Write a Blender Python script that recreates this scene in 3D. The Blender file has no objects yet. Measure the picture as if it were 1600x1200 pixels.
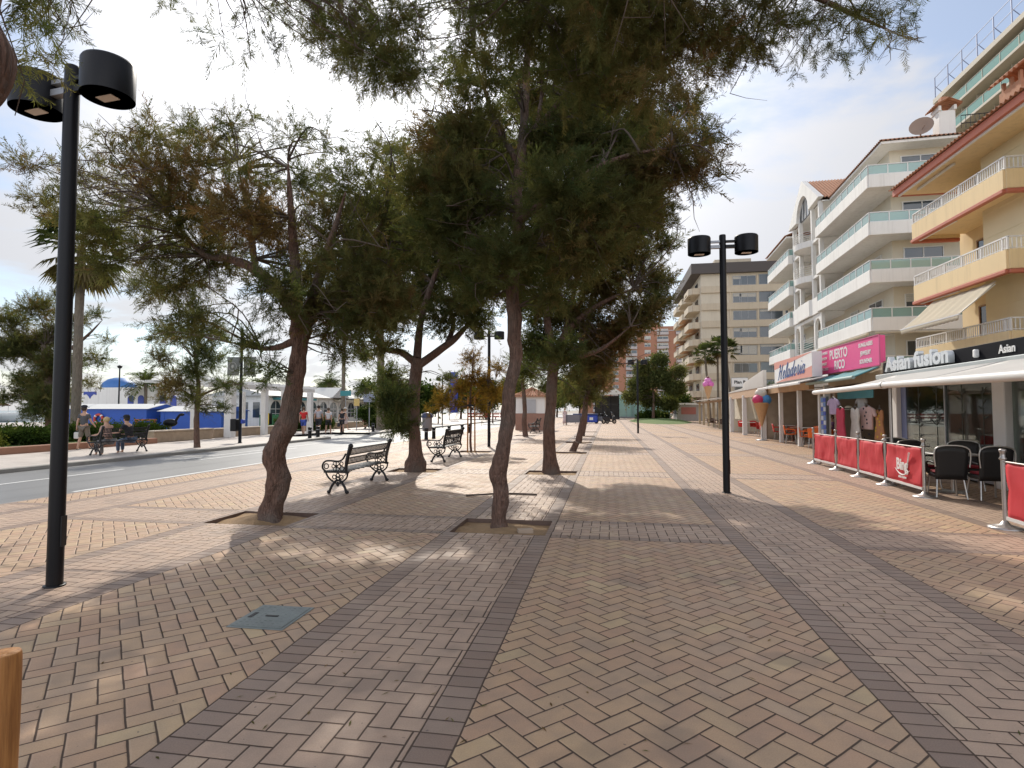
import bpy, bmesh, math, random
import numpy as np
from mathutils import Vector, Matrix, noise as mnoise
PI = math.pi
R = math.radians
SC = bpy.context.scene
COL = SC.collection
rng = np.random.default_rng(7)
random.seed(7)

# ---------------------------------------------------------------- camera
F_PX, CAM_H, YAW, PITCH = 890.0, 1.57, R(9.6), math.atan(40 / 890.0)
cd = bpy.data.cameras.new('camera')
cam = bpy.data.objects.new('camera', cd)
COL.objects.link(cam)
cam.location = (0, 0, CAM_H)
cam.rotation_euler = (PI / 2 + PITCH, 0, YAW)
cd.sensor_width = 36
cd.lens = F_PX / 1600 * 36
cd.clip_start = 0.05
cd.clip_end = 3000
SC.camera = cam


def at(px, py, y):
    """world point on the vertical plane y = const that a photo pixel looks at (used to survey positions)"""
    a, b = (px - 800) / F_PX, (600 - py) / F_PX
    f = math.cos(PITCH) - b * math.sin(PITCH)
    u = math.sin(PITCH) + b * math.cos(PITCH)
    r = (a * math.cos(YAW) - f * math.sin(YAW), a * math.sin(YAW) + f * math.cos(YAW), u)
    t = y / r[1]
    return Vector((r[0] * t, y, CAM_H + r[2] * t))


# ---------------------------------------------------------------- object helpers
def tag(o, label=None, cat=None, group=None, kind=None):
    if label: o['label'] = label
    if cat: o['category'] = cat
    if group: o['group'] = group
    if kind: o['kind'] = kind
    return o


def thing(name, label, cat, loc=(0, 0, 0), rz=0.0, group=None):
    o = bpy.data.objects.new(name, None)
    COL.objects.link(o)
    o.empty_display_size = 0.2
    o.location = loc
    o.rotation_euler = (0, 0, rz)
    return tag(o, label, cat, group)


def copy_thing(o, loc=None, rz=None, label=None, group=None, parent=None):
    c = o.copy()
    COL.objects.link(c)
    if parent is not None: c.parent = parent
    if loc is not None: c.location = loc
    if rz is not None: c.rotation_euler = (0, 0, rz)
    if label: c['label'] = label
    if group: c['group'] = group
    for ch in list(o.children):
        copy_thing(ch, parent=c)
    return c


class MB:
    """collects shapes, links them as ONE mesh object"""
    def __init__(s):
        s.v = []; s.f = []; s.sm = []; s.mi = []; s.cur = 0; s.T = None

    def add(s, vs, fs, smooth=False):
        b = len(s.v)
        if s.T is not None:
            vs = [tuple(s.T @ Vector(p)) for p in vs]
        s.v.extend(vs)
        for f in fs:
            s.f.append(tuple(b + i for i in f)); s.sm.append(smooth); s.mi.append(s.cur)
        return s

    def mat(s, i): s.cur = i; return s

    def box(s, x0, x1, y0, y1, z0, z1):
        v = [(x0, y0, z0), (x1, y0, z0), (x1, y1, z0), (x0, y1, z0), (x0, y0, z1), (x1, y0, z1), (x1, y1, z1), (x0, y1, z1)]
        return s.add(v, [(0, 3, 2, 1), (4, 5, 6, 7), (0, 1, 5, 4), (1, 2, 6, 5), (2, 3, 7, 6), (3, 0, 4, 7)])

    def bar(s, a, b, w, h):
        """rectangular bar between two points; w horizontal width, h height"""
        a, b = Vector(a), Vector(b)
        d = (b - a).normalized()
        up = Vector((0, 0, 1)) if abs(d.z) < 0.95 else Vector((0, 1, 0))
        sx = d.cross(up).normalized() * (w / 2)
        sz = sx.cross(d).normalized() * (h / 2)
        v = [tuple(p + i * sx + j * sz) for p in (a, b) for i, j in ((-1, -1), (1, -1), (1, 1), (-1, 1))]
        return s.add(v, [(0, 1, 2, 3), (7, 6, 5, 4), (0, 4, 5, 1), (1, 5, 6, 2), (2, 6, 7, 3), (3, 7, 4, 0)])

    def tube(s, pts, r, n=8, closed=False, caps=True, smooth=True):
        pts = [Vector(p) for p in pts]
        k = len(pts)
        rs = [r] * k if isinstance(r, (int, float)) else list(r)
        vs, fs = [], []
        ref = None
        for i, p in enumerate(pts):
            if closed: d = pts[(i + 1) % k] - pts[i - 1]
            else: d = pts[min(i + 1, k - 1)] - pts[max(i - 1, 0)]
            d = d.normalized() if d.length > 1e-9 else Vector((0, 0, 1))
            if ref is None:
                ref = Vector((1, 0, 0)) if abs(d.x) < 0.8 else Vector((0, 1, 0))
            ref = (ref - d * ref.dot(d))
            if ref.length < 1e-6: ref = d.orthogonal()
            ref.normalize()
            o = d.cross(ref)
            for j in range(n):
                a = 2 * PI * j / n
                vs.append(tuple(p + (ref * math.cos(a) + o * math.sin(a)) * rs[i]))
        m = k if closed else k - 1
        for i in range(m):
            for j in range(n):
                a, b = i * n + j, i * n + (j + 1) % n
                c, e = ((i + 1) % k) * n + j, ((i + 1) % k) * n + (j + 1) % n
                fs.append((a, b, e, c))
        s.add(vs, fs, smooth)
        if caps and not closed:
            s.add(vs[:n], [tuple(range(n))[::-1]]); s.add(vs[-n:], [tuple(range(n))])
        return s

    def lathe(s, prof, n=16, c=(0, 0, 0), smooth=True):
        vs, fs = [], []
        for r, z in prof:
            for j in range(n):
                a = 2 * PI * j / n
                vs.append((c[0] + r * math.cos(a), c[1] + r * math.sin(a), c[2] + z))
        for i in range(len(prof) - 1):
            for j in range(n):
                fs.append((i * n + j, i * n + (j + 1) % n, (i + 1) * n + (j + 1) % n, (i + 1) * n + j))
        s.add(vs, fs, smooth)
        if prof[0][0] > 1e-6: s.add(vs[:n], [tuple(range(n))[::-1]])
        if prof[-1][0] > 1e-6: s.add(vs[-n:], [tuple(range(n))])
        return s

    def ball(s, c, r, n=12, m=8):
        rx, ry, rz = (r, r, r) if isinstance(r, (int, float)) else r
        vs = [(c[0], c[1], c[2] - rz)]
        for i in range(1, m):
            t = -PI / 2 + PI * i / m
            for j in range(n):
                a = 2 * PI * j / n
                vs.append((c[0] + rx * math.cos(t) * math.cos(a), c[1] + ry * math.cos(t) * math.sin(a), c[2] + rz * math.sin(t)))
        vs.append((c[0], c[1], c[2] + rz))
        fs = [(0, 1 + (j + 1) % n, 1 + j) for j in range(n)]
        for i in range(m - 2):
            for j in range(n):
                a, b = 1 + i * n + j, 1 + i * n + (j + 1) % n
                fs.append((a, b, b + n, a + n))
        e = len(vs) - 1
        fs += [(e, e - n + j, e - n + (j + 1) % n) for j in range(n)]
        return s.add(vs, fs, True)

    def prism(s, poly, ax, a, b):
        """2-D polygon extruded along axis ax from a to b; polygon coords are the other two axes in order"""
        def P(p, t):
            q = list(p); q.insert(ax, t); return tuple(q)
        n = len(poly)
        vs = [P(p, a) for p in poly] + [P(p, b) for p in poly]
        fs = [tuple(range(n))[::-1], tuple(range(n, 2 * n))] + [(i, (i + 1) % n, n + (i + 1) % n, n + i) for i in range(n)]
        return s.add(vs, fs)

    def sheet(s, fn, nu, nv, smooth=True, thick=0.0):
        """fn(u,v)->point, u,v in 0..1"""
        vs = [tuple(fn(i / nu, j / nv)) for i in range(nu + 1) for j in range(nv + 1)]
        fs = [(i * (nv + 1) + j, (i + 1) * (nv + 1) + j, (i + 1) * (nv + 1) + j + 1, i * (nv + 1) + j + 1) for i in range(nu) for j in range(nv)]
        return s.add(vs, fs, smooth)

    def build(s, name, mats, parent=None, bevel=0.0, solid=0.0, loc=None):
        me = bpy.data.meshes.new(name)
        me.from_pydata(s.v, [], s.f)
        if not isinstance(mats, (list, tuple)): mats = [mats]
        for m in mats: me.materials.append(m)
        me.polygons.foreach_set('use_smooth', s.sm)
        me.polygons.foreach_set('material_index', s.mi)
        if s.f:
            bm = bmesh.new(); bm.from_mesh(me)
            bmesh.ops.recalc_face_normals(bm, faces=bm.faces)
            bm.to_mesh(me); bm.free()
        o = bpy.data.objects.new(name, me)
        COL.objects.link(o)
        if parent is not None: o.parent = parent
        if loc is not None: o.location = loc
        if solid:
            md = o.modifiers.new('solid', 'SOLIDIFY'); md.thickness = solid; md.offset = 0
        if bevel:
            md = o.modifiers.new('bevel', 'BEVEL'); md.width = bevel; md.segments = 1; md.limit_method = 'ANGLE'
        return o


def ring(c, r, ax, n=14):
    """points of a circle round c; ax = normal axis index"""
    out = []
    for i in range(n):
        a = 2 * PI * i / n
        p = [r * math.cos(a), r * math.sin(a)]
        p.insert(ax, 0)
        out.append((c[0] + p[0], c[1] + p[1], c[2] + p[2]))
    return out


def arc(c, r0, a0, a1, n=8, ax=0, r1=None):
    out = []
    for i in range(n + 1):
        t = i / n
        a = R(a0 + (a1 - a0) * t)
        r = r0 + ((r1 if r1 is not None else r0) - r0) * t
        p = [r * math.cos(a), r * math.sin(a)]
        p.insert(ax, 0)
        out.append((c[0] + p[0], c[1] + p[1], c[2] + p[2]))
    return out


def smooth_path(pts, k=6):
    """Catmull-Rom through (x,y,z[,r]) tuples"""
    P = [np.array(p, float) for p in pts]
    out = []
    for i in range(len(P) - 1):
        a, b, c, d = P[max(i - 1, 0)], P[i], P[i + 1], P[min(i + 2, len(P) - 1)]
        for t in np.linspace(0, 1, k, endpoint=False):
            out.append(0.5 * ((2 * b) + (-a + c) * t + (2 * a - 5 * b + 4 * c - d) * t * t + (-a + 3 * b - 3 * c + d) * t ** 3))
    out.append(P[-1])
    return out


def text_obj(txt, size, mat, name, parent, M, depth=0.01, shear=0.0, bold=0.0, sx=1.0, align='CENTER', spacing=1.0):
    """lettering as a real mesh; M places the text plane (x along the line, y up, z out of the face)"""
    cu = bpy.data.curves.new('lettering', 'FONT')
    cu.body = txt; cu.size = size; cu.extrude = depth; cu.shear = shear; cu.offset = bold
    cu.align_x = align; cu.align_y = 'CENTER'; cu.space_character = spacing; cu.resolution_u = 3
    t = bpy.data.objects.new('lettering', cu)
    COL.objects.link(t)
    dg = bpy.context.evaluated_depsgraph_get()
    me = bpy.data.meshes.new_from_object(t.evaluated_get(dg))
    bpy.data.objects.remove(t)
    me.transform(M @ Matrix.Diagonal((sx, 1, 1, 1)))
    me.materials.clear(); me.materials.append(mat)
    o = bpy.data.objects.new(name, me)
    COL.objects.link(o)
    if parent is not None: o.parent = parent
    return o


def face_T(o, right, up=(0, 0, 1)):
    """matrix for a text plane at o whose x axis is `right` and y axis is `up`"""
    r, u = Vector(right).normalized(), Vector(up).normalized()
    n = r.cross(u)
    M = Matrix((r, u, n)).transposed().to_4x4()
    M.translation = Vector(o)
    return M


# ---------------------------------------------------------------- node helpers
class NT:
    def __init__(s, name):
        s.m = bpy.data.materials.new(name)
        s.m.use_nodes = True
        s.t = s.m.node_tree
        s.b = s.t.nodes['Principled BSDF']
        s.out = s.t.nodes['Material Output']

    def n(s, typ, **kw):
        nd = s.t.nodes.new(typ)
        for k, v in kw.items(): setattr(nd, k, v)
        return nd

    def set(s, sock, v):
        if v is None: return
        if hasattr(v, 'is_output'): s.t.links.new(v, sock)
        else: sock.default_value = v

    def M(s, op, a, b=None, c=None):
        nd = s.n('ShaderNodeMath', operation=op)
        for i, v in enumerate((a, b, c)): s.set(nd.inputs[i], v)
        return nd.outputs[0]

    def mix(s, fac, a, b, blend='MIX'):
        nd = s.n('ShaderNodeMix', data_type='RGBA', blend_type=blend)
        s.set(nd.inputs[0], fac)
        for i, v in ((6, a), (7, b)):
            if isinstance(v, tuple) and len(v) == 3: v = v + (1,)
            s.set(nd.inputs[i], v)
        return nd.outputs[2]

    def fmix(s, fac, a, b):
        nd = s.n('ShaderNodeMix', data_type='FLOAT')
        s.set(nd.inputs[0], fac); s.set(nd.inputs[2], a); s.set(nd.inputs[3], b)
        return nd.outputs[0]

    def ramp(s, fac, stops, interp='LINEAR'):
        nd = s.n('ShaderNodeValToRGB')
        nd.color_ramp.interpolation = interp
        el = nd.color_ramp.elements
        while len(el) < len(stops): el.new(0.5)
        for e, (p, c) in zip(el, stops):
            e.position = p
            e.color = (c if len(c) == 4 else tuple(c) + (1,)) if not isinstance(c, (int, float)) else (c, c, c, 1)
        s.set(nd.inputs[0], fac)
        return nd.outputs[0]

    def noise(s, scale, detail=4, vec=None, rough=0.5, out=0):
        nd = s.n('ShaderNodeTexNoise')
        nd.inputs['Scale'].default_value = scale; nd.inputs['Detail'].default_value = detail; nd.inputs['Roughness'].default_value = rough
        if vec is not None: s.t.links.new(vec, nd.inputs['Vector'])
        return nd.outputs[out]

    def pos(s):
        if not hasattr(s, '_p'): s._p = s.n('ShaderNodeNewGeometry').outputs['Position']
        return s._p

    def obj(s):
        if not hasattr(s, '_o'): s._o = s.n('ShaderNodeTexCoord').outputs['Object']
        return s._o

    def xyz(s, v):
        nd = s.n('ShaderNodeSeparateXYZ'); s.t.links.new(v, nd.inputs[0]); return nd.outputs[:]

    def comb(s, x, y, z=0.0):
        nd = s.n('ShaderNodeCombineXYZ')
        for i, v in enumerate((x, y, z)): s.set(nd.inputs[i], v)
        return nd.outputs[0]

    def bump(s, h, strength=0.3, dist=0.01):
        nd = s.n('ShaderNodeBump')
        nd.inputs['Strength'].default_value = strength; nd.inputs['Distance'].default_value = dist
        s.t.links.new(h, nd.inputs['Height'])
        s.t.links.new(nd.outputs[0], s.b.inputs['Normal'])
        return nd

    def col(s, v):
        if isinstance(v, tuple) and len(v) == 3: v = v + (1,)
        s.set(s.b.inputs['Base Color'], v)


MATS = {}


def pbr(name, col, rough=0.6, metal=0.0, var=0.12, scale=3.0, bump=0.0, bscale=60.0, bdist=0.004, spec=0.5, grime=0.0, coat=0.0, streak=0.0):
    """generic procedural surface: colour with mottling, roughness variation and fine relief"""
    if name in MATS: return MATS[name]
    N = NT(name)
    nz = N.noise(scale, 5, N.obj())
    c = N.mix(nz, tuple(x * (1 - var) for x in col), tuple(min(1, x * (1 + var)) for x in col))
    if grime:
        g = N.noise(scale * 0.35, 6, N.obj(), 0.7)
        g = N.ramp(g, [(0.42, (0, 0, 0)), (0.72, (1, 1, 1))])
        c = N.mix(N.M('MULTIPLY', g, grime), c, tuple(x * 0.45 for x in col))
    if streak:                                            # rain streaks run down the wall
        sm = N.n('ShaderNodeMapping'); sm.inputs['Scale'].default_value = (2.2, 2.2, 0.12); N.t.links.new(N.obj(), sm.inputs[0])
        sk = N.ramp(N.noise(1.6, 5, sm.outputs[0], 0.7), [(0.50, (0, 0, 0)), (0.74, (1, 1, 1))])
        c = N.mix(N.M('MULTIPLY', sk, streak), c, tuple(x * f for x, f in zip(col, (0.52, 0.50, 0.47))))
    N.col(c)
    N.set(N.b.inputs['Roughness'], N.fmix(nz, max(0.02, rough - 0.08), min(1, rough + 0.08)))
    N.b.inputs['Metallic'].default_value = metal
    N.b.inputs['Specular IOR Level'].default_value = spec
    if coat: N.b.inputs['Coat Weight'].default_value = coat
    if bump: N.bump(N.noise(bscale, 4, N.obj()), bump, bdist)
    MATS[name] = N.m
    return N.m


def glass_mat(name, tint=(0.8, 0.9, 0.9), gloss=0.9, fac=0.12, rough=0.02, alpha=0.85):
    """thin pane: tinted see-through plus mirror reflection that grows at grazing angles"""
    if name in MATS: return MATS[name]
    N = NT(name)
    tr = N.n('ShaderNodeBsdfTransparent'); tr.inputs[0].default_value = tuple(tint) + (1,)
    gl = N.n('ShaderNodeBsdfGlossy'); gl.inputs[0].default_value = (gloss, gloss, gloss, 1); gl.inputs['Roughness'].default_value = rough
    df = N.n('ShaderNodeBsdfDiffuse'); df.inputs[0].default_value = tuple(t * 0.75 for t in tint) + (1,)
    m0 = N.n('ShaderNodeMixShader'); m0.inputs[0].default_value = 1 - alpha
    N.t.links.new(tr.outputs[0], m0.inputs[1]); N.t.links.new(df.outputs[0], m0.inputs[2])
    lw = N.n('ShaderNodeLayerWeight'); lw.inputs[0].default_value = 0.25
    f = N.M('ADD', N.M('MULTIPLY', lw.outputs['Fresnel'], 0.8), fac)
    mx = N.n('ShaderNodeMixShader')
    N.set(mx.inputs[0], N.M('MINIMUM', f, 0.9))
    N.t.links.new(m0.outputs[0], mx.inputs[1]); N.t.links.new(gl.outputs[0], mx.inputs[2])
    N.t.links.new(mx.outputs[0], N.out.inputs[0])
    MATS[name] = N.m
    return N.m
# ---------------------------------------------------------------- light and sky
SUN_AZ, SUN_EL = R(17.0), R(38.0)          # azimuth to the left of +Y
SUN_V = Vector((-math.sin(SUN_AZ) * math.cos(SUN_EL), math.cos(SUN_AZ) * math.cos(SUN_EL), math.sin(SUN_EL)))
sl = bpy.data.lights.new('sun', 'SUN')
sl.energy = 2.6; sl.angle = R(0.8); sl.color = (1.0, 0.93, 0.82)
sun = bpy.data.objects.new('sun', sl)
COL.objects.link(sun)
sun.rotation_euler = (-SUN_V).to_track_quat('-Z', 'Y').to_euler()
sun.location = (0, 0, 60)

wd = bpy.data.worlds.new('World')
SC.world = wd
wd.use_nodes = True
wt = wd.node_tree
bg = wt.nodes['Background']
bg.inputs['Strength'].default_value = 0.11


def wn(typ, **kw):
    nd = wt.nodes.new(typ)
    for k, v in kw.items(): setattr(nd, k, v)
    return nd


def wset(s, v):
    if hasattr(v, 'is_output'): wt.links.new(v, s)
    else: s.default_value = v


def wm(op, a, b=None, c=None):
    nd = wn('ShaderNodeMath', operation=op)
    for i, v in enumerate((a, b, c)):
        if v is not None: wset(nd.inputs[i], v)
    return nd.outputs[0]


sky = wn('ShaderNodeTexSky', sky_type='NISHITA')
sky.sun_disc = False
sky.sun_elevation = SUN_EL
sky.sun_rotation = -SUN_AZ
sky.altitude = 0; sky.air_density = 1.0; sky.dust_density = 0.4; sky.ozone_density = 1.0
tc = wn('ShaderNodeTexCoord')
sx_ = wn('ShaderNodeSeparateXYZ'); wt.links.new(tc.outputs['Generated'], sx_.inputs[0])
den = wm('ADD', wm('MAXIMUM', sx_.outputs[2], 0.0), 0.22)
cv = wn('ShaderNodeCombineXYZ')
wset(cv.inputs[0], wm('DIVIDE', sx_.outputs[0], den)); wset(cv.inputs[1], wm('DIVIDE', sx_.outputs[1], den))
n1 = wn('ShaderNodeTexNoise'); n1.inputs['Scale'].default_value = 1.5; n1.inputs['Detail'].default_value = 9; n1.inputs['Roughness'].default_value = 0.55
n1.inputs['Distortion'].default_value = 0.35
mp = wn('ShaderNodeMapping'); mp.inputs['Location'].default_value = (3.1, 1.7, 0)
wt.links.new(cv.outputs[0], mp.inputs[0]); wt.links.new(mp.outputs[0], n1.inputs['Vector'])
dt = wn('ShaderNodeVectorMath', operation='DOT_PRODUCT')
wt.links.new(tc.outputs['Generated'], dt.inputs[0]); dt.inputs[1].default_value = SUN_V
near_sun = wm('POWER', wm('MAXIMUM', dt.outputs['Value'], 0.0), 6.0)      # thin cloud scatters forward: denser veil round the sun
cover = wm('ADD', n1.outputs[0], wm('MULTIPLY', near_sun, 0.22))
rmp = wn('ShaderNodeValToRGB')
rmp.color_ramp.interpolation = 'EASE'
rmp.color_ramp.elements[0].position = 0.46; rmp.color_ramp.elements[0].color = (0.32, 0.32, 0.32, 1)
rmp.color_ramp.elements[1].position = 0.61; rmp.color_ramp.elements[1].color = (0.95, 0.95, 0.95, 1)
wt.links.new(cover, rmp.inputs[0])
cb = wm('ADD', wm('ADD', 4.3, wm('MULTIPLY', wm('MAXIMUM', wm('MULTIPLY', sx_.outputs[1], -1.0), 0.0), 8.0)), wm('MULTIPLY', wm('POWER', wm('MAXIMUM', dt.outputs['Value'], 0.0), 12.0), 10.0))  # cloud brightness: extra boost behind the camera is added fill light, plus sun glow
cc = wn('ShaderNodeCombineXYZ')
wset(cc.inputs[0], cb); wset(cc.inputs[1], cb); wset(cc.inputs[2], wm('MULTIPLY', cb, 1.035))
low = wm('POWER', wm('SUBTRACT', 1.0, wm('MINIMUM', wm('MAXIMUM', sx_.outputs[2], 0.0), 1.0)), 7.0)      # pale haze low over the horizon
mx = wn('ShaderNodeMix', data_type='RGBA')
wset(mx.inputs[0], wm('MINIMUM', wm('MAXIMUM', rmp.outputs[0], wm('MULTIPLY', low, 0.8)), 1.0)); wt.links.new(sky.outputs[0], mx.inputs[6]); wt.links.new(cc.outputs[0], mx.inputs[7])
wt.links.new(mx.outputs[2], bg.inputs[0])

SC.view_settings.view_transform = 'Standard'
SC.view_settings.look = 'None'
SC.view_settings.gamma = 1
SC.view_settings.exposure = 0.57
SC.cycles.use_denoising = True
SC.cycles.max_bounces = 6
SC.cycles.diffuse_bounces = 3
SC.cycles.glossy_bounces = 3
SC.cycles.transmission_bounces = 4
SC.cycles.transparent_max_bounces = 12
SC.cycles.caustics_reflective = False
SC.cycles.caustics_refractive = False
SC.cycles.sample_clamp_indirect = 6

# ---------------------------------------------------------------- ground materials
STRIP, CX, CROSS, CY = 3.53, -1.41, 6.6, 7.62      # paving module: strip spacing / one strip centre, cross-strip spacing / one centre


def paving_material():
    N = NT('brick_paving')
    P = N.pos()
    x, y, _ = N.xyz(P)
    # slight waviness of a laid pavement
    wob = N.noise(1.7, 2, P, out=1)
    wx, wy, _w = N.xyz(wob)
    x = N.M('ADD', x, N.M('MULTIPLY', N.M('SUBTRACT', wx, 0.5), 0.022))
    y = N.M('ADD', y, N.M('MULTIPLY', N.M('SUBTRACT', wy, 0.5), 0.022))

    def herring(hx, hy):
        i, j = N.M('FLOOR', hx), N.M('FLOOR', hy)
        fx, fy = N.M('SUBTRACT', hx, i), N.M('SUBTRACT', hy, j)
        k = N.M('FLOORED_MODULO', N.M('SUBTRACT', i, j), 4.0)
        isV = N.M('GREATER_THAN', k, 1.5)
        k1 = N.M('COMPARE', k, 1.0, 0.1); k2 = N.M('COMPARE', k, 2.0, 0.1)
        u, v = N.M('ADD', fx, k1), N.M('ADD', fy, k2)
        W = N.M('SUBTRACT', 2.0, isV); Hh = N.M('ADD', 1.0, isV)
        e = N.M('MINIMUM', N.M('MINIMUM', u, N.M('SUBTRACT', W, u)), N.M('MINIMUM', v, N.M('SUBTRACT', Hh, v)))
        idv = N.comb(N.M('SUBTRACT', i, k1), N.M('SUBTRACT', j, k2), isV)
        return e, idv

    S = 8.4
    bx, by = N.M('MULTIPLY', x, S), N.M('MULTIPLY', y, S)
    eA, idA = herring(bx, by)
    c = math.cos(PI / 4) * S
    eB, idB = herring(N.M('ADD', N.M('MULTIPLY', x, c), N.M('MULTIPLY', y, c)), N.M('SUBTRACT', N.M('MULTIPLY', y, c), N.M('MULTIPLY', x, c)))
    ux = N.M('SUBTRACT', N.M('FLOORED_MODULO', N.M('ADD', x, STRIP / 2 - CX), STRIP), STRIP / 2)
    uy = N.M('SUBTRACT', N.M('FLOORED_MODULO', N.M('ADD', y, CROSS / 2 - CY), CROSS), CROSS / 2)
    ax, ay = N.M('ABSOLUTE', ux), N.M('ABSOLUTE', uy)
    in_s = N.M('LESS_THAN', ax, 0.69); core_s = N.M('LESS_THAN', ax, 0.49)
    in_c = N.M('LESS_THAN', ay, 0.56); core_c = N.M('LESS_THAN', ay, 0.42)
    band_s = N.M('SUBTRACT', in_s, core_s)
    band_c = N.M('MULTIPLY', N.M('SUBTRACT', in_c, core_c), N.M('SUBTRACT', 1.0, in_s))
    band = N.M('MAXIMUM', band_s, band_c)
    pink = N.M('MAXIMUM', core_s, N.M('MULTIPLY', core_c, N.M('SUBTRACT', 1.0, in_s)))
    # soldier-course bricks of the dark bands
    along = N.fmix(band_c, by, bx)
    side = N.fmix(band_c, ux, uy)
    sid = N.M('ADD', N.M('FLOOR', N.M('DIVIDE', N.fmix(band_c, x, y), 0.6)), N.M('MULTIPLY', N.M('SIGN', side), 37.0))
    fa = N.M('FRACT', along)
    eD = N.M('MINIMUM', fa, N.M('SUBTRACT', 1.0, fa))
    idD = N.comb(N.M('FLOOR', along), sid, 7.0)
    edgeS = N.M('MINIMUM', N.M('ABSOLUTE', N.M('SUBTRACT', ax, 0.69)), N.M('ABSOLUTE', N.M('SUBTRACT', ax, 0.49)))
    edgeC = N.M('MINIMUM', N.M('ABSOLUTE', N.M('SUBTRACT', ay, 0.56)), N.M('ABSOLUTE', N.M('SUBTRACT', ay, 0.42)))
    edgeC = N.M('ADD', edgeC, in_s)
    border = N.M('MULTIPLY', N.M('MINIMUM', edgeS, edgeC), S)
    e = N.fmix(band, N.fmix(pink, eB, eA), eD)
    e = N.M('MINIMUM', e, border)
    # per-brick random
    wa = N.n('ShaderNodeTexWhiteNoise', noise_dimensions='3D')
    vm = N.n('ShaderNodeMix', data_type='VECTOR'); N.set(vm.inputs[0], pink); N.t.links.new(idB, vm.inputs[4]); N.t.links.new(idA, vm.inputs[5])
    vm2 = N.n('ShaderNodeMix', data_type='VECTOR'); N.set(vm2.inputs[0], band); N.t.links.new(vm.outputs[1], vm2.inputs[4]); N.t.links.new(idD, vm2.inputs[5])
    N.t.links.new(vm2.outputs[1], wa.inputs[0])
    rnd = wa.outputs[0]
    rx, ry, rz = N.xyz(wa.outputs[1])
    yel = N.ramp(rnd, [(0.0, (0.505, 0.322, 0.205)), (0.3, (0.525, 0.355, 0.218)), (0.55, (0.495, 0.308, 0.20)), (0.75, (0.485, 0.335, 0.222)), (0.93, (0.52, 0.35, 0.212)), (1.0, (0.56, 0.41, 0.24))])
    pnk = N.ramp(rnd, [(0.0, (0.465, 0.325, 0.238)), (0.45, (0.485, 0.345, 0.252)), (0.8, (0.45, 0.315, 0.232)), (0.93, (0.49, 0.345, 0.25)), (1.0, (0.52, 0.38, 0.268))])
    drk = N.ramp(rnd, [(0.0, (0.265, 0.185, 0.142)), (0.5, (0.295, 0.208, 0.16)), (1.0, (0.335, 0.245, 0.19))])
    col = N.mix(band, N.mix(pink, yel, pnk), drk)
    # wear, footfall dirt and stains
    d1 = N.noise(0.45, 6, P, 0.62)
    col = N.mix(N.ramp(d1, [(0.35, 0.0), (0.75, 0.38)]), col, N.mix(0.5, col, (0.20, 0.165, 0.14)))
    d2 = N.noise(5.0, 5, P, 0.6)
    col = N.mix(N.ramp(d2, [(0.3, 0.35), (0.6, 0.0)]), col, (0.23, 0.185, 0.155))
    d3 = N.noise(140.0, 3, P)
    col = N.mix(0.35, col, N.mix(d3, (0.0, 0.0, 0.0), (1, 1, 1)), 'SOFT_LIGHT')
    st = N.ramp(N.noise(1.35, 3, N.comb(x, y, 8.1), 0.6), [(0.60, 0.0), (0.66, 0.30)])      # old spill stains
    col = N.mix(st, col, (0.17, 0.135, 0.11))
    sp = N.noise(23.0, 2, N.comb(x, y, 3.3))
    col = N.mix(N.ramp(sp, [(0.735, 0.0), (0.755, 0.55)]), col, (0.075, 0.065, 0.06))
    # open joints: width varies
    jw = N.M('ADD', 0.010, N.M('MULTIPLY', N.M('ADD', N.M('MULTIPLY', N.noise(2.6, 4, P, 0.7), 0.6), N.M('MULTIPLY', N.noise(14, 3, P, 0.6), 0.4)), 0.095))
    joint = N.n('ShaderNodeMapRange', interpolation_type='SMOOTHSTEP')
    N.set(joint.inputs[0], e); N.set(joint.inputs[1], N.M('MULTIPLY', jw, 0.45)); N.set(joint.inputs[2], jw)
    N.set(joint.inputs[3], 1.0); N.set(joint.inputs[4], 0.0)
    jm = joint.outputs[0]
    jc = N.mix(N.noise(1.1, 4, P), (0.045, 0.030, 0.024), (0.125, 0.088, 0.065))
    col = N.mix(jm, col, jc)
    N.col(col)
    rough = N.M('ADD', N.M('ADD', 0.50, N.M('MULTIPLY', ry, 0.14)), N.M('MULTIPLY', N.M('SUBTRACT', d1, 0.5), 0.3))
    N.set(N.b.inputs['Roughness'], N.fmix(jm, rough, 0.95))
    N.b.inputs['Specular IOR Level'].default_value = 0.26
    # relief: rounded brick edges, per-brick height and tilt, surface grain
    rnde = N.n('ShaderNodeMapRange', interpolation_type='SMOOTHSTEP')
    N.set(rnde.inputs[0], e); N.set(rnde.inputs[1], 0.0); N.set(rnde.inputs[2], 0.13)
    h = N.M('ADD', rnde.outputs[0], N.M('MULTIPLY', rx, 0.6))
    h = N.M('ADD', h, N.M('MULTIPLY', d3, 0.12))
    h = N.M('ADD', h, N.M('MULTIPLY', N.noise(9.0, 3, P), 0.35))
    N.bump(h, 0.55, 0.006)
    return N.m


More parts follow.
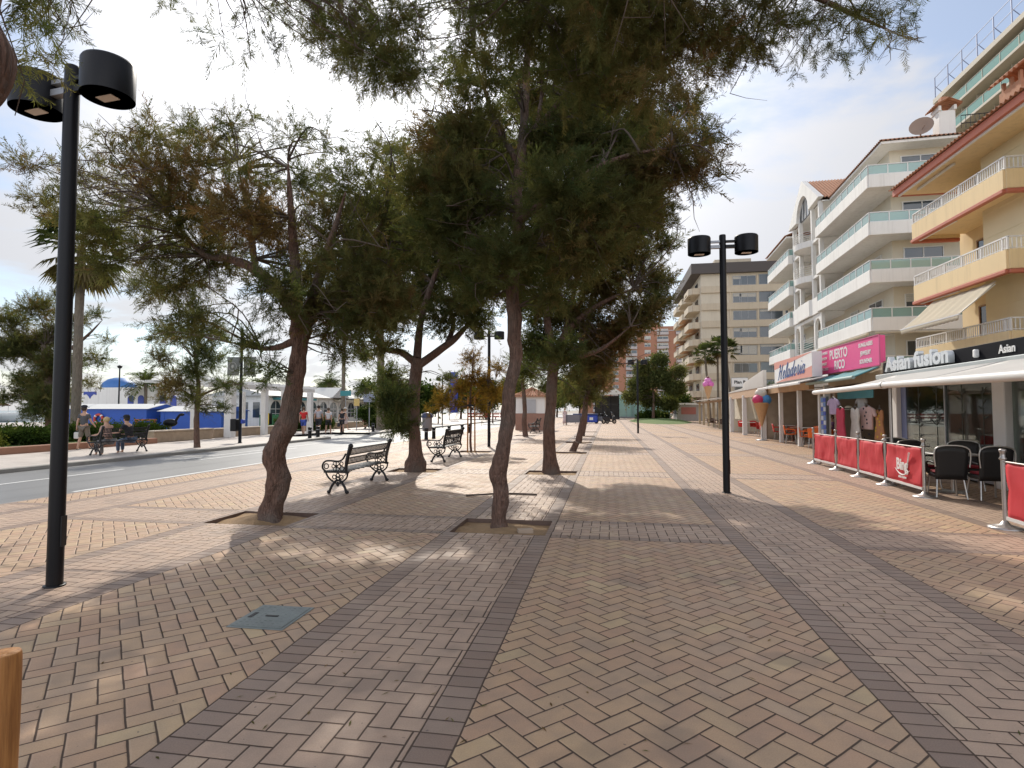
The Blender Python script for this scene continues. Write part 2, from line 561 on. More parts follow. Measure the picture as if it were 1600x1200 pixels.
def asphalt_material():
    N = NT('asphalt')
    P = N.pos()
    n1 = N.noise(0.6, 6, P, 0.6); n2 = N.noise(180, 3, P)
    sv = N.n('ShaderNodeMapping'); sv.inputs['Scale'].default_value = (1.2, 0.05, 1); N.t.links.new(P, sv.inputs[0])
    n3 = N.noise(1.0, 4, sv.outputs[0])
    c = N.ramp(n1, [(0.3, (0.14, 0.143, 0.147)), (0.7, (0.20, 0.20, 0.20))])
    c = N.mix(0.5, c, N.mix(n2, (0.10, 0.10, 0.10), (0.24, 0.24, 0.235)))
    c = N.mix(N.ramp(n3, [(0.5, 0.0), (0.75, 0.5)]), c, (0.085, 0.085, 0.088))
    vc = N.n('ShaderNodeTexVoronoi', feature='DISTANCE_TO_EDGE'); vc.inputs['Scale'].default_value = 0.22; N.t.links.new(N.noise(0.5, 3, P, out=1), vc.inputs['Vector'])
    vp = N.n('ShaderNodeTexVoronoi'); vp.inputs['Scale'].default_value = 0.16; N.t.links.new(P, vp.inputs['Vector'])
    c = N.mix(N.M('MULTIPLY', N.M('GREATER_THAN', N.xyz(vp.outputs['Color'])[0], 0.72), 0.35), c, (0.09, 0.09, 0.092))
    N.col(c)
    N.set(N.b.inputs['Roughness'], N.fmix(n1, 0.42, 0.62))
    N.bump(n2, 0.35, 0.004)
    return N.m


def slab_material(name, c1, c2, sx=0.4, sy=0.4):
    N = NT(name)
    P = N.pos()
    x, y, _ = N.xyz(P)
    ix, iy = N.M('DIVIDE', x, sx), N.M('DIVIDE', y, sy)
    fx, fy = N.M('FRACT', ix), N.M('FRACT', iy)
    e = N.M('MINIMUM', N.M('MINIMUM', fx, N.M('SUBTRACT', 1.0, fx)), N.M('MINIMUM', fy, N.M('SUBTRACT', 1.0, fy)))
    w = N.n('ShaderNodeTexWhiteNoise', noise_dimensions='3D'); N.t.links.new(N.comb(N.M('FLOOR', ix), N.M('FLOOR', iy)), w.inputs[0])
    c = N.mix(w.outputs[0], c1, c2)
    c = N.mix(N.ramp(N.noise(0.7, 5, P), [(0.4, 0.0), (0.7, 0.4)]), c, tuple(v * 0.6 for v in c1))
    c = N.mix(N.M('LESS_THAN', e, 0.018), c, tuple(v * 0.4 for v in c1))
    N.col(c)
    N.b.inputs['Roughness'].default_value = 0.6
    N.bump(N.noise(60, 3, P), 0.2, 0.004)
    return N.m


M_PAVE = paving_material()
M_ASPH = asphalt_material()
M_SLAB = slab_material('pavement_slabs', (0.48, 0.42, 0.37), (0.55, 0.49, 0.43))
M_KERB = pbr('kerb_stone', (0.33, 0.31, 0.28), 0.75, var=0.2, bump=0.3, grime=0.5)
M_LINE = pbr('road_paint', (0.72, 0.72, 0.70), 0.55, var=0.1, scale=8, bump=0.2, grime=0.35)
M_SOIL = pbr('dry_soil', (0.31, 0.20, 0.105), 0.95, var=0.35, scale=9, bump=0.9, bscale=40, bdist=0.02)
M_EARTH = pbr('pale_ground', (0.33, 0.29, 0.23), 0.9, var=0.2, scale=0.2, bump=0.3)
M_GRASS = pbr('lawn', (0.10, 0.155, 0.035), 0.9, var=0.45, scale=14, bump=0.8, bscale=90, bdist=0.03)


def structure(name, mb, m, **k):
    return tag(mb.build(name, m, **k), kind='structure')


structure('ground', MB().add([(-1500, -600, -0.3), (1500, -600, -0.3), (1500, 2500, -0.3), (-1500, 2500, -0.3)], [(0, 1, 2, 3)]), M_EARTH)

PITS = [(CX, CY), (CX - STRIP, CY), (CX, CY + CROSS), (CX - STRIP, CY + CROSS), (CX - STRIP, CY + 2 * CROSS), (CX, CY + 2 * CROSS), (CX, CY + 3 * CROSS), (CX, CY + 4 * CROSS),
        (CX - STRIP, CY + 4 * CROSS), (CX, CY - CROSS), (CX, CY + 5 * CROSS)]
PW, PD = 0.62, 0.47
xs = sorted({-9.9, 34.0} | {round(p[0] + s * PW, 3) for p in PITS for s in (-1, 1)})
ys = sorted({-14.0, 118.0} | {round(p[1] + s * PD, 3) for p in PITS for s in (-1, 1)})
mb = MB()
for i in range(len(xs) - 1):
    for j in range(len(ys) - 1):
        cx, cy = (xs[i] + xs[i + 1]) / 2, (ys[j] + ys[j + 1]) / 2
        if any(abs(cx - p[0]) < PW and abs(cy - p[1]) < PD for p in PITS): continue
        mb.add([(xs[i], ys[j], 0), (xs[i + 1], ys[j], 0), (xs[i + 1], ys[j + 1], 0), (xs[i], ys[j + 1], 0)], [(0, 1, 2, 3)])
structure('plaza_pavement', mb, M_PAVE)
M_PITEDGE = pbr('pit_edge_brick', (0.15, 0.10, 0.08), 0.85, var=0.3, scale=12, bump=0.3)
for p in PITS:
    mb = MB()
    x0, x1, y0, y1 = p[0] - PW, p[0] + PW, p[1] - PD, p[1] + PD
    mb.sheet(lambda u, v: (x0 + u * (x1 - x0), y0 + v * (y1 - y0), -0.055 + 0.05 * mnoise.noise((x0 + u * 3, y0 + v * 2.4, 0.3)) + 0.05 * math.exp(-((u - .5) ** 2 + (v - .5) ** 2) * 9)), 14, 10)
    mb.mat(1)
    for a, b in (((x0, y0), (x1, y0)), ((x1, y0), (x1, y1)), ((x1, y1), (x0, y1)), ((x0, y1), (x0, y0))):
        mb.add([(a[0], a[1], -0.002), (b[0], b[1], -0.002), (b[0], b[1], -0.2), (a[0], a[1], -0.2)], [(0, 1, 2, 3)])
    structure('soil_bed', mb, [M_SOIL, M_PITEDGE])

# road, kerbs, far pavement
structure('road', MB().add([(-15.62, -30, -0.1), (-9.88, -30, -0.1), (-9.88, 260, -0.1), (-15.62, 260, -0.1)], [(0, 1, 2, 3)])
          .add([(-19.0, 30.6, -0.1), (-15.62, 30.6, -0.1), (-15.62, 36.0, -0.1), (-19.0, 36.0, -0.1)], [(0, 1, 2, 3)]), M_ASPH)
structure('plaza_kerb', MB().box(-10.02, -9.9, -14, 118, -0.25, -0.002), pbr('brown_kerb', (0.27, 0.21, 0.17), .8, var=.25, bump=.3), bevel=0.015)
mk = MB().box(-15.8, -15.6, -30, 30.4, -0.25, 0.022).box(-15.8, -15.6, 36.2, 220, -0.25, 0.022)
structure('kerb', mk, M_KERB, bevel=0.02)
mp_ = MB()
for x0, x1, y0, y1 in ((-70, -15.8, -30, 30.4), (-70, -15.8, 36.2, 220), (-70, -19.0, 30.4, 36.2)):
    mp_.add([(x0, y0, 0.018), (x1, y0, 0.018), (x1, y1, 0.018), (x0, y1, 0.018)], [(0, 1, 2, 3)])
structure('pavement', mp_, M_SLAB)
ml = MB()


def line(x0, x1, y0, y1):
    ml.add([(x0, y0, -0.096), (x1, y0, -0.096), (x1, y1, -0.096), (x0, y1, -0.096)], [(0, 1, 2, 3)])


line(-10.78, -10.66, 10.0, 28); line(-10.78, -10.66, 32, 120)
line(-14.2, -14.1, 17, 30)
for k in range(-2, 12): line(-13.45, -13.34, k * 9.0 + 8, k * 9.0 + 14)
structure('road_marking', ml, M_LINE)
structure('sea', MB().add([(-1400, -600, -0.22), (-72, -600, -0.22), (-72, 2400, -0.22), (-1400, 2400, -0.22)], [(0, 1, 2, 3)]),
          pbr('sea_water', (0.03, 0.09, 0.13), 0.15, var=0.2, scale=0.5, bump=0.6, bscale=3, bdist=0.1))
# ---------------------------------------------------------------- trees
def bark_material(name, c1, c2, scale=7.0):
    N = NT(name)
    P = N.obj()
    mp = N.n('ShaderNodeMapping'); mp.inputs['Scale'].default_value = (3.2, 3.2, 0.8); N.t.links.new(P, mp.inputs[0])
    a = N.noise(scale, 8, mp.outputs[0], 0.65)
    v = N.n('ShaderNodeTexVoronoi', feature='DISTANCE_TO_EDGE'); v.inputs['Scale'].default_value = scale * 1.3
    N.t.links.new(mp.outputs[0], v.inputs['Vector'])
    c = N.ramp(a, [(0.25, c1), (0.55, c2), (0.8, tuple(x * 1.35 for x in c2))])
    b = N.noise(1.6, 4, P)
    c = N.mix(N.ramp(b, [(0.45, 0.0), (0.7, 0.6)]), c, (0.16, 0.15, 0.13))
    N.col(c)
    N.b.inputs['Roughness'].default_value = 0.9
    N.bump(N.M('ADD', a, N.M('MULTIPLY', N.M('MINIMUM', v.outputs[0], 0.25), 2.2)), 0.9, 0.03)
    return N.m


def leaf_material(name, green, olive, rust, trans=0.35):
    N = NT(name)
    at_ = N.n('ShaderNodeAttribute'); at_.attribute_name = 'tint'
    r, g, b = N.n('ShaderNodeSeparateColor'), None, None
    N.t.links.new(at_.outputs['Color'], r.inputs[0])
    c = N.ramp(r.outputs[0], [(0.0, green), (0.5, olive), (1.0, rust)])
    c = N.mix(1.0, c, N.mix(r.outputs[1], (0.55, 0.55, 0.55), (1.45, 1.45, 1.4)), 'MULTIPLY')
    d = N.n('ShaderNodeBsdfDiffuse'); t = N.n('ShaderNodeBsdfTranslucent')
    N.t.links.new(c, d.inputs[0])
    N.t.links.new(N.mix(1.0, c, (1.25, 1.2, 0.7), 'MULTIPLY'), t.inputs[0])
    m = N.n('ShaderNodeMixShader'); m.inputs[0].default_value = trans
    N.t.links.new(d.outputs[0], m.inputs[1]); N.t.links.new(t.outputs[0], m.inputs[2])
    N.t.links.new(m.outputs[0], N.out.inputs[0])
    return N.m


M_BARK = bark_material('tamarisk_bark', (0.05, 0.028, 0.020), (0.185, 0.108, 0.080), 9)
M_PBARK = bark_material('palm_bark', (0.10, 0.08, 0.06), (0.22, 0.18, 0.14), 5)
M_TWIG = pbr('twig_bark', (0.10, 0.075, 0.06), 0.9)
M_TAM = leaf_material('tamarisk_foliage', (0.082, 0.115, 0.052), (0.135, 0.135, 0.058), (0.195, 0.120, 0.064), .5)
M_LEAF = leaf_material('broad_foliage', (0.035, 0.062, 0.016), (0.06, 0.09, 0.022), (0.11, 0.12, 0.03), 0.3)
M_AUT = leaf_material('yellowing_foliage', (0.09, 0.09, 0.03), (0.21, 0.14, 0.035), (0.30, 0.17, 0.04), 0.4)
M_PALM = leaf_material('palm_foliage', (0.06, 0.09, 0.035), (0.10, 0.115, 0.045), (0.19, 0.15, 0.08), 0.35)


def spray_protos(n_needles, width, seed, count=6, droop=0.25):
    """feathery spray, 1 m long along +Z: a bent stem carrying thin branchlets; list of (k,4,3) quads"""
    r = np.random.default_rng(seed)
    out = []
    for _ in range(count):
        q = []
        bend = r.normal(0, 0.18, 2)

        def stem(t): return np.array([bend[0] * t * t, bend[1] * t * t, t])
        for a, b in ((0, .35), (.35, .7), (.7, 1.0)):
            w = width * 0.5 * (1.1 - a)
            q.append([stem(a) + (-w, 0, 0), stem(a) + (w, 0, 0), stem(b) + (w * .6, 0, 0), stem(b) + (-w * .6, 0, 0)])
        for i in range(n_needles):
            t = 0.06 + 0.92 * (i + r.random()) / n_needles
            p = stem(t)
            a = r.random() * 2 * PI
            L = (0.34 - 0.2 * t) * (0.6 + 0.8 * r.random())
            d = np.array([math.cos(a) * 0.75, math.sin(a) * 0.75, 0.75 + 0.3 * r.random()]); d /= np.linalg.norm(d)
            mid = p + d * L * 0.55 + np.array([0, 0, 0.02])
            tip = p + d * L + np.array([0, 0, -droop * L * 0.5])
            s = np.cross(d, r.normal(0, 1, 3)); s /= np.linalg.norm(s) + 1e-9
            w = width * (0.7 + 0.6 * r.random())
            q.append([p, mid + s * w * .5, tip, mid - s * w * .5])
        out.append(np.array(q))
    return out


PRO_FAR = spray_protos(36, 0.033, 1)
PRO_MID = spray_protos(54, 0.023, 2)
PRO_NEAR = spray_protos(74, 0.017, 3)


def rand_frames(dirs, r):
    """rotation matrices whose z axis is dirs (n,3)"""
    z = dirs / (np.linalg.norm(dirs, axis=1, keepdims=True) + 1e-9)
    t = r.normal(0, 1, dirs.shape)
    x = np.cross(t, z); x /= np.linalg.norm(x, axis=1, keepdims=True) + 1e-9
    y = np.cross(z, x)
    return np.stack([x, y, z], axis=2)


def quads_mesh(name, quads, tint, mat, parent=None):
    """quads (n,4,3) -> mesh with a colour per quad"""
    n = len(quads)
    me = bpy.data.meshes.new(name)
    me.vertices.add(n * 4); me.loops.add(n * 4); me.polygons.add(n)
    me.vertices.foreach_set('co', quads.reshape(-1).astype(np.float32))
    me.loops.foreach_set('vertex_index', np.arange(n * 4, dtype=np.int32))
    me.polygons.foreach_set('loop_start', np.arange(0, n * 4, 4, dtype=np.int32))
    me.update(calc_edges=True)
    ca = me.color_attributes.new('tint', 'FLOAT_COLOR', 'POINT')
    c = np.ones((n, 4, 4), np.float32)
    c[:, :, 0:2] = tint[:, None, :]
    ca.data.foreach_set('color', c.reshape(-1))
    me.materials.append(mat)
    o = bpy.data.objects.new(name, me)
    COL.objects.link(o)
    if parent is not None: o.parent = parent
    return o


def crown_quads(clusters, protos, length, dens, r, origin, droop=0.0, upbias=0.25):
    """clusters: (x,y,z,radius,density factor,rust) in local coordinates"""
    Q, T = [], []
    for (x, y, z, rad, df, rust) in clusters:
        n = max(4, int(dens * df * rad * rad))
        p = r.normal(0, 1, (n, 3)); p /= np.linalg.norm(p, axis=1, keepdims=True)
        out = p.copy()
        p *= (r.random((n, 1)) ** 0.45) * rad * r.uniform(0.75, 1.15, (n, 1))
        p[:, 2] *= 0.82
        d = out * 0.8 + r.normal(0, 0.45, (n, 3)) + np.array([0, 0, upbias])
        d[:, 2] -= droop
        L = length * r.uniform(0.6, 1.35, n)
        Rm = rand_frames(d, r)
        base = p + np.array([x, y, z]) - d / np.linalg.norm(d, axis=1, keepdims=True) * (L * 0.5)[:, None]
        pid = r.integers(0, len(protos), n)
        tr = np.clip(rust * 0.95 - 0.02 + r.normal(0, 0.16, n), 0, 1)
        tb = np.clip(r.normal(0.5, 0.18, n), 0, 1)
        for k in range(len(protos)):
            s = np.where(pid == k)[0]
            if not len(s): continue
            q = np.einsum('nij,qkj->nqki', Rm[s], protos[k]) * L[s][:, None, None, None] + base[s][:, None, None, :]
            Q.append(q.reshape(-1, 4, 3))
            T.append(np.repeat(np.stack([tr[s], tb[s]], 1), len(protos[k]), axis=0))
    return np.concatenate(Q), np.concatenate(T)


def gnarly(mb, path, n=14, amp=0.18, seed=0.0, step=10, freq=3.0):
    """trunk tube with knots and ridges; path of (x,y,z,r)"""
    P = smooth_path(path, step)
    b = MB()
    b.tube([p[:3] for p in P], [p[3] for p in P], n, caps=True)
    k = len(P)
    for i in range(k):
        c = Vector(P[i][:3])
        for j in range(n):
            v = Vector(b.v[i * n + j])
            d = v - c
            f = 1 + amp * (mnoise.noise((v.x * freq + seed, v.y * freq, v.z * freq * 0.55)) * 1.3 + 0.55 * mnoise.noise((v.x * freq * 2.7, v.y * freq * 2.7 + seed, v.z * freq * 1.6)))
            b.v[i * n + j] = tuple(c + d * f)
    for j in range(n):      # caps share the displaced rings
        b.v[k * n + j] = b.v[j]; b.v[k * n + n + j] = b.v[(k - 1) * n + j]
    mb.add(b.v, b.f, True)
    return P


def tree(name, label, base, trunk, limbs, clusters, protos, length, dens, seed, mat=None, bark=None, group=None, droop=0.0, amp=0.18, cat='tree', twig=0.011, ntw=5, n=14, freq=3.0):
    """trunk path, limb paths and foliage clusters are in world coordinates; the thing stands at base"""
    r = np.random.default_rng(seed)
    root = thing(name, label, cat, base, 0, group)
    B = Vector(base)
    loc = lambda p: (p[0] - B.x, p[1] - B.y, p[2] - B.z) + tuple(p[3:])
    mb = MB()
    nodes = []
    P = gnarly(mb, [loc(p) for p in trunk], n, amp, seed * 3.1, freq=freq)
    nodes += [p for p in P[len(P) // 2:]]
    for L in limbs:
        p = gnarly(mb, [loc(q) for q in L[:-1]] + [loc(L[-1][:3] + (L[-1][3] * .35,))] if True else [], 8, amp * 0.7, seed * 1.7, 5, freq)
        nodes += list(p[1:])
    mb.build('trunk', bark or M_BARK, root)
    nd = np.array([q[:3] for q in nodes])
    cl = [loc(c) for c in clusters]
    tb = MB()
    for c in cl:
        cc = np.array(c[:3])
        dist = np.linalg.norm(nd - cc, axis=1) + np.maximum(0, nd[:, 2] - cc[2] - 0.2) * 1.5
        a = nd[int(np.argmin(dist))]
        for k in range(max(1, int(ntw * min(1.5, c[4] + 0.3)))):
            e = cc + r.normal(0, 0.5, 3) * c[3]
            m = (a + e) / 2 + r.normal(0, 0.10, 3) * np.linalg.norm(e - a) + np.array([0, 0, 0.10 * np.linalg.norm(e - a)])
            pp = smooth_path([tuple(a), tuple(m), tuple(e)], 4)
            t0 = twig * (0.7 + 0.9 * c[3])
            tb.tube([tuple(q) for q in pp], list(np.linspace(t0 * 1.5, t0 * 0.3, len(pp))), 4, caps=False)
            for s in range(3):
                i = r.integers(3, len(pp))
                f = pp[i] + r.normal(0, 0.42, 3) * c[3]
                tb.tube([tuple(pp[i]), tuple((pp[i] + f) / 2 + r.normal(0, 0.05, 3)), tuple(f)], [t0 * 0.6, t0 * 0.4, t0 * 0.2], 3, caps=False)
    q, t = crown_quads(cl, protos, length, dens, r, B, droop)
    crown = quads_mesh('crown', q, t, mat or M_TAM, root)
    tb.build('twigs', M_TWIG, crown)
    return root


def CL(lst, y0, yj, sd):
    """survey list (px,py,radius,density,rust) -> world clusters at depth about y0"""
    r = np.random.default_rng(sd)
    out = []
    for (px, py, rad, df, ru) in lst:
        p = at(px, py, y0 + r.uniform(-yj, yj))
        out.append((p.x, p.y, p.z, rad, df, ru))
    return out


def WP(lst, y):
    """trunk survey (px,py,radius[,dy]) -> world path"""
    out = []
    for e in lst:
        p = at(e[0], e[1], y + (e[3] if len(e) > 3 else 0))
        out.append((p.x, p.y, p.z, e[2]))
    return out


TG = 'tamarisk trees in the plaza'
# tree with the gnarled leaning trunk (left of the middle)
b = (-4.86, 7.7, -0.06)
tr = [(-4.86, 7.7, -0.12, .23)] + WP([(424, 800, .165), (434, 748, .145), (430, 700, .16), (449, 655, .14), (461, 610, .125), (466, 560, .12), (470, 510, .135), (475, 480, .125)], 7.7)
lm = [WP([(470, 505, .11), (440, 460, .095, .1), (405, 425, .08, .2), (360, 405, .065, .3), (315, 395, .045, .2), (260, 330, .025, 0)], 7.7),
      WP([(466, 510, .10), (462, 420, .075, -.2), (455, 340, .055, -.4), (450, 250, .03, -.4)], 7.7),
      WP([(478, 500, .12), (530, 450, .09, .3), (570, 400, .07, .5), (600, 340, .04, .6)], 7.7),
      WP([(400, 430, .05, .2), (390, 350, .04, .4), (370, 250, .025, .5)], 7.7),
      WP([(480, 490, .08), (510, 400, .06, -.5), (540, 300, .03, -.8)], 7.7),
      WP([(466, 530, .06), (420, 545, .04, .2), (360, 535, .03, .4)], 7.7)]
cl = CL([(40, 255, .35, .35, .7), (75, 320, .45, .45, .6), (130, 270, .5, .45, .65), (150, 345, .55, .7, .5), (200, 240, .5, .5, .6), (215, 310, .6, .8, .75), (240, 210, .4, .45, .6),
         (265, 270, .55, .8, .85), (300, 205, .45, .6, .45), (320, 250, .55, .7, .7), (300, 330, .6, .9, .55), (240, 385, .55, .8, .45), (370, 200, .45, .45, .5), (385, 270, .5, .6, .5),
         (380, 335, .6, .9, .9), (430, 365, .6, .95, .95), (340, 400, .6, .9, .5), (290, 440, .55, .8, .55), (240, 450, .5, .6, .5), (450, 210, .4, .35, .4), (470, 285, .55, .7, .25),
         (510, 220, .4, .35, .4), (540, 290, .55, .6, .35), (590, 240, .4, .35, .4), (520, 360, .6, .95, .6), (590, 330, .55, .7, .4), (560, 420, .65, 1.1, .5), (620, 400, .6, .9, .3),
         (480, 430, .6, 1.0, .55), (430, 460, .5, .8, .35), (520, 490, .6, 1.1, .55), (570, 500, .5, .9, .35), (300, 500, .45, .6, .4), (250, 520, .35, .4, .4), (390, 535, .35, .6, .15),
         (420, 580, .3, .5, .15), (535, 545, .35, .7, .3), (600, 470, .5, .9, .6), (650, 340, .5, .6, .4), (165, 410, .4, .5, .4)], 7.9, 1.3, 11)
tree('tamarisk_tree', 'tamarisk with a thick knotted leaning trunk left of the slatted bench', b, tr, lm, cl, PRO_MID, .36, 580, 1, group=TG, amp=.34, freq=5.5, n=22)

# tall slim centre tree
b = (-1.46, 7.63, -0.06)
tr = [(-1.46, 7.63, -0.12, .155)] + WP([(781, 815, .108), (783, 770, .10), (780, 738, .118), (786, 705, .092), (794, 660, .098), (797, 610, .084), (806, 560, .09), (803, 500, .095), (800, 440, .085), (810, 370, .08), (808, 300, .07), (818, 200, .06), (824, 80, .045), (826, -60, .03)], 7.63)
lm = [WP([(800, 430, .06), (760, 390, .045, .3), (700, 350, .03, .5)], 7.63), WP([(808, 350, .06), (870, 300, .045, -.3), (960, 250, .035, -.5), (1050, 230, .02, -.6)], 7.63),
      WP([(806, 400, .05), (860, 370, .04, .3), (930, 360, .025, .6)], 7.63), WP([(812, 260, .05), (770, 180, .035, .3), (740, 80, .02, .5)], 7.63),
      WP([(816, 220, .045), (880, 150, .035, .4), (930, 40, .02, .7)], 7.63), WP([(810, 300, .04), (845, 160, .03, .8), (850, 20, .02, 1.2)], 7.63)]
cl = CL([(690, 360, .55, 1.0, .3), (735, 400, .55, 1.1, .2), (700, 285, .55, 1.0, .55), (735, 320, .55, 1.0, .3), (690, 225, .5, .9, .8), (730, 200, .5, .8, .5), (760, 260, .5, .9, .3),
         (785, 400, .5, .9, .35), (820, 430, .45, .8, .2), (840, 360, .6, 1.1, .3), (880, 300, .6, 1.0, .3), (850, 240, .5, .8, .3), (910, 380, .55, 1.0, .55), (960, 330, .6, 1.0, .5),
         (900, 210, .55, .9, .35), (950, 240, .55, .9, .4), (1000, 280, .55, .9, .6), (1030, 330, .4, .7, .5), (1050, 240, .5, .8, .75), (1090, 270, .38, .7, .8), (1100, 215, .35, .6, .6),
         (1010, 190, .5, .8, .4), (1070, 170, .45, .6, .4), (820, 150, .5, .7, .4), (770, 120, .5, .6, .45), (720, 120, .5, .6, .4), (870, 90, .6, .9, .4), (800, 40, .55, .7, .5),
         (930, 130, .6, .9, .4), (990, 90, .5, .8, .5), (740, 20, .5, .6, .4), (860, -20, .6, .8, .4), (940, -10, .6, .9, .4), (1010, 0, .55, .8, .5), (780, -80, .6, .7, .4), (880, -130, .7, .8, .4),
         (980, -120, .6, .7, .4), (840, -240, .7, .7, .4), (930, -260, .7, .7, .4), (900, -380, .7, .6, .4), (750, 450, .4, .7, .3), (860, 470, .35, .6, .4), (650, 300, .4, .6, .5)], 7.9, 1.25, 12)
tree('tamarisk_tree', 'tall tamarisk with a slim straight trunk in the nearest soil bed, middle of the view', b, tr, lm, cl, PRO_MID, .37, 760, 2, group=TG, amp=.26, freq=6, n=18)

# dark bulb-footed tree behind the slat bench
b = (-4.92, 14.19, -0.06)
tr = [(-4.92, 14.19, -0.12, .29)] + WP([(650, 731, .27), (650, 722, .265), (650, 711, .19), (649, 690, .165), (646, 650, .16), (647, 610, .15), (650, 580, .155), (653, 560, .16)], 14.19)
lm = [WP([(655, 570, .12), (690, 545, .095, .2), (715, 525, .08, .3), (745, 490, .05, .5)], 14.19), WP([(648, 565, .11), (625, 550, .08, -.2), (600, 545, .065, -.4), (570, 520, .035, -.5)], 14.19),
      WP([(652, 560, .12), (660, 490, .09, .3), (690, 400, .06, .5), (740, 260, .03, .5)], 14.19), WP([(700, 535, .08, .3), (708, 505, .06, .5), (700, 460, .04, .7)], 14.19)]
cl = CL([(590, 420, .8, 1.0, .5), (640, 390, .8, 1.0, .3), (690, 420, .8, 1.0, .25), (560, 480, .7, .9, .6), (610, 480, .75, .9, .5), (660, 460, .8, .9, .3), (720, 470, .7, .8, .4), (750, 440, .7, .8, .3),
         (620, 350, .8, .8, .4), (680, 350, .8, .9, .3), (600, 540, .45, .5, .5), (570, 555, .4, .5, .2), (615, 625, .5, 1.3, .15), (628, 660, .42, 1.3, .15), (608, 590, .45, .8, .2), (745, 500, .6, .7, .35),
         (690, 500, .55, .6, .3), (760, 390, .7, .7, .3), (575, 380, .7, .7, .4), (700, 590, .3, .25, .2), (700, 300, .8, .8, .3), (740, 260, .8, .8, .3), (770, 320, .8, .8, .3), (700, 220, .7, .7, .3), (760, 200, .8, .8, .3), (800, 250, .8, .8, .3), (600, 300, .8, .4, .4), (640, 265, .8, .45, .4), (610, 235, .7, .3, .4), (560, 330, .7, .4, .4)], 14.3, 1.5, 13)
tree('tamarisk_tree', 'dark tamarisk with a swollen bulbous foot, left of the ornate cast bench', b, tr, lm, cl, PRO_FAR, .48, 620, 3, group=TG, amp=.12)

# tree right of the centre one
b = (-1.41, 14.32, -0.06)
tr = [(-1.41, 14.32, -0.12, .26)] + WP([(861, 735, .22), (859, 715, .165), (858, 670, .145), (861, 630, .135), (863, 590, .135), (866, 565, .14)], 14.32)
lm = [WP([(866, 570, .12), (885, 520, .10, .2), (930, 480, .07, .3), (990, 450, .04, .3)], 14.32), WP([(864, 565, .11), (855, 500, .09, .2), (850, 430, .06, .3)], 14.32),
      WP([(866, 570, .10), (895, 560, .07, -.3), (940, 545, .05, -.5), (985, 510, .03, -.7)], 14.32), WP([(880, 530, .08, .2), (900, 440, .06, .6), (910, 330, .045, .8), (900, 200, .025, .9)], 14.32)]
cl = CL([(850, 480, .75, 1.0, .3), (880, 420, .8, 1.0, .4), (900, 500, .75, 1.0, .6), (940, 450, .8, 1.0, .7), (980, 400, .75, .9, .6), (1010, 350, .65, .8, .45), (1020, 440, .6, .8, .6), (960, 520, .75, 1.1, .8),
         (1000, 490, .65, .9, .65), (1030, 470, .42, .6, .4), (920, 560, .65, .9, .75), (880, 550, .55, .8, .3), (840, 540, .6, 1.0, .12), (940, 565, .45, .6, .7), (930, 390, .7, .9, .5), (850, 400, .7, .9, .3),
         (810, 460, .6, .7, .3), (1040, 380, .4, .5, .4), (820, 580, .4, .5, .3), (970, 350, .6, .7, .5), (900, 590, .35, .4, .5), (830, 300, .8, .8, .3), (880, 320, .8, .8, .4), (930, 300, .8, .8, .4), (850, 230, .9, .8, .3), (910, 220, .9, .8, .4), (970, 240, .8, .8, .5), (1000, 290, .7, .8, .5), (870, 160, .8, .7, .3), (940, 150, .8, .7, .4), (1010, 200, .7, .7, .5), (820, 170, .7, .7, .3)], 14.4, 1.5, 14)
tree('tamarisk_tree', 'tamarisk with a flared straight trunk in a soil bed, right of the tall slim one', b, tr, lm, cl, PRO_FAR, .48, 620, 4, group=TG, amp=.09)

# tree beside the camera, only its leaning trunk and hanging boughs reach the picture
b = (-1.72, 1.02, -0.06)
tr = [(-1.72, 1.0, -0.12, .2), (-1.74, 1.0, .5, .14), (-1.76, 1.0, 1.2, .12), (-1.72, 1.03, 1.9, .105), (-1.60, 1.06, 2.28, .105), (-1.555, 1.08, 2.42, .125), (-1.60, 1.1, 2.58, .10), (-1.60, 1.2, 2.85, .095), (-1.3, 1.5, 3.4, .09), (-.75, 2.0, 3.9, .09)]
lm = [[(-.75, 1.95, 3.85, .07), (-.2, 2.8, 4.4, .055), (.4, 3.6, 4.7, .04), (1.2, 4.3, 4.75, .03), (2.3, 4.8, 4.5, .015)],
      [(-.75, 1.95, 3.85, .06), (-.8, 2.9, 4.5, .045), (-.7, 3.8, 4.8, .03), (-.5, 4.6, 4.8, .015)],
      [(-1.0, 1.6, 3.4, .05), (-1.7, 2.4, 4.1, .04), (-2.4, 3.2, 4.4, .02)], [(-.9, 1.75, 3.6, .05), (-.4, 1.2, 4.3, .04), (.4, .8, 4.8, .02)]]
cl = CL([(440, -10, .34, .45, .4), (500, 25, .34, .7, .4), (545, 60, .34, 1.1, .45), (590, 95, .32, 1.0, .45), (620, 40, .36, 1.0, .45), (640, 120, .26, .8, .35), (560, -40, .4, .9, .4), (490, -70, .4, .8, .4),
         (670, -30, .3, .45, .4), (760, 20, .3, .6, .4), (730, 70, .26, .6, .4), (820, 50, .34, .9, .4), (880, 10, .38, 1.0, .4), (930, 80, .36, .9, .4), (960, 20, .38, 1.0, .5), (900, 130, .3, .7, .4),
         (1010, 60, .36, .9, .55), (1060, 15, .36, 1.0, .6), (1085, 75, .34, .9, .8), (1130, 50, .34, .8, .5), (1170, 10, .34, .6, .5), (1190, 75, .24, .5, .6), (1230, 30, .28, .4, .4), (1150, 100, .2, .4, .5),
         (1280, 20, .28, .35, .45), (1300, 70, .22, .28, .4), (1340, 15, .26, .3, .4), (1380, 45, .2, .25, .4), (1410, 5, .22, .28, .4), (1420, 65, .14, .2, .5), (1265, 95, .15, .22, .4), (1000, 140, .28, .6, .6), (1040, 120, .28, .6, .7)], 4.3, .45, 15)
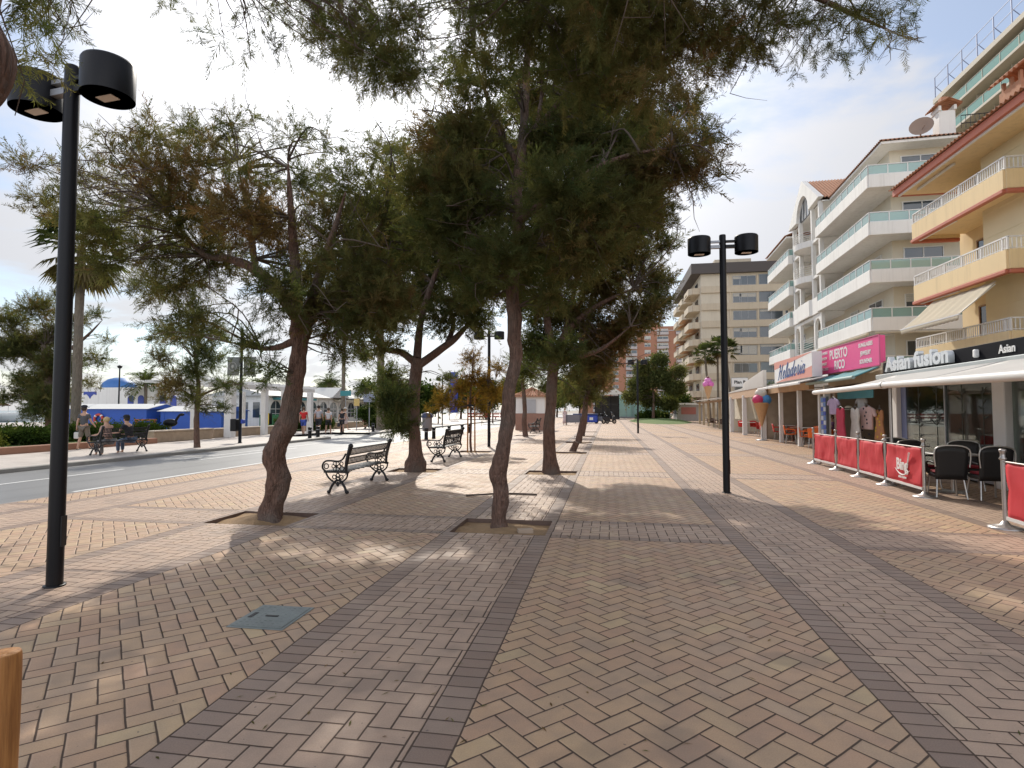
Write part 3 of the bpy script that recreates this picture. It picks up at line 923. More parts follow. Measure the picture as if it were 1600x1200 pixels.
cl += CL([(600, -150, .4, .6, .4), (760, -130, .4, .6, .4), (900, -120, .4, .7, .4), (1050, -110, .4, .7, .4), (1200, -100, .4, .7, .4), (1350, -110, .35, .6, .4)], 4.0, .5, 16)
cl += CL([(300, 20, .16, .16, .3), (345, 60, .18, .16, .3), (390, 30, .2, .2, .3), (375, 95, .12, .14, .3), (250, -10, .18, .18, .3), (420, 60, .18, .25, .35)], 3.9, .4, 17)
cl += CL([(40, 20, .14, .35, .4), (75, 45, .13, .3, .35), (60, -20, .2, .4, .35), (20, 110, .12, .35, .5), (75, 85, .08, .25, .4), (100, 5, .12, .25, .35)], 2.1, .3, 18)
tree('tamarisk_tree', 'nearest tamarisk, its trunk at the left edge, boughs hanging along the top', b, tr, lm, cl, PRO_NEAR, .21, 1500, 5, group=TG, droop=.55, twig=.006, ntw=4, amp=.2)
# ---------------------------------------------------------------- buildings on the right
M_WHITE = pbr('white_render', (0.82, 0.80, 0.76), 0.75, var=0.06, scale=0.8, bump=0.12, bscale=40, grime=0.15, streak=.35)
M_CREAMW = pbr('cream_wall', (0.72, 0.65, 0.53), 0.8, var=0.06, scale=0.8, bump=0.15, grime=0.15)
M_YEL = pbr('yellow_render', (0.80, 0.62, 0.36), 0.8, var=0.07, scale=0.7, bump=0.2, bscale=60, grime=0.12, streak=.3)
M_YELP = pbr('pale_yellow_panel', (0.78, 0.67, 0.45), 0.75, var=0.06, scale=0.7, bump=0.15, grime=0.15)
M_RED = pbr('oxide_red_paint', (0.46, 0.14, 0.085), 0.6, var=0.15)
M_TILE = pbr('clay_tile', (0.46, 0.23, 0.135), 0.85, var=0.35, scale=4, bump=0.4, bscale=30, grime=0.35)
M_WMET = pbr('white_painted_metal', (0.74, 0.73, 0.71), 0.45, var=0.06, grime=0.1)
M_GREYM = pbr('grey_metal', (0.32, 0.33, 0.35), 0.42, metal=0.6, var=0.1)
M_STEEL = pbr('brushed_steel', (0.46, 0.43, 0.41), 0.38, metal=0.9, var=0.12)
M_DARK = pbr('dark_interior', (0.035, 0.032, 0.03), 0.8, var=0.3)
M_BLACK = pbr('black_paint', (0.007, 0.007, 0.009), 0.42, var=0.3, bump=0.08, bscale=90, spec=0.28)


def canvas_mat(name, col, trans=.45):
    """awning cloth that lets some daylight through"""
    N = NT(name)
    nz = N.noise(1.2, 5, N.obj())
    c = N.mix(nz, tuple(v * .92 for v in col), tuple(min(1, v * 1.06) for v in col))
    d = N.n('ShaderNodeBsdfDiffuse'); t = N.n('ShaderNodeBsdfTranslucent')
    N.t.links.new(c, d.inputs[0]); N.t.links.new(c, t.inputs[0])
    mxs = N.n('ShaderNodeMixShader'); mxs.inputs[0].default_value = trans
    N.t.links.new(d.outputs[0], mxs.inputs[1]); N.t.links.new(t.outputs[0], mxs.inputs[2])
    N.t.links.new(mxs.outputs[0], N.out.inputs[0])
    return N.m


M_CANV = canvas_mat('white_canvas', (0.80, 0.78, 0.75))
M_CREAMC = canvas_mat('cream_canvas', (0.76, 0.70, 0.58))
M_TEAL = pbr('teal_canvas', (0.07, 0.24, 0.26), 0.8, var=0.15, grime=0.25)
M_BEIGE = pbr('beige_concrete', (0.64, 0.54, 0.41), 0.85, var=0.07, scale=0.5, bump=0.15, grime=0.15, streak=.3)
M_BEIGEL = pbr('pale_beige_panel', (0.70, 0.62, 0.50), 0.85, var=0.06, scale=0.5, bump=0.15, grime=0.15, streak=.3)
M_TERRA = pbr('terracotta_render', (0.42, 0.20, 0.125), 0.85, var=0.08, scale=0.3, bump=0.15, grime=0.2)
M_WOOD = pbr('warm_wood', (0.30, 0.17, 0.075), 0.6, var=0.3, scale=6, bump=0.2)
M_PINKS = pbr('pink_sign_face', (0.80, 0.085, 0.28), 0.5, var=0.05)
M_SIGNW0 = pbr('appliance_white', (0.7, 0.69, 0.66), .5)
M_SIGNW = pbr('sign_white', (0.80, 0.79, 0.77), 0.5, var=0.03)
G_AQUA = glass_mat('aqua_balcony_glass', (0.48, 0.74, 0.70), 0.75, 0.10, 0.05, 0.42)
G_GREEN = glass_mat('green_balcony_glass', (0.30, 0.66, 0.56), 0.7, 0.08, 0.08, 0.35)
G_SHOP = glass_mat('shop_glass', (0.62, 0.68, 0.64), 0.85, 0.025, 0.02, 0.97)


def window_glass():
    N = NT('window_glass')
    N.col((0.045, 0.06, 0.075, 1)); N.b.inputs['Roughness'].default_value = 0.06; N.b.inputs['Specular IOR Level'].default_value = 0.9
    N.bump(N.noise(1.5, 2, N.pos()), 0.05, 0.02)
    return N.m


M_WGL = window_glass()
M_SHUT = pbr('roller_shutter_slats', (0.55, 0.52, 0.46), .6, var=.1)
RW = random.Random(21)


def rail_glass(parent, pts, z0, h, step, glass, name='glass_railing'):
    """glass balustrade along a polyline (local x,y)"""
    g, f = MB(), MB()
    for a, b in zip(pts[:-1], pts[1:]):
        a, b = Vector(a), Vector(b)
        L = (b - a).length
        n = max(1, round(L / step))
        f.bar((a.x, a.y, z0 + h), (b.x, b.y, z0 + h), 0.07, 0.05)
        f.bar((a.x, a.y, z0 + .03), (b.x, b.y, z0 + .03), 0.05, 0.04)
        for i in range(n + 1):
            p = a.lerp(b, i / n)
            f.box(p.x - .028, p.x + .028, p.y - .028, p.y + .028, z0 - .02, z0 + h + .02)
        g.bar((a.x, a.y, z0 + h / 2), (b.x, b.y, z0 + h / 2), 0.012, h - .06)
    o = f.build(name, M_WMET, parent)
    g.build('glass_panel', glass, o)
    return o


def band(mb, pts, z0, z1, t=0.14):
    """upright parapet strip along a polyline"""
    for a, b in zip(pts[:-1], pts[1:]):
        mb.bar((a[0], a[1], (z0 + z1) / 2), (b[0], b[1], (z0 + z1) / 2), t, z1 - z0)


def tile_roof(mb, p00, p10, p01, p11, period=0.24, amp=0.05):
    """corrugated clay roof; p00-p01 is the eave, rows run up to p10-p11"""
    p00, p10, p01, p11 = map(Vector, (p00, p10, p01, p11))
    L = (p01 - p00).length
    nv = max(8, int(L / period * 6))
    nrm = (p10 - p00).cross(p01 - p00).normalized()
    if nrm.z < 0: nrm = -nrm

    def fn(u, v):
        a = p00.lerp(p01, v); b = p10.lerp(p11, v)
        return a.lerp(b, u) + nrm * (amp * math.sin(2 * PI * v * L / period) + 0.02 * (u * 9 % 1))
    mb.sheet(fn, 10, nv)


def win_mesh(w, h, kind='two', frame=None, depth=0.08, shut=0.0):
    """window facing -y, origin at bottom centre: frame + panes in one mesh"""
    m = MB()
    t = 0.06
    m.box(-w / 2, -w / 2 + t, -depth, 0, 0, h); m.box(w / 2 - t, w / 2, -depth, 0, 0, h)
    m.box(-w / 2 + t, w / 2 - t, -depth, 0, 0, t); m.box(-w / 2 + t, w / 2 - t, -depth, 0, h - t, h)
    if kind == 'two': m.box(-t / 2, t / 2, -depth + .01, 0, t, h - t)
    m.mat(1).box(-w / 2 + t, w / 2 - t, -depth * .45, 0, t, h - t)
    if shut:
        m.mat(2)
        n = max(2, int(h * shut / .11))
        for i in range(n): m.box(-w / 2 + t, w / 2 - t, -depth * .75, -depth * .5, h - t - (i + 1) * .11, h - t - i * .11 - .012)
    o = m.build('window', [frame or M_WMET, M_WGL, M_SHUT])
    me = o.data
    bpy.data.objects.remove(o)
    return me


def put(me, name, parent, loc, rz=0.0):
    o = bpy.data.objects.new(name, me)
    COL.objects.link(o); o.parent = parent; o.location = loc; o.rotation_euler = (0, 0, rz)
    return o


FACE_STREET = -PI / 2     # a -y facing mesh turned to face -x

# --- yellow apartment building
yb = thing('apartment_building', 'yellow apartment block with dark red trim, white balusters and a tiled eave', 'building', (14.0, 28.8, 0))
mb = MB()
mb.box(2.1, 12, -3.2, 0, 0, 11.9)                     # behind the recessed balconies
mb.box(2.1, 12, 0, .35, 0, 12.2)
mb.build('wall', M_YEL, yb)
mb = MB()
mb.box(1.0, 12, -22, -3.2, 3.4, 12.0)
for z in (5.6, 6.6, 8.4, 9.4, 11.3): mb.box(.985, 1.0, -22, -3.2, z, z + .025)
mb.build('bay_wall', M_YELP, yb)
for zf in (4.35, 7.25, 10.13):
    pts = [(1.9, 0.0), (0.0, 0.0), (0.0, -6.2), (1.0, -6.2)]
    m = MB()
    m.box(.07, 2.1, -6.13, -.07, zf - .55, zf - .38)
    band(m, pts, zf - .7, zf)
    bal = m.build('balcony', M_YEL, yb, bevel=.01)
    m = MB()
    band(m, [(1.9, 0.03), (-.03, 0.03), (-.03, -6.23), (1.0, -6.23)], zf - .86, zf - .72, .20)
    m.build('trim', M_RED, bal, bevel=.02)
    m = MB()
    for a, b in zip(pts[:-1], pts[1:]):
        a, b = Vector(a), Vector(b)
        m.bar((a.x, a.y, zf + .46), (b.x, b.y, zf + .46), .06, .05)
        m.bar((a.x, a.y, zf + .06), (b.x, b.y, zf + .06), .04, .03)
        n = int((b - a).length / .13)
        for i in range(n + 1):
            p = a.lerp(b, i / n)
            w = .03 if i % 9 == 0 else .014
            m.box(p.x - w, p.x + w, p.y - w, p.y + w, zf, zf + .46)
    m.build('railing', M_WMET, bal)
    m = MB(); m.box(.05, .14, -3.1, -.3, zf + 2.02 if zf < 10 else zf + 1.5, zf + 2.1 if zf < 10 else zf + 1.58)
    m.build('awning_rail', M_WMET, yb)
wm_ = win_mesh(1.5, 2.1, 'two', M_WOOD)
for zf in (4.0, 6.9, 9.8): put(wm_, 'balcony_door', yb, (2.1, -1.7, zf), FACE_STREET)
wm2_ = win_mesh(1.1, 1.3, 'two', M_WMET)
for zf in (5.0, 7.9): put(wm2_, 'window', yb, (1.0, -8.0, zf), FACE_STREET)
m = MB()                                               # eave: soffit, red fascia, tiles
m.box(-.35, 3, -22, .6, 11.76, 11.9)
roof = m.build('roof', M_YEL, yb)
MB().box(-.5, -.35, -22, .75, 11.74, 12.02).box(-.35, 3, .6, .75, 11.74, 12.02).build('fascia', M_RED, roof)
MB().box(-.36, -.28, -22, .5, 11.66, 11.76).build('soffit_trim', M_WMET, roof)
m = MB(); tile_roof(m, (-.62, .85, 12.06), (4.5, .85, 13.6), (-.62, -22, 12.06), (4.5, -22, 13.6)); m.build('tiles', M_TILE, roof)
m = MB(); m.box(.1, .9, -7.0, -5.9, 12.2, 13.0)
for sx in (.15, .75):
    for sy in (-6.9, -6.45, -6.05): m.box(sx, sx + .1, sy, sy + .1, 13.0, 13.35)
tile_roof(m, (-.1, -7.3, 13.35), (.5, -7.3, 13.8), (-.1, -5.6, 13.35), (.5, -5.6, 13.8))
tile_roof(m, (1.1, -7.3, 13.35), (.5, -7.3, 13.8), (1.1, -5.6, 13.35), (.5, -5.6, 13.8))
m.build('chimney', M_TILE, yb)
m = MB()                                               # pulled-out awning on the first floor


def awn(u, v):
    x = .1 - 1.3 * u; z = 6.3 - 1.22 * u - .05 * math.sin(u * PI)
    return (x, -1.2 - 4.2 * v, z + .015 * math.sin(v * 40))


m.sheet(awn, 8, 40)
m.sheet(lambda u, v: (-1.21, -1.2 - 4.2 * v, 5.08 - u * (.17 + .035 * abs(math.sin(v * PI * 16)))), 2, 96)
aw = m.build('awning', M_CREAMC, yb, solid=.012)
MB().bar((.1, -1.3, 6.2), (-1.15, -1.25, 5.12), .04, .04).bar((.1, -5.3, 6.2), (-1.15, -5.35, 5.12), .04, .04).bar((-1.2, -1.15, 5.09), (-1.2, -5.45, 5.09), .05, .05).build('awning_arm', M_WMET, aw)

# --- white apartment building
wb = thing('apartment_building', 'white apartment block with aqua glass balconies and an arched gable', 'building', (15.6, 37.0, 0), R(-2.8))
ZF = (3.7, 6.6, 9.5, 12.4, 15.3)
mb = MB()
mb.box(1.9, 14, 1.8, 10.4, 0, 18.0).box(2.6, 14, 10.4, 18.4, 0, 18.2).box(1.9, 14, 18.4, 27, 0, 17.6)
mb.build('wall', M_CREAMW, wb)
WD = [win_mesh(2.2, 2.15, 'two', M_WMET, shut=q) for q in (0, .25, .7)]; WN = [win_mesh(1.5, 2.15, 'two', M_WMET, shut=q) for q in (0, .4)]
for zf in ZF:
    pts = [(6.4, 0), (0, 0), (0, 10.3), (1.9, 10.3)]
    m = MB(); m.box(.08, 1.9, .08, 10.2, zf - .28, zf - .06); m.box(1.9, 6.3, .08, 1.8, zf - .28, zf - .06)
    band(m, pts, zf - .34, zf + .44)
    bal = m.build('balcony', M_WHITE, wb, bevel=.012)
    rail_glass(bal, pts, zf + .44, .6, 1.15, G_AQUA)
    put(RW.choice(WD), 'balcony_door', wb, (3.6, 1.8, zf)); 
    put(RW.choice(WD), 'balcony_door', wb, (1.9, 4.4, zf), FACE_STREET); put(RW.choice(WN), 'window', wb, (1.9, 8.2, zf), FACE_STREET)
    if zf > 4:
        pts = [(1.9, 18.5), (0, 18.5), (0, 27), (1.9, 27)]
        m = MB(); m.box(.08, 1.9, 18.58, 26.92, zf - .28, zf - .06); band(m, pts, zf - .34, zf + .44)
        bal = m.build('balcony', M_WHITE, wb, bevel=.012)
        rail_glass(bal, pts, zf + .44, .6, 1.15, G_AQUA)
        put(RW.choice(WN), 'window', wb, (1.9, 21.5, zf), FACE_STREET); put(RW.choice(WN), 'window', wb, (1.9, 24.6, zf), FACE_STREET)
    put(RW.choice(WN), 'window', wb, (2.6, 14.4, zf), FACE_STREET)
# centre bay: columns, arches, rounded balconies, gable
for y in (10.65, 12.6, 16.2, 18.15):
    MB().box(.3, .62, y - .16, y + .16, 9.9, 18.0).build('column', M_WHITE, wb, bevel=.02)
m = MB(); m.box(.25, 2.6, 10.5, 18.3, 9.25, 9.42); band(m, [(.25, 10.5), (.25, 12.5), (0.1, 12.7), (0.1, 16.1), (.25, 16.3), (.25, 18.3)], 9.2, 10.5, .16)
m.build('balcony', M_WHITE, wb, bevel=.012)
for zf in (12.4, 15.3):
    pts = [(.5 - 1.0 * math.sin(PI * t) ** .8 if 0 < t < 1 else .5, 12.7 + 3.4 * t) for t in [i / 12 for i in range(13)]]
    m = MB(); m.prism(pts + [(2.6, 16.1), (2.6, 12.7)], 2, zf - .25, zf - .02); band(m, pts, zf - .3, zf + .22, .1)
    bal = m.build('balcony', M_WHITE, wb)
    m = MB()
    for k in range(5): m.tube([(p[0], p[1], zf + .34 + k * .17) for p in pts], .022, 5)
    m.build('railing', M_WMET, bal)
    MB().box(.3, 2.6, 10.5, 12.6, zf - .25, zf - .02).box(.3, 2.6, 16.2, 18.3, zf - .25, zf - .02).build('floor_slab', M_WHITE, wb)


def arch_panel(m, y0, y1, z0, z1, yc, r, zs, x0, x1):
    """wall y0..y1, z0..z1 with an arched opening of radius r, springing at zs"""
    n = 14
    up = [(yc + r * math.cos(PI - PI * i / n), zs + r * math.sin(PI * i / n)) for i in range(n + 1)]
    m.box(x0, x1, y0, yc - r, z0, z1); m.box(x0, x1, yc + r, y1, z0, z1)
    for a, b in zip(up[:-1], up[1:]):
        m.prism([a, b, (b[0], z1), (a[0], z1)], 0, x0, x1)


m = MB()
for y0, y1, yc, r in ((10.5, 12.5, 11.5, .72), (16.3, 18.3, 17.3, .72)): arch_panel(m, y0, y1, 6.4, 9.18, yc, r, 8.1, .3, .55)
m.box(.3, .55, 12.5, 16.3, 8.9, 9.18)
m.build('arcade', M_WHITE, wb, bevel=.015)
m = MB()
for k in range(5): m.bar((.42, 10.6, 6.75 + k * .19), (.42, 18.2, 6.75 + k * .19), .03, .03)
m.build('railing', M_WMET, wb)
MB().box(.3, 2.6, 10.5, 18.3, 6.25, 6.42).build('floor_slab', M_WHITE, wb)
m = MB()
n = 18; yc, r, zs = 14.4, 1.75, 17.95
up = [(yc + r * math.cos(PI - PI * i / n), zs + r * math.sin(PI * i / n)) for i in range(n + 1)]
gz = lambda y: 21.1 - abs(y - yc) * (3.0 / 4.5)
for a, b in zip(up[:-1], up[1:]): m.prism([a, b, (b[0], gz(b[0])), (a[0], gz(a[0]))], 0, .1, .5)
m.prism([(9.9, 18.1), (yc - r, 18.0), (yc - r, gz(yc - r))], 0, .1, .5); m.prism([(18.9, 18.1), (yc + r, gz(yc + r)), (yc + r, 18.0)], 0, .1, .5)
gb = m.build('gable', M_WHITE, wb)
m = MB(); m.prism(up, 0, .42, .46); gl = m.build('arch_window', M_WGL, wb)
m = MB(); m.tube([(.36, p[0], p[1]) for p in up], .07, 6)
for k in (-.9, 0, .9): m.box(.36, .43, yc + k - .04, yc + k + .04, 17.95, 17.95 + math.sqrt(max(0, r * r - k * k)))
m.build('frame', M_WMET, gl)
m = MB()
tile_roof(m, (.5, 10.2, 18.15), (.5, 14.4, 21.0), (9, 10.2, 18.15), (9, 14.4, 21.0)); tile_roof(m, (.5, 18.6, 18.15), (.5, 14.4, 21.0), (9, 18.6, 18.15), (9, 14.4, 21.0))
tile_roof(m, (.9, .5, 18.05), (5.4, 5, 19.8), (.9, 10.2, 18.05), (5.4, 10.2, 19.8)); tile_roof(m, (.9, .5, 18.05), (5.4, 5, 19.8), (14, .5, 18.05), (14, 5, 19.8))
tile_roof(m, (-.2, 19, 17.75), (5, 19, 19.6), (-.2, 27.3, 17.75), (5, 27.3, 19.6))
rf = m.build('roof', M_TILE, wb)
MB().box(.5, 2.7, 10.3, 18.5, 17.86, 17.95).build('ceiling', M_WHITE, rf)
MB().box(1.0, 2.2, .6, 10.2, 17.85, 18.0).box(2.2, 14, .6, 2.2, 17.85, 18.0).build('eave', M_WHITE, rf)
MB().box(-.1, 2, 18.9, 27.2, 17.5, 17.66).build('eave', M_WHITE, rf)
m = MB(); m.box(4.9, 5.8, 2.2, 3.0, 18.4, 20.3); m.box(4.85, 5.0, 2.1, 3.1, 20.3, 20.6).box(5.7, 5.85, 2.1, 3.1, 20.3, 20.6)
ch = m.build('chimney', M_WHITE, wb)
m = MB(); tile_roof(m, (4.6, 1.9, 20.6), (5.35, 1.9, 21.0), (4.6, 3.3, 20.6), (5.35, 3.3, 21.0), .2); tile_roof(m, (6.1, 1.9, 20.6), (5.35, 1.9, 21.0), (6.1, 3.3, 20.6), (5.35, 3.3, 21.0), .2)
m.box(5.15, 5.5, 2.4, 2.8, 20.95, 21.3); m.build('cap', M_TILE, ch)
m = MB()                                             # dish on the terrace edge
m.T = Matrix.Translation((4.0, 2.4, 19.4)) @ Matrix.Rotation(R(70), 4, 'X') @ Matrix.Rotation(R(-25), 4, 'Y')
m.lathe([(.02, 0), (.3, .04), (.55, .14), (.66, .22), (.64, .22), (.3, .07), (.0, .03)], 20); m.T = None
m.tube([(4.0, 2.6, 18.6), (4.0, 2.5, 19.4)], .05, 6); m.tube([(4.0, 2.3, 19.3), (3.9, 1.7, 19.3)], .02, 5)
m.build('satellite_dish', pbr('dish_grey', (0.30, 0.21, 0.16), 0.6), wb)
m = MB()
for z in (19.3, 19.8): m.bar((6, 2.0, z), (12, 2.0, z), .04, .04)
for k in range(25): m.box(6 + k * .25 - .012, 6 + k * .25 + .012, 1.99, 2.01, 19.0, 19.8)
m.build('terrace_railing', M_BLACK, wb)
for zf, xx in ((6.6, 5.6), (9.5, 1.75), (12.4, 5.5)):
    m = MB(); m.box(xx, xx + .85, 1.45, 1.75, zf + .0, zf + .6); u_ = m.build('air_conditioner', M_SIGNW0, wb, bevel=.02)
    MB().lathe([(.2, 0), (.2, .02), (0, .02)], 14).build('fan_grille', M_GREYM, u_).matrix_local = Matrix.Translation((xx + .3, 1.44, zf + .3)) @ Matrix.Rotation(PI / 2, 4, 'X')
m = MB(); m.tube([(-.15, .3, 6.12), (-.15, 10, 6.12)], .09, 8); m.tube([(.1, -.1, 6.15), (6, -.1, 6.15)], .07, 8); m.build('rolled_awning', M_CREAMC, wb)

# --- beige tower further on
bt = thing('apartment_building', 'beige slab block with dark roof band and stepped side balconies, beyond the white one', 'building', (15.4, 98.5, 0))
m = MB(); m.box(0, 34, 0, 26, 0, 24.6).build('wall', M_BEIGEL, bt)
m = MB(); m.box(-1.6, 35, -.7, 27, 24.2, 25.9); rf = m.build('roof', pbr('dark_roof_band', (0.10, 0.085, 0.08), 0.7), bt)
MB().box(3, 9, 4, 10, 25.9, 27.6).box(16, 20, 3, 8, 25.9, 27).build('roof_housing', M_BEIGE, rf)
W1 = [win_mesh(1.3, 1.5, 'one', M_GREYM, shut=q) for q in (0, .3, .75)]; W2 = [win_mesh(2.6, 1.5, 'two', M_GREYM, shut=q) for q in (0, 0, .4, .9)]; W3 = [win_mesh(3.6, 1.7, 'two', M_GREYM, shut=q) for q in (0, 0, .25, .6)]
sb = win_mesh(2.6, 2.1, 'two', M_BLACK)
for k in range(8):
    zf = 1.2 + k * 2.9
    m = MB(); m.box(.0, 34, -.28, -.02, zf - .5, zf + .62)
    for xx in (4.5, 8.85, 17.2): m.box(xx, xx + .25, -.2, -.01, zf + .62, zf + 2.4)
    m.build('parapet_band', M_BEIGE, bt)
    put(RW.choice(W1), 'window', bt, (5.75, -.02, zf + .68)); put(RW.choice(W2), 'window', bt, (7.75 - .35, -.02, zf + .68))
    for xx in (11.0, 15.0, 19.6, 23.6, 28, 32): put(RW.choice(W3), 'window', bt, (xx, -.02, zf + .66))
    for j, yy in enumerate((1.0, 9.5, 18)):
        m = MB(); pts = [(0, yy), (-1.2, yy), (-1.75, yy + .8), (-1.75, yy + 6.2), (-1.2, yy + 7), (0, yy + 7)]
        m.prism(pts, 2, zf - .45, zf - .25); band(m, pts, zf - .45, zf + .6, .16)
        b_ = m.build('balcony', M_BEIGE, bt)
        put(sb, 'balcony_door', bt, (-.02, yy + 3.5, zf - .2), FACE_STREET)
        if k < 6 and (k + j) % 2 == 0:
            m = MB(); m.sheet(lambda u, v: (-.1 - 2.1 * u, yy + .6 + 5.6 * v, zf + 2.2 - .9 * u), 3, 4); m.build('awning', pbr('orange_canvas', (0.62, 0.32, 0.16), 0.85, var=.2), b_, solid=.02)

# --- terracotta block closing the view
tb_ = thing('apartment_building', 'large terracotta block of many storeys closing the far end of the promenade', 'building', (-12, 238, 0))
m = MB(); m.box(0, 46, 0, 18, 0, 35.5); m.box(30, 33, 2, 8, 35.5, 37.5); m.box(40, 43, 2, 8, 35.5, 37); m.build('wall', M_TERRA, tb_)
W4 = [win_mesh(4.4, 1.5, 'two', M_WMET, shut=q) for q in (0, .3, .6)]; W5 = [win_mesh(2.4, 1.5, 'two', M_WMET, shut=q) for q in (0, .4, .8)]
M_BAND = pbr('grey_balcony_front', (0.50, 0.44, 0.42), 0.8)
for k in range(12):
    z = 1.6 + k * 2.85
    for xx, ww in ((8, W4), (15, W5), (21.5, W4), (28, W5), (34, W4), (41.5, W4)): put(RW.choice(ww), 'window', tb_, (xx, -.02, z))
    for xx in (8, 21.5, 34, 41.5): MB().box(xx - 2.3, xx + 2.3, -1.1, -.1, z - .95, z + .12).build('balcony_front', M_BAND, tb_)
MB().box(-.3, 46.3, -.3, 18.3, 33.6, 33.9).build('cornice', M_BAND, tb_)

# --- green-balconied hotel rising behind, top right
ht = thing('hotel_building', 'tall hotel with green glass balconies and rooftop railing frame, top right corner', 'building', (42.0, 79.5, 0), R(-.8))
MB().box(1.6, 16, -40, 0, 0, 41.0).build('wall', pbr('hotel_wall', (0.36, 0.33, 0.20), 0.85, var=.1), ht)
M_HSLAB = pbr('hotel_slab', (0.62, 0.56, 0.46), 0.8)
for k in range(14):
    z = 1.3 + k * 2.9 - .15
    m = MB(); m.box(-.1, 1.6, -40, .2, z - .28, z)
    fl = m.build('balcony_slab', M_HSLAB, ht)
    if k > 8:
        g = MB(); f = MB()
        g.box(-.06, -.03, -40, .15, z + .02, z + 1.05)
        for i in range(14): f.box(-.1, -.02, -i * 3 - .04, -i * 3 + .04, z, z + 1.1); f.box(1.0, 1.6, -i * 3 - .06, -i * 3 + .06, z, z + 2.62)
        f.box(-.1, -.02, -40, .2, z + 1.05, z + 1.1)
        o = f.build('railing', M_HSLAB, ht); g.build('glass_panel', G_GREEN, o)
m = MB(); m.box(-.4, 16.2, -40, .4, 40.9, 41.5); m.build('roof', M_HSLAB, ht)
m = MB()
for i in range(14):
    y = .2 - i * 2.9
    m.bar((-.2, y, 41.5), (-.2, y, 44.3), .1, .1); m.bar((1.4, y, 41.5), (-.2, y, 43.2), .06, .06)
for z in (42.9, 44.3): m.bar((-.2, .2, z), (-.2, -39, z), .06, .06)
m.build('roof_frame', pbr('blue_grey_steel', (0.17, 0.20, 0.30), 0.5, metal=.3), ht)
# ---------------------------------------------------------------- terraces and shops in front of the flats
M_INK = pbr('sign_black', (0.006, 0.006, 0.009), 0.6, var=.2, spec=.08)
M_SILV = pbr('silver_lettering', (0.70, 0.73, 0.75), 0.35, metal=.25, var=.05)
M_REDB = pbr('red_banner_fabric', (0.56, 0.028, 0.040), 0.7, var=.12, scale=5, bump=.25, bscale=14, bdist=.01)
M_LETT = pbr('white_print', (0.80, 0.78, 0.76), 0.6, var=.02)
M_NAVY = pbr('navy_print', (0.035, 0.09, 0.28), 0.6, var=.05)
M_ORANGE = pbr('orange_plastic', (0.85, 0.16, 0.02), 0.38, var=.06)
M_REDP = pbr('red_plastic', (0.66, 0.03, 0.025), 0.38, var=.06)
M_RATT = pbr('black_rattan', (0.014, 0.013, 0.013), 0.5, var=.3, bump=.6, bscale=130, bdist=.004)
M_CUSH = pbr('crimson_cushion', (0.30, 0.02, 0.035), 0.8)
M_ALU = pbr('aluminium', (0.55, 0.53, 0.50), 0.35, metal=.85)
M_SALM = pbr('salmon_print', (0.66, 0.30, 0.24), 0.6, var=.05)
UPZ = (0, 0, 1)
SKEW = R(-2.8)

# restaurant with black fascia
ar = thing('restaurant', 'glass-fronted restaurant with black fascia and a wide white awning, right edge', 'restaurant', (8.15, 12.9, 0), SKEW)
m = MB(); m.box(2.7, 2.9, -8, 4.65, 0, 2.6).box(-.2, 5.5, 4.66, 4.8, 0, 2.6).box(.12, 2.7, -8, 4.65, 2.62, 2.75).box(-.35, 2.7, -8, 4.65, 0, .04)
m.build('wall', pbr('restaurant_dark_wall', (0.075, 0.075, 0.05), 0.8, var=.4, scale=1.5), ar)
m = MB(); m.box(.1, 5.5, -8, 6.45, 2.88, 2.96); m.build('roof', M_BEIGE, ar)
fa = MB().box(-.02, .1, -8, 6.5, 2.64, 3.02).build('fascia', M_INK, ar, bevel=.01)
MB().box(-.24, -.02, -8, 6.5, 2.48, 2.64).build('awning_cassette', pbr('pale_grey_box', (0.42, 0.45, 0.45), .6), ar, bevel=.015)
for y0, y1 in ((-.42, -.02), (4.3, 4.62), (-5, -4.6)):
    MB().box(-.55, -.25, y0, y1, 0, 2.48).build('column', M_WMET, ar, bevel=.015)
MB().box(-.44, -.27, 4.0, 4.295, 0, 2.40).build('blue_panel', pbr('blue_grey_panel', (0.15, 0.19, 0.36), .5), ar)
bam = MB()


def bamboo(mb, y, z0, z1, s=1.0, seed=0):
    r = random.Random(seed)
    z = z0
    while z < z1:
        h = .16 * s * r.uniform(.8, 1.2)
        mb.box(-.437, -.433, y - .016 * s, y + .016 * s, z, z + h * .9); z += h
    for _ in range(int(7 * s)):
        zz = r.uniform(z0 + .3, z1); a = r.choice([-1, 1]) * r.uniform(.3, 1.1); L = r.uniform(.16, .34) * s
        dy, dz = math.sin(a) * L, math.cos(a) * L * .6
        mb.add([(-.435, y, zz), (-.435, y + dy * .5 + .02, zz + dz * .5 + .03), (-.435, y + dy, zz + dz), (-.435, y + dy * .5, zz + dz * .5 - .03)], [(0, 1, 2, 3)])


for y0, y1 in ((-4.58, -.45), (0.0, 3.98)):
    g = MB().box(-.43, -.41, y0, y1, .1, 2.38).build('glass_pane', G_SHOP, ar)
    fr = MB()
    for z in (.05, 2.36): fr.box(-.46, -.38, y0, y1, z, z + .06)
    fr.box(-.46, -.38, (y0 + y1) / 2 - .02, (y0 + y1) / 2 + .02, .11, 2.36)
    fr.build('frame', M_GREYM, g)
    for i, (yy, z0, z1, s) in enumerate(((y0 + .5, .6, 2.0, .9), (y0 + 1.3, .4, 2.3, 1.0), (y0 + 2.4, .7, 2.1, 1.3), (y0 + 3.3, .5, 2.2, 1.1))): b_ = MB(); bamboo(b_, yy, z0, z1, s, i + int(y0 * 3)); b_.build('bamboo_decal', pbr('bamboo_decal', (0.02, 0.028, 0.02), .7), g)
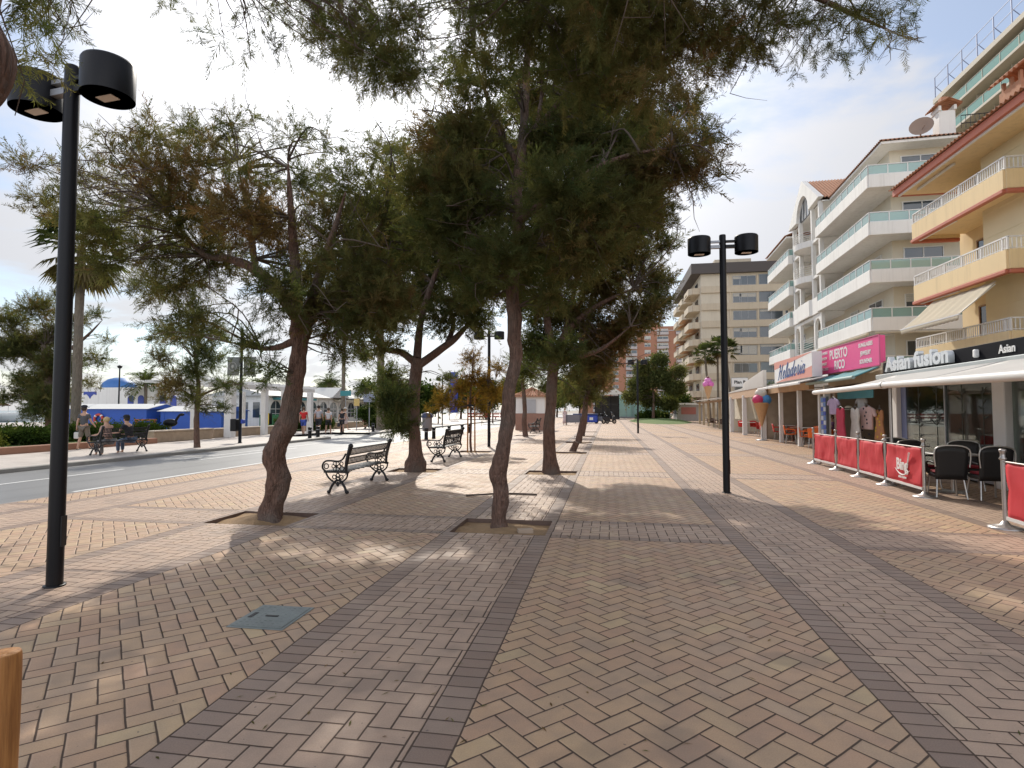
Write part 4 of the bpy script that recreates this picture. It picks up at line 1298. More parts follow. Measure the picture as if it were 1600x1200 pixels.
# lit menu boards and dim shapes inside
m = MB(); m.box(2.62, 2.7, -3.6, -1.2, 1.5, 1.9).box(2.62, 2.7, -3.4, -1.4, 1.05, 1.35).box(2.6, 2.7, 1.6, 2.3, .9, 2.1); m.build('wall_shelf', pbr('dim_shelf', (0.40, 0.36, 0.24), .7), ar)
MB().box(2.58, 2.69, 2.5, 3.6, .9, 2.2).build('wall_hanging', pbr('red_hanging', (0.38, 0.05, 0.03), .8, var=.4), ar)
# awning (its roller follows the barrier line)
inv = ar.matrix_world.inverted() if False else (Matrix.Rotation(-SKEW, 4, 'Z') @ Matrix.Translation((-8.15, -12.9, 0)))
TA, TB, TC = inv @ Vector((6.02, 18.15, 2.07)), inv @ Vector((5.68, 13.02, 2.08)), inv @ Vector((4.85, 7.3, 1.97))
m = MB()
for a, b in ((TA, TB), (TB, TC)):
    m.sheet(lambda u, v: Vector((-.2, a.y + (b.y - a.y) * v, 2.56)).lerp(a.lerp(b, v), u) + Vector((0, 0, -.04 * math.sin(u * PI))), 8, 12)
aw = m.build('awning', M_CANV, ar, solid=.012)
for a, b in ((TA, TB), (TB, TC)):
    d = (b - a).normalized()
    MB().tube([a + d * .02, b - d * .02], .065, 12).build('roller', M_WMET, aw)
    MB().tube([b - d * .05, b - d * .0], .082, 12).build('roller_cap', M_ALU, aw)
p = inv @ Vector((5.83, 13.1, 0)); MB().tube([(p.x, p.y, 0), (p.x, p.y, 2.04)], .032, 10).build('awning_post', M_STEEL, ar)
p = inv @ Vector((6.1, 18.0, 0)); MB().tube([(p.x, p.y, 0), (p.x, p.y, 2.04)], .035, 10).build('awning_post', M_WMET, ar)

sg = thing('shop_sign', 'large silver raised letters standing on the black restaurant fascia', 'sign', (8.15, 12.9, 0), SKEW)
text_obj('Asian fusion', .56, M_SILV, 'lettering', sg, face_T((-.10, 4.15, 2.90), (0, -1, 0)), .07, bold=.024, sx=1.28, spacing=1.02)
m = MB(); m.box(-.03, -.025, 2.0, 6.3, 2.66, 2.70); m.build('backing_strip', M_INK, sg)
s2 = thing('shop_sign', 'small white restaurant word on the black fascia at the right edge', 'sign', (8.15, 12.9, 0), SKEW)
text_obj('Asian', .25, M_LETT, 'lettering', s2, face_T((-.03, .38, 2.83), (0, -1, 0)), .008, bold=.004)
lampb = MB().box(-.12, -.02, 1.36, 1.46, 2.74, 2.92).build('fascia_lamp', M_SIGNW, None, bevel=.02)
lampb.location = (8.15, 12.9, 0); lampb.rotation_euler = (0, 0, SKEW); tag(lampb, 'small white box lamp on the black fascia between the two lettered signs', 'lamp')
m = MB()

# souvenir shop
ss = thing('souvenir_shop', 'open souvenir shop with teal awning under the pink sign', 'shop', (8.6, 19.5, 0), SKEW)
m = MB(); m.box(2.4, 2.6, -1.6, 5.2, 0, 3.0).box(.1, 2.6, 5.1, 5.3, 0, 3.0).box(.0, 2.6, .1, 5.2, 2.95, 3.1)
m.build('wall', pbr('shop_back_wall', (0.34, 0.28, 0.21), .8, var=.2), ss)
m = MB(); m.box(-.1, .1, 0.1, 5.3, 2.5, 3.05); m.build('header', M_BEIGE, ss)
m = MB(); m.sheet(lambda u, v: (-.15 - .75 * u, .15 + 5.1 * v, 2.92 - .32 * u + .02 * math.sin(v * 25)), 3, 20); tw = m.build('awning', M_TEAL, ss, solid=.02)
MB().tube([(-.9, .15, 2.60), (-.9, 5.25, 2.60)], .06, 8).build('roller', pbr('grey_green', (0.28, 0.38, 0.36), .6), tw)
MB().box(-.3, -.28, .3, 3.6, 1.95, 2.3).build('valance', M_TEAL, tw)
MB().box(-.62, -.42, 4.0, 4.2, 0, 2.5).build('column', M_WMET, ss)
M_GRID = pbr('grid_wire', (0.3, 0.3, 0.3), .5)
m = MB()
for k in range(8): m.box(2.33, 2.36, .3 + k * .6, .33 + k * .6, .3, 2.6)
for k in range(7): m.box(2.33, 2.36, .3, 4.8, .5 + k * .33, .53 + k * .33)
m.build('display_grid', M_GRID, ss)
WG = {}


def garment(kind, name, label, loc, rz, col, sc=1.0, dots=None):
    g = thing(name, label, 'clothing', loc, rz, 'garments hung at the souvenir shop')
    if kind == 'shirt': out = [(-.10, .0), (-.34, -.10), (-.42, -.30), (-.31, -.34), (-.25, -.22), (-.24, -.72), (.24, -.72), (.25, -.22), (.31, -.34), (.42, -.30), (.34, -.10), (.10, .0), (.0, -.06)]
    else: out = [(-.09, .0), (-.17, -.02), (-.20, -.28), (-.16, -.45), (-.27, -1.12), (.27, -1.12), (.16, -.45), (.20, -.28), (.17, -.02), (.09, .0), (.0, -.10)]
    out = [(a * sc, b * sc) for a, b in out]
    mm = MB(); mm.prism(out, 1, -.035, .035)
    mm.build('fabric', pbr('cloth_' + '_'.join(str(int(c * 99)) for c in col), col, .85, var=.25, scale=6, bump=.4, bscale=8, bdist=.02), g, bevel=.02)
    h = MB(); h.tube([(-.16 * sc, 0, -.03), (0, 0, .05), (.16 * sc, 0, -.03)], .008, 5); h.tube([(0, 0, .05), (0, 0, .12), (.03, 0, .15)], .006, 5); h.build('hanger', M_GREYM, g)
    if dots:
        d = MB(); r = random.Random(3)
        for i in range(9):
            cx, cz = r.uniform(-.17, .17) * sc, -.1 - i * .11 * sc
            d.prism([(cx + .035 * math.cos(a * PI / 4), cz + .035 * math.sin(a * PI / 4)) for a in range(8)], 1, -.041, -.034)
        d.build('print', pbr('print_' + '_'.join(str(int(c * 99)) for c in dots), dots, .8), g)
    return g


GR = R(-75)
garment('dress', 'dress', 'long red dress hanging at the souvenir shop front', at(1313, 637, 21.2), GR, (0.50, 0.05, 0.09), 1.05)
garment('dress', 'dress', 'white cotton dress with fringe hanging right of the red one', at(1336, 637, 21.0), GR, (0.68, 0.66, 0.62), 1.05)
garment('shirt', 'shirt', 'pale pink top with dark dots hanging at the shop front', at(1354, 634, 20.8), GR, (0.62, 0.44, 0.42), 1.1, (0.03, 0.03, 0.05))
garment('dress', 'dress', 'orange and yellow patterned dress hanging beside the awning post', at(1374, 640, 20.4), GR, (0.52, 0.25, 0.12), .9, (0.7, 0.5, 0.05))
garment('shirt', 'shirt', 'lilac printed shirt hanging high above the red dress', at(1302, 622, 21.6), GR, (0.42, 0.32, 0.46), .8)
garment('shirt', 'shirt', 'pale grey shirt hanging high on the shop grid', at(1346, 620, 21.2), GR, (0.5, 0.48, 0.46), .7)
p = at(1288, 680, 22.6)
pr = thing('postcard_rack', 'upright rack of blue and white postcards at the shop entrance', 'rack', (p.x, p.y, 0), GR)
MB().box(-.22, .22, -.05, .05, .1, 2.05).build('frame', M_GREYM, pr)
m = MB()
for i in range(3):
    for j in range(11): m.mat((i + j) % 3).box(-.2 + i * .14, -.08 + i * .14, -.07, -.052, .2 + j * .165, .34 + j * .165)
m.build('cards', [pbr('card_blue', (0.08, 0.12, 0.45), .4), pbr('card_white', (0.6, 0.62, 0.68), .4), pbr('card_sea', (0.15, 0.25, 0.5), .4)], pr)
p = at(1326, 640, 21.4)
hs = thing('sun_hat', 'pale straw sun hat on show between the red and white dresses', 'hat', tuple(p)); MB().lathe([(.24, 0), (.13, .02), (.11, .1), (.06, .13), (0, .135)], 16).build('brim', pbr('straw', (0.5, 0.42, 0.3), .85), hs); MB().lathe([(.132, .025), (.125, .055)], 16).build('ribbon', M_INK, hs)

ps = thing('shop_sign', 'bright pink rectangular souvenir shop sign with white lettering', 'sign', (8.62, 19.72, 0), R(-.5))
MB().box(-.12, .06, 0, 5.5, 3.0, 3.94).build('panel', M_PINKS, ps, bevel=.01)
m = MB(); m.box(-.14, -.1, -.03, 5.53, 2.97, 3.0).box(-.14, -.1, -.03, 5.53, 3.94, 3.97).box(-.14, -.1, -.03, 0, 3.0, 3.94).box(-.14, -.1, 5.5, 5.53, 3.0, 3.94); m.build('edge', pbr('pink_edge', (0.6, 0.10, 0.25), .5), ps)
text_obj('PUERTO', .50, M_LETT, 'lettering', ps, face_T((-.125, 3.35, 3.66), (0, -1, 0)), .004, bold=.012, sx=.92)
text_obj('RICO', .46, M_LETT, 'lettering', ps, face_T((-.125, 3.25, 3.24), (0, -1, 0)), .004, bold=.012, sx=.92)
for i, t in enumerate(('SUNGLASSES', 'JEWELRY', 'SOUVENIR')): text_obj(t, .20 if i else .19, M_LETT, 'lettering', ps, face_T((-.125, 1.0, 3.75 - i * .28), (0, -1, 0)), .004, bold=.006)
for i, t in enumerate(('SOUVENIRS', 'FASHION', 'JEWELRY', 'SUNGLASSES')): text_obj(t, .15, M_LETT, 'lettering', ps, face_T((-.125, 4.82, 3.8 - i * .21), (0, -1, 0)), .004, bold=.004)

# ice-cream parlour terrace
ip = thing('ice_cream_parlour', 'open-fronted ice-cream parlour terrace with white posts and orange chairs', 'cafe', (8.0, 24.4, 0), R(-2.0))
m = MB(); m.box(3.2, 3.4, .2, 8.2, 0, 2.9).box(.1, 3.4, 8.2, 8.35, 0, 2.6); m.build('wall', pbr('parlour_wall', (0.38, 0.31, 0.24), .8, var=.3), ip)
MB().box(-.05, 3.4, 0, 8.3, 2.72, 2.86).build('roof', M_CANV, ip)
MB().box(-.1, .1, 0, 8.3, 2.38, 2.66).build('beam', pbr('tan_wood_fascia', (0.44, 0.27, 0.14), .65, var=.2), ip)
for y in (1.7, 4.75, 8.2): MB().box(-.08, .08, y - .1, y + .1, 0, 2.4).build('post', M_WMET, ip, bevel=.01)
for y0, y1 in ((-1.9, .9), (.95, 2.9), (3.0, 5.0)):
    m = MB(); m.sheet(lambda u, v: (.0 - .95 * u, y0 + (y1 - y0) * v, 2.80 - .22 * u), 3, 6); a_ = m.build('awning', M_CANV, ip, solid=.03)
    MB().box(-1.0, -.93, y0, y1, 2.5, 2.60).build('front_bar', M_WMET, a_, bevel=.015)
m = MB(); m.box(3.1, 3.2, 1.0, 2.0, 0, 2.2); m.build('door', pbr('navy_door', (0.03, 0.04, 0.12), .5), ip)
m = MB(); m.box(2.6, 3.15, 2.3, 4.4, .0, 1.1).box(2.9, 3.15, 2.3, 4.4, 1.4, 2.0); m.build('counter', pbr('blue_white_counter', (0.45, 0.5, 0.6), .4), ip)
hs_ = thing('shop_sign', 'white and salmon slanting ice-cream parlour sign with blue script', 'sign', (8.03, 24.0, 0), R(-1.5))
MB().box(-.12, .25, 0, 5.7, 2.86, 3.86).build('panel', M_SIGNW, hs_, bevel=.01)
m = MB(); m.prism([(5.7, 3.86), (5.7, 3.50), (0.02, 3.84), (.02, 3.86)], 0, -.126, -.12); m.prism([(5.5, 2.87), (0.02, 2.87), (0.02, 3.3)], 0, -.126, -.12); m.build('stripe', M_SALM, hs_)
SCRIPT = {   # brush-script strokes in a unit box: lists of (x, y, half width)
    'H': ([[(.10, .86, .02), (.22, 1.0, .045), (.30, .92, .05), (.24, .5, .055), (.16, .06, .04), (.02, -.02, .02)], [(.78, 1.0, .03), (.66, .8, .05), (.56, .3, .055), (.58, .03, .04), (.74, .1, .02)], [(.12, .48, .02), (.4, .56, .035), (.74, .56, .02)]], .84),
    'e': ([[(.0, .18, .02), (.22, .26, .03), (.36, .42, .035), (.26, .56, .04), (.10, .36, .05), (.16, .06, .05), (.30, .02, .03), (.48, .18, .018)]], .47),
    'l': ([[(.0, .14, .02), (.22, .5, .03), (.34, .9, .035), (.26, 1.02, .035), (.17, .7, .05), (.13, .2, .055), (.2, .01, .04), (.36, .16, .018)]], .34),
    'a': ([[(.40, .5, .03), (.22, .56, .035), (.06, .3, .05), (.14, .03, .045), (.32, .2, .03), (.42, .54, .035)], [(.42, .54, .04), (.36, .2, .05), (.42, .01, .04), (.58, .18, .018)]], .55),
    'd': ([[(.40, .48, .03), (.22, .56, .035), (.06, .3, .05), (.14, .03, .045), (.32, .2, .03), (.44, .6, .03)], [(.54, 1.02, .035), (.44, .6, .05), (.36, .2, .055), (.42, .01, .04), (.58, .18, .018)]], .55),
    'r': ([[(.0, .14, .02), (.14, .56, .03), (.20, .62, .035), (.30, .5, .03), (.24, .16, .05), (.32, .01, .04), (.48, .18, .018)]], .45),
    'i': ([[(.0, .14, .02), (.16, .54, .035), (.12, .2, .05), (.18, .01, .04), (.32, .16, .018)], [(.2, .78, .045), (.22, .82, .045)]], .30)}
m = MB(); X0 = 0.0
for ch_ in 'Heladeria':
    st, adv = SCRIPT[ch_]
    for k_, sk in enumerate(st):
        P = smooth_path(sk, 5); base = len(m.v); q_ = []
        for i_, p_ in enumerate(P):
            d_ = P[min(i_ + 1, len(P) - 1)][:2] - P[max(i_ - 1, 0)][:2]; d_ = d_ / (np.linalg.norm(d_) + 1e-9)
            for s_ in (-1, 1):
                u_, v_ = p_[0] - d_[1] * p_[2] * s_, p_[1] + d_[0] * p_[2] * s_
                q_.append((-.133 - .0008 * k_ - .0003 * (i_ % 3), 5.08 - (X0 + u_ + .32 * v_) * .92, 2.99 + v_ * .66 + (X0 + u_) * .018))
        m.add(q_, [(2 * i_, 2 * i_ + 1, 2 * i_ + 3, 2 * i_ + 2) for i_ in range(len(P) - 1)])
    X0 += adv
m.build('lettering', M_NAVY, hs_, solid=.006)

# second terrace with the board on its roof
pb = thing('cafe_terrace', 'white-roofed cafe terrace with white pillars, between the cone and the far cafes', 'cafe', (8.05, 33.0, 0), R(-3.2))
MB().box(3.4, 3.6, 0, 10.6, 0, 2.9).box(0, 3.4, 10.3, 10.5, 0, .9).build('wall', M_CREAMW, pb)
m = MB(); m.prism([(0, 2.75), (10.6, 2.75), (10.6, 2.8), (4.4, 2.9), (4.0, 3.2), (-1.8, 3.62), (-1.8, 2.75)], 0, -.05, .12); m.build('parapet', M_CANV, pb)
MB().box(.12, 3.5, -1.8, 10.5, 2.7, 2.8).build('roof', M_CANV, pb)
MB().box(-.02, .1, -1.8, 10.6, 2.3, 2.74).build('beam', pbr('tan_beam', (0.50, 0.34, 0.22), .7, var=.15), pb)
for y in (-1.5, 4.1, 9.2): MB().box(-.12, .12, y - .12, y + .12, 0, 2.45).build('post', M_WMET, pb, bevel=.01)
pg = thing('name_board', 'white name board with black lettering on the cafe terrace roof', 'sign', (8.35, 41.0, 0))
MB().box(0, 1.05, -.05, .05, 3.15, 3.72).build('panel', M_SIGNW, pg, bevel=.01)
MB().box(-.03, 1.08, -.04, .04, 3.11, 3.15).box(-.03, 1.08, -.04, .04, 3.72, 3.76).box(-.03, 0, -.04, .04, 3.15, 3.72).box(1.05, 1.08, -.04, .04, 3.15, 3.72).build('frame', M_GREYM, pg)
text_obj('Plan B', .30, M_INK, 'lettering', pg, face_T((.52, -.055, 3.44), (1, 0, 0)), .004, bold=.008)

# far cafes
fc = thing('cafe_terrace', 'far cafe terrace with white sail roof on timber posts', 'cafe', (8.85, 46, 0), R(-3))
MB().box(4, 4.2, 0, 22, 0, 3).build('wall', M_CREAMW, fc)
m = MB(); m.sheet(lambda u, v: (-.9 + 5 * u, -2 + 14 * v, 2.42 + .5 * u), 4, 10); m.sheet(lambda u, v: (-.6 + 5 * u, 12.5 + 8 * v, 2.5 + .5 * u), 4, 10); m.build('sail_roof', M_CANV, fc, solid=.04)
MB().box(-.2, 0, -2, 20, 2.2, 2.36).build('beam', M_WOOD, fc)
for y in (-1, 3, 7, 11, 15, 19): MB().box(-.1, .1, y - .1, y + .1, 0, 2.4).build('post', pbr('pale_timber', (0.5, 0.4, 0.26), .7), fc)
fk = thing('kiosk', 'small grey snack kiosk with white roof beyond the far cafe', 'kiosk', (9.6, 84, 0), R(-3))
MB().box(0, 3.5, 0, 9, 0, 2.2).build('wall', pbr('kiosk_grey', (0.42, 0.38, 0.37), .7), fk); MB().box(-.8, 3.8, -.5, 9.5, 2.3, 2.5).build('roof', M_CANV, fk)
MB().box(-.03, 0, 1, 4, .9, 1.9).box(-.03, 0, 5, 8, .9, 1.9).build('hatch', M_DARK, fk); MB().box(.6, 2.6, -.03, 0, .9, 1.9).build('menu_board', pbr('menu_red', (0.45, 0.16, 0.13), .6), fk)


# ---- chairs, tables
def bistro_chair(name, label, mat, group):
    """one-piece plastic armchair on thin metal legs"""
    c = thing(name, label, 'chair', (0, 0, 0), 0, group)
    MB().sheet(lambda u, v: (-.22 + .44 * u, -.2 + .42 * v, .44 - .03 * math.sin(u * PI) * math.sin(v * PI)), 5, 5).build('seat', mat, c, solid=.025)
    MB().sheet(lambda u, v: ((-.24 + .48 * u), .21 + .07 * v + .05 * (1 - (2 * u - 1) ** 2), .42 + .42 * v - .03 * (2 * u - 1) ** 2 * v), 8, 5).build('backrest', mat, c, solid=.022)
    for s in (-1, 1): MB().tube(smooth_path([(s * .24, .24, .66), (s * .27, .0, .66), (s * .26, -.17, .62), (s * .22, -.2, .44)], 3), .022, 6).build('armrest', mat, c)
    for sx in (-1, 1):
        for sy in (-1, 1): MB().tube([(sx * .19, sy * .17, .43), (sx * .23, sy * .22, 0)], .013, 6).build('leg', M_ALU, c)
    return c


def rattan_chair(name, label, group):
    c = thing(name, label, 'chair', (0, 0, 0), 0, group)
    MB().box(-.25, .25, -.24, .24, .37, .45).build('seat', M_RATT, c, bevel=.03)
    MB().box(-.22, .22, -.22, .2, .45, .5).build('cushion', M_CUSH, c, bevel=.02)
    m = MB(); m.sheet(lambda u, v: ((-.26 + .52 * u) * (1 + .06 * v), .23 + .1 * v, .36 + .58 * v + .05 * (1 - (2 * u - 1) ** 2) * v), 8, 6); m.build('backrest', M_RATT, c, solid=.045)
    m = MB(); m.tube(smooth_path([(-.285, .335, .6), (-.285, .35, .93), (0, .355, 1.0), (.285, .35, .93), (.285, .335, .6)], 4), .014, 6); m.build('back_tube', M_ALU, c)
    for s in (-1, 1): MB().tube(smooth_path([(s * .28, .27, .66), (s * .29, .0, .68), (s * .27, -.22, .62), (s * .24, -.23, .42)], 3), .02, 6).build('armrest', M_RATT, c)
    for sx in (-1, 1):
        for sy in (-1, 1): MB().tube([(sx * .22, sy * .2, .40), (sx * .26, sy * .27, 0)], .018, 8).build('leg', M_ALU, c)
    return c


def cafe_table(name, label, loc, rz, top, group, w=.7):
    t = thing(name, label, 'table', loc, rz, group)
    MB().box(-w / 2, w / 2, -w / 2, w / 2, .71, .74).build('tabletop', top, t, bevel=.01)
    MB().tube([(0, 0, .03), (0, 0, .71)], .03, 8).build('pedestal', M_ALU, t)
    MB().box(-.28, .28, -.03, .03, 0, .03).box(-.03, .03, -.28, -.03, .0, .03).box(-.03, .03, .03, .28, .0, .03).build('foot', M_ALU, t)
    return t


rc = rattan_chair('terrace_chair', 'black rattan chair with steel legs, left one in the gap of the red banners', 'rattan chairs of the restaurant')
rc.location = (6.0, 11.5, 0); rc.rotation_euler = (0, 0, R(170)); rc.scale = (.88, .9, .94)
RG = 'rattan chairs of the restaurant'
copy_thing(rc, (6.58, 11.35, 0), R(176), 'black rattan chair with steel legs, right one in the gap of the red banners', RG)
copy_thing(rc, (6.2, 12.75, 0), R(10), 'black rattan chair facing the gap across the table, seen through the left chair', RG)
copy_thing(rc, (7.0, 12.7, 0), R(-20), 'black rattan chair by the glass front, left of the white column', RG)
copy_thing(rc, (6.45, 14.4, 0), R(160), 'black rattan chair half hidden behind the lettered red banner', RG)
copy_thing(rc, (6.9, 8.8, 0), R(175), 'black rattan chair behind the red banner at the right edge', RG)
M_TTOP = pbr('grey_table_top', (0.40, 0.39, 0.37), .5)
cafe_table('terrace_table', 'square restaurant table behind the two black chairs', (6.45, 12.15, 0), R(5), M_TTOP, 'restaurant tables', .8)
cafe_table('terrace_table', 'square restaurant table half hidden behind the lettered banner', (6.9, 15.0, 0), R(5), M_TTOP, 'restaurant tables', .8)
oc = bistro_chair('terrace_chair', 'orange plastic armchair on the kerb side of the parlour, left of the middle post', M_ORANGE, 'orange chairs of the ice-cream parlour')
OG = 'orange chairs of the ice-cream parlour'
oc.location = (8.35, 28.3, 0); oc.rotation_euler = (0, 0, R(70))
for x, y, a, l in ((8.9, 27.4, -80, 'orange plastic armchair turned away behind the leftmost parlour table'), (8.3, 25.9, 60, 'orange plastic armchair right of the middle post, at the front'),
                   (8.35, 25.0, 140, 'orange plastic armchair nearest the red banners, back to the camera'), (9.5, 26.2, -60, 'orange plastic armchair at the rear of the right parlour table'),
                   (8.4, 24.2, 170, 'orange plastic armchair beside the shop column')):
    copy_thing(oc, (x, y, 0), R(a), l, OG)
cafe_table('terrace_table', 'round-edged white parlour table left of the middle post', (9.2, 28.5, 0), 0, M_SIGNW, 'parlour tables')
cafe_table('terrace_table', 'round-edged white parlour table right of the middle post', (9.0, 25.8, 0), 0, M_SIGNW, 'parlour tables')
rd = bistro_chair('terrace_chair', 'red plastic armchair on the cafe terrace behind the giant cone', M_REDP, 'red chairs of the cafe terrace')
rd.location = (8.9, 33.0, 0); rd.rotation_euler = (0, 0, R(80))
for i, (x, y, a) in enumerate(((9.6, 33.4, -70), (8.8, 34.4, 90), (9.5, 34.9, -90), (8.9, 35.6, 60), (9.7, 36.4, -100), (8.7, 31.5, 80), (9.5, 31.7, -80), (10.3, 33.8, 90), (10.3, 35.4, 80))):
    copy_thing(rd, (x, y, 0), R(a))
copy_thing(rd, (8.95, 40.6, 0), R(150), 'red plastic armchair left of the white pillar below the name board')
copy_thing(rd, (9.6, 40.0, 0), R(20), 'red plastic armchair at the white table below the name board')
cafe_table('terrace_table', 'white table with red chairs below the name board', (9.1, 39.9, 0), 0, M_SIGNW, 'cafe terrace tables', .9)
cafe_table('terrace_table', 'white table among the red chairs behind the giant cone', (9.3, 34.2, 0), 0, M_SIGNW, 'cafe terrace tables')
cafe_table('terrace_table', 'white table among the red chairs right of the giant cone', (9.3, 32.3, 0), 0, M_SIGNW, 'cafe terrace tables')
M_BROWNC = pbr('brown_rattan', (0.12, 0.07, 0.05), .6)
bc = bistro_chair('terrace_chair', 'brown rattan chair on the far terrace under the sail roof', M_BROWNC, 'brown chairs of the far cafe')
bc.location = (8.9, 47, 0)
for i, (x, y, a) in enumerate(((9.5, 48, 40), (8.9, 49.2, 90), (9.6, 50.2, 190), (9.0, 51.3, 30), (8.95, 53, 80))): copy_thing(bc, (x, y, 0), R(a))


# ---- giant ice-cream cones
def giant_cone(label, loc, s, cols, stand=True):
    g = thing('ice_cream_display', label, 'advertising figure', loc)
    z0 = .55 * s if stand else 0
    if stand:
        MB().tube([(0, 0, 0), (0, 0, z0 + .3 * s)], .022, 8).lathe([(.3, 0), (.3, .03), (.05, .05)], 16).build('stand', M_GREYM, g)
    N = 'wafer_cone'
    MB().lathe([(.02, z0), (.10 * s, z0 + .25 * s), (.29 * s, z0 + .95 * s), (.31 * s, z0 + .97 * s), (.30 * s, z0 + 1.0 * s), (0, z0 + 1.0 * s)], 20).build(N, pbr('wafer', (0.55, 0.33, 0.17), .7, var=.15, scale=9, bump=.4, bscale=18, bdist=.02), g)
    for i, (c, (dx, dy, dz, r)) in enumerate(zip(cols, ((-.15, -.08, 1.12, .22), (.16, -.06, 1.12, .22), (.0, .03, 1.36, .24), (0, 0, 1.58, .1)))):
        m = MB(); m.ball((dx * s, dy * s, z0 + dz * s), (r * s, r * s, r * s * .95), 16, 12)
        m.v = [tuple(np.array(v) + .02 * s * mnoise.noise(Vector(v) * 7 / s)) for v in m.v]
        m.build('scoop', pbr('scoop_%d_%d_%d' % tuple(int(k * 99) for k in c), c, .55, var=.15, scale=5, bump=.4, bscale=20), g)
    return g


giant_cone('giant ice-cream cone with strawberry, blue and vanilla scoops on a stand', (7.72, 30.9, 0), 1.24, ((0.62, 0.05, 0.16), (0.06, 0.24, 0.52), (0.62, 0.58, 0.50)))
giant_cone('giant pink ice-cream cone leaning over the far cafe roof', (8.7, 52.5, 2.35), 1.3, ((0.72, 0.20, 0.50), (0.70, 0.16, 0.46), (0.72, 0.25, 0.54), (0.16, 0.03, 0.04)), False)

# ---- red banner barrier
BP = [(5.96, 17.78), (6.12, 15.55), (5.76, 13.1), (5.6, 11.38), (5.19, 8.63), (5.05, 6.4)]
BP = [(5.87, 17.85), (5.84, 16.1), (5.78, 14.6), (5.70, 13.1), (5.59, 11.4), (5.17, 8.6), (4.98, 6.5)]


def barrier_post(loc, label):
    g = thing('barrier_post', label, 'barrier post', (loc[0], loc[1], 0), 0, 'steel posts of the red banner barrier')
    MB().lathe([(.19, 0), (.19, .015), (.15, .03), (.06, .055), (.028, .10)], 20).build('base', M_STEEL, g)
    MB().lathe([(.026, .09), (.026, .97)], 12).build('pole', M_STEEL, g)
    MB().lathe([(.03, .90), (.045, .92), (.03, .94), (.028, .99), (.042, 1.02), (.042, 1.04), (0, 1.05)], 12).build('finial', M_STEEL, g)
    return g


LB = ['steel post at the far left end of the red banners', 'second steel post from the far end of the red banners', 'steel post in the middle of the four red banners', 'steel post left of the lettered red banner', 'steel post right of the lettered banner, at the gap with chairs', 'steel post right of the gap with the two black chairs', 'steel post cut off by the right edge']
for q, l in zip(BP, LB): barrier_post(q, l)
LBN = ['plain red fabric banner furthest left in the barrier', 'plain red fabric banner second from the left', 'plain red fabric banner next to the lettered one', 'red fabric banner printed with a white bowl and chopsticks', None, 'red fabric banner cut off by the right edge']
for i, l in enumerate(LBN):
    if not l: continue
    a, b = Vector(BP[i] + (0,)), Vector(BP[i + 1] + (0,))
    d = (b - a).normalized(); L = (b - a).length - .16
    g = thing('barrier_banner', l, 'banner', tuple(a + d * .08), math.atan2(d.y, d.x), 'red banners of the restaurant barrier')
    sd = i * 5.0
    m = MB(); m.sheet(lambda u, v: (L * u, .03 * mnoise.noise((u * 4 + sd, v * 2, 0)) + .012 * mnoise.noise((u * 13 + sd, v * 5, 2)) + .015 * math.sin(u * 9 + v * 5 + sd) * (1 - abs(2 * v - 1)), .16 + .72 * v - .02 * math.sin(u * PI) * v), 26, 12)
    m.build('fabric', M_REDB, g, solid=.006)
    MB().tube([(-.06, 0, .88), (L + .06, 0, .88)], .012, 6).build('rail', M_STEEL, g)
    MB().box(-.02, L + .02, -.018, .018, .12, .165).build('rail', M_WMET, g)
    if i == 3:
        T = lambda x, z: face_T((L * x, -.034, z), (1, 0, 0))
        text_obj('Bing', .30, M_LETT, 'lettering', g, T(.52, .50), .003, bold=.010)
        text_obj('asian fusion', .075, M_LETT, 'lettering', g, T(.52, .27), .003, bold=.002)
        m = MB(); m.tube([(L * .52 - .33 + .66 * t, -.034, .42 - .11 * math.sin(t * PI)) for t in [k / 12 for k in range(13)]], [.003 + .012 * math.sin(PI * k / 12) for k in range(13)], 6)
        for s in (0, .05): m.tube([(L * .52 + .19, -.034, .42), (L * .52 + .30 + s, -.034, .76)], .008, 5)
        m.build('bowl_print', M_LETT, g)
# ---------------------------------------------------------------- street furniture
M_IRON = pbr('black_cast_iron', (0.014, 0.014, 0.016), 0.42, metal=.2, var=.4, bump=.25, bscale=70)
M_LED = pbr('lamp_diffuser', (0.62, 0.55, 0.48), .5)
M_GREYP = pbr('grey_plastic', (0.17, 0.17, 0.19), .5)
M_BLUEP = pbr('blue_container_plastic', (0.03, 0.07, 0.42), .45, var=.12)
def grain_wood():
    N = NT('stake_wood')
    mp = N.n('ShaderNodeMapping'); mp.inputs['Scale'].default_value = (30, 30, 1.6); N.t.links.new(N.obj(), mp.inputs[0])
    g = N.noise(1.6, 6, mp.outputs[0], .65)
    c = N.ramp(g, [(0.28, (0.20, 0.075, 0.02)), (0.5, (0.42, 0.19, 0.055)), (0.75, (0.52, 0.27, 0.10))])
    N.col(N.mix(N.ramp(N.noise(4, 4, N.obj()), [(0.55, 0.0), (0.75, 0.5)]), c, (0.14, 0.08, 0.045)))
    N.b.inputs['Roughness'].default_value = .65
    N.bump(g, .5, .006)
    return N.m


M_POST = grain_wood()


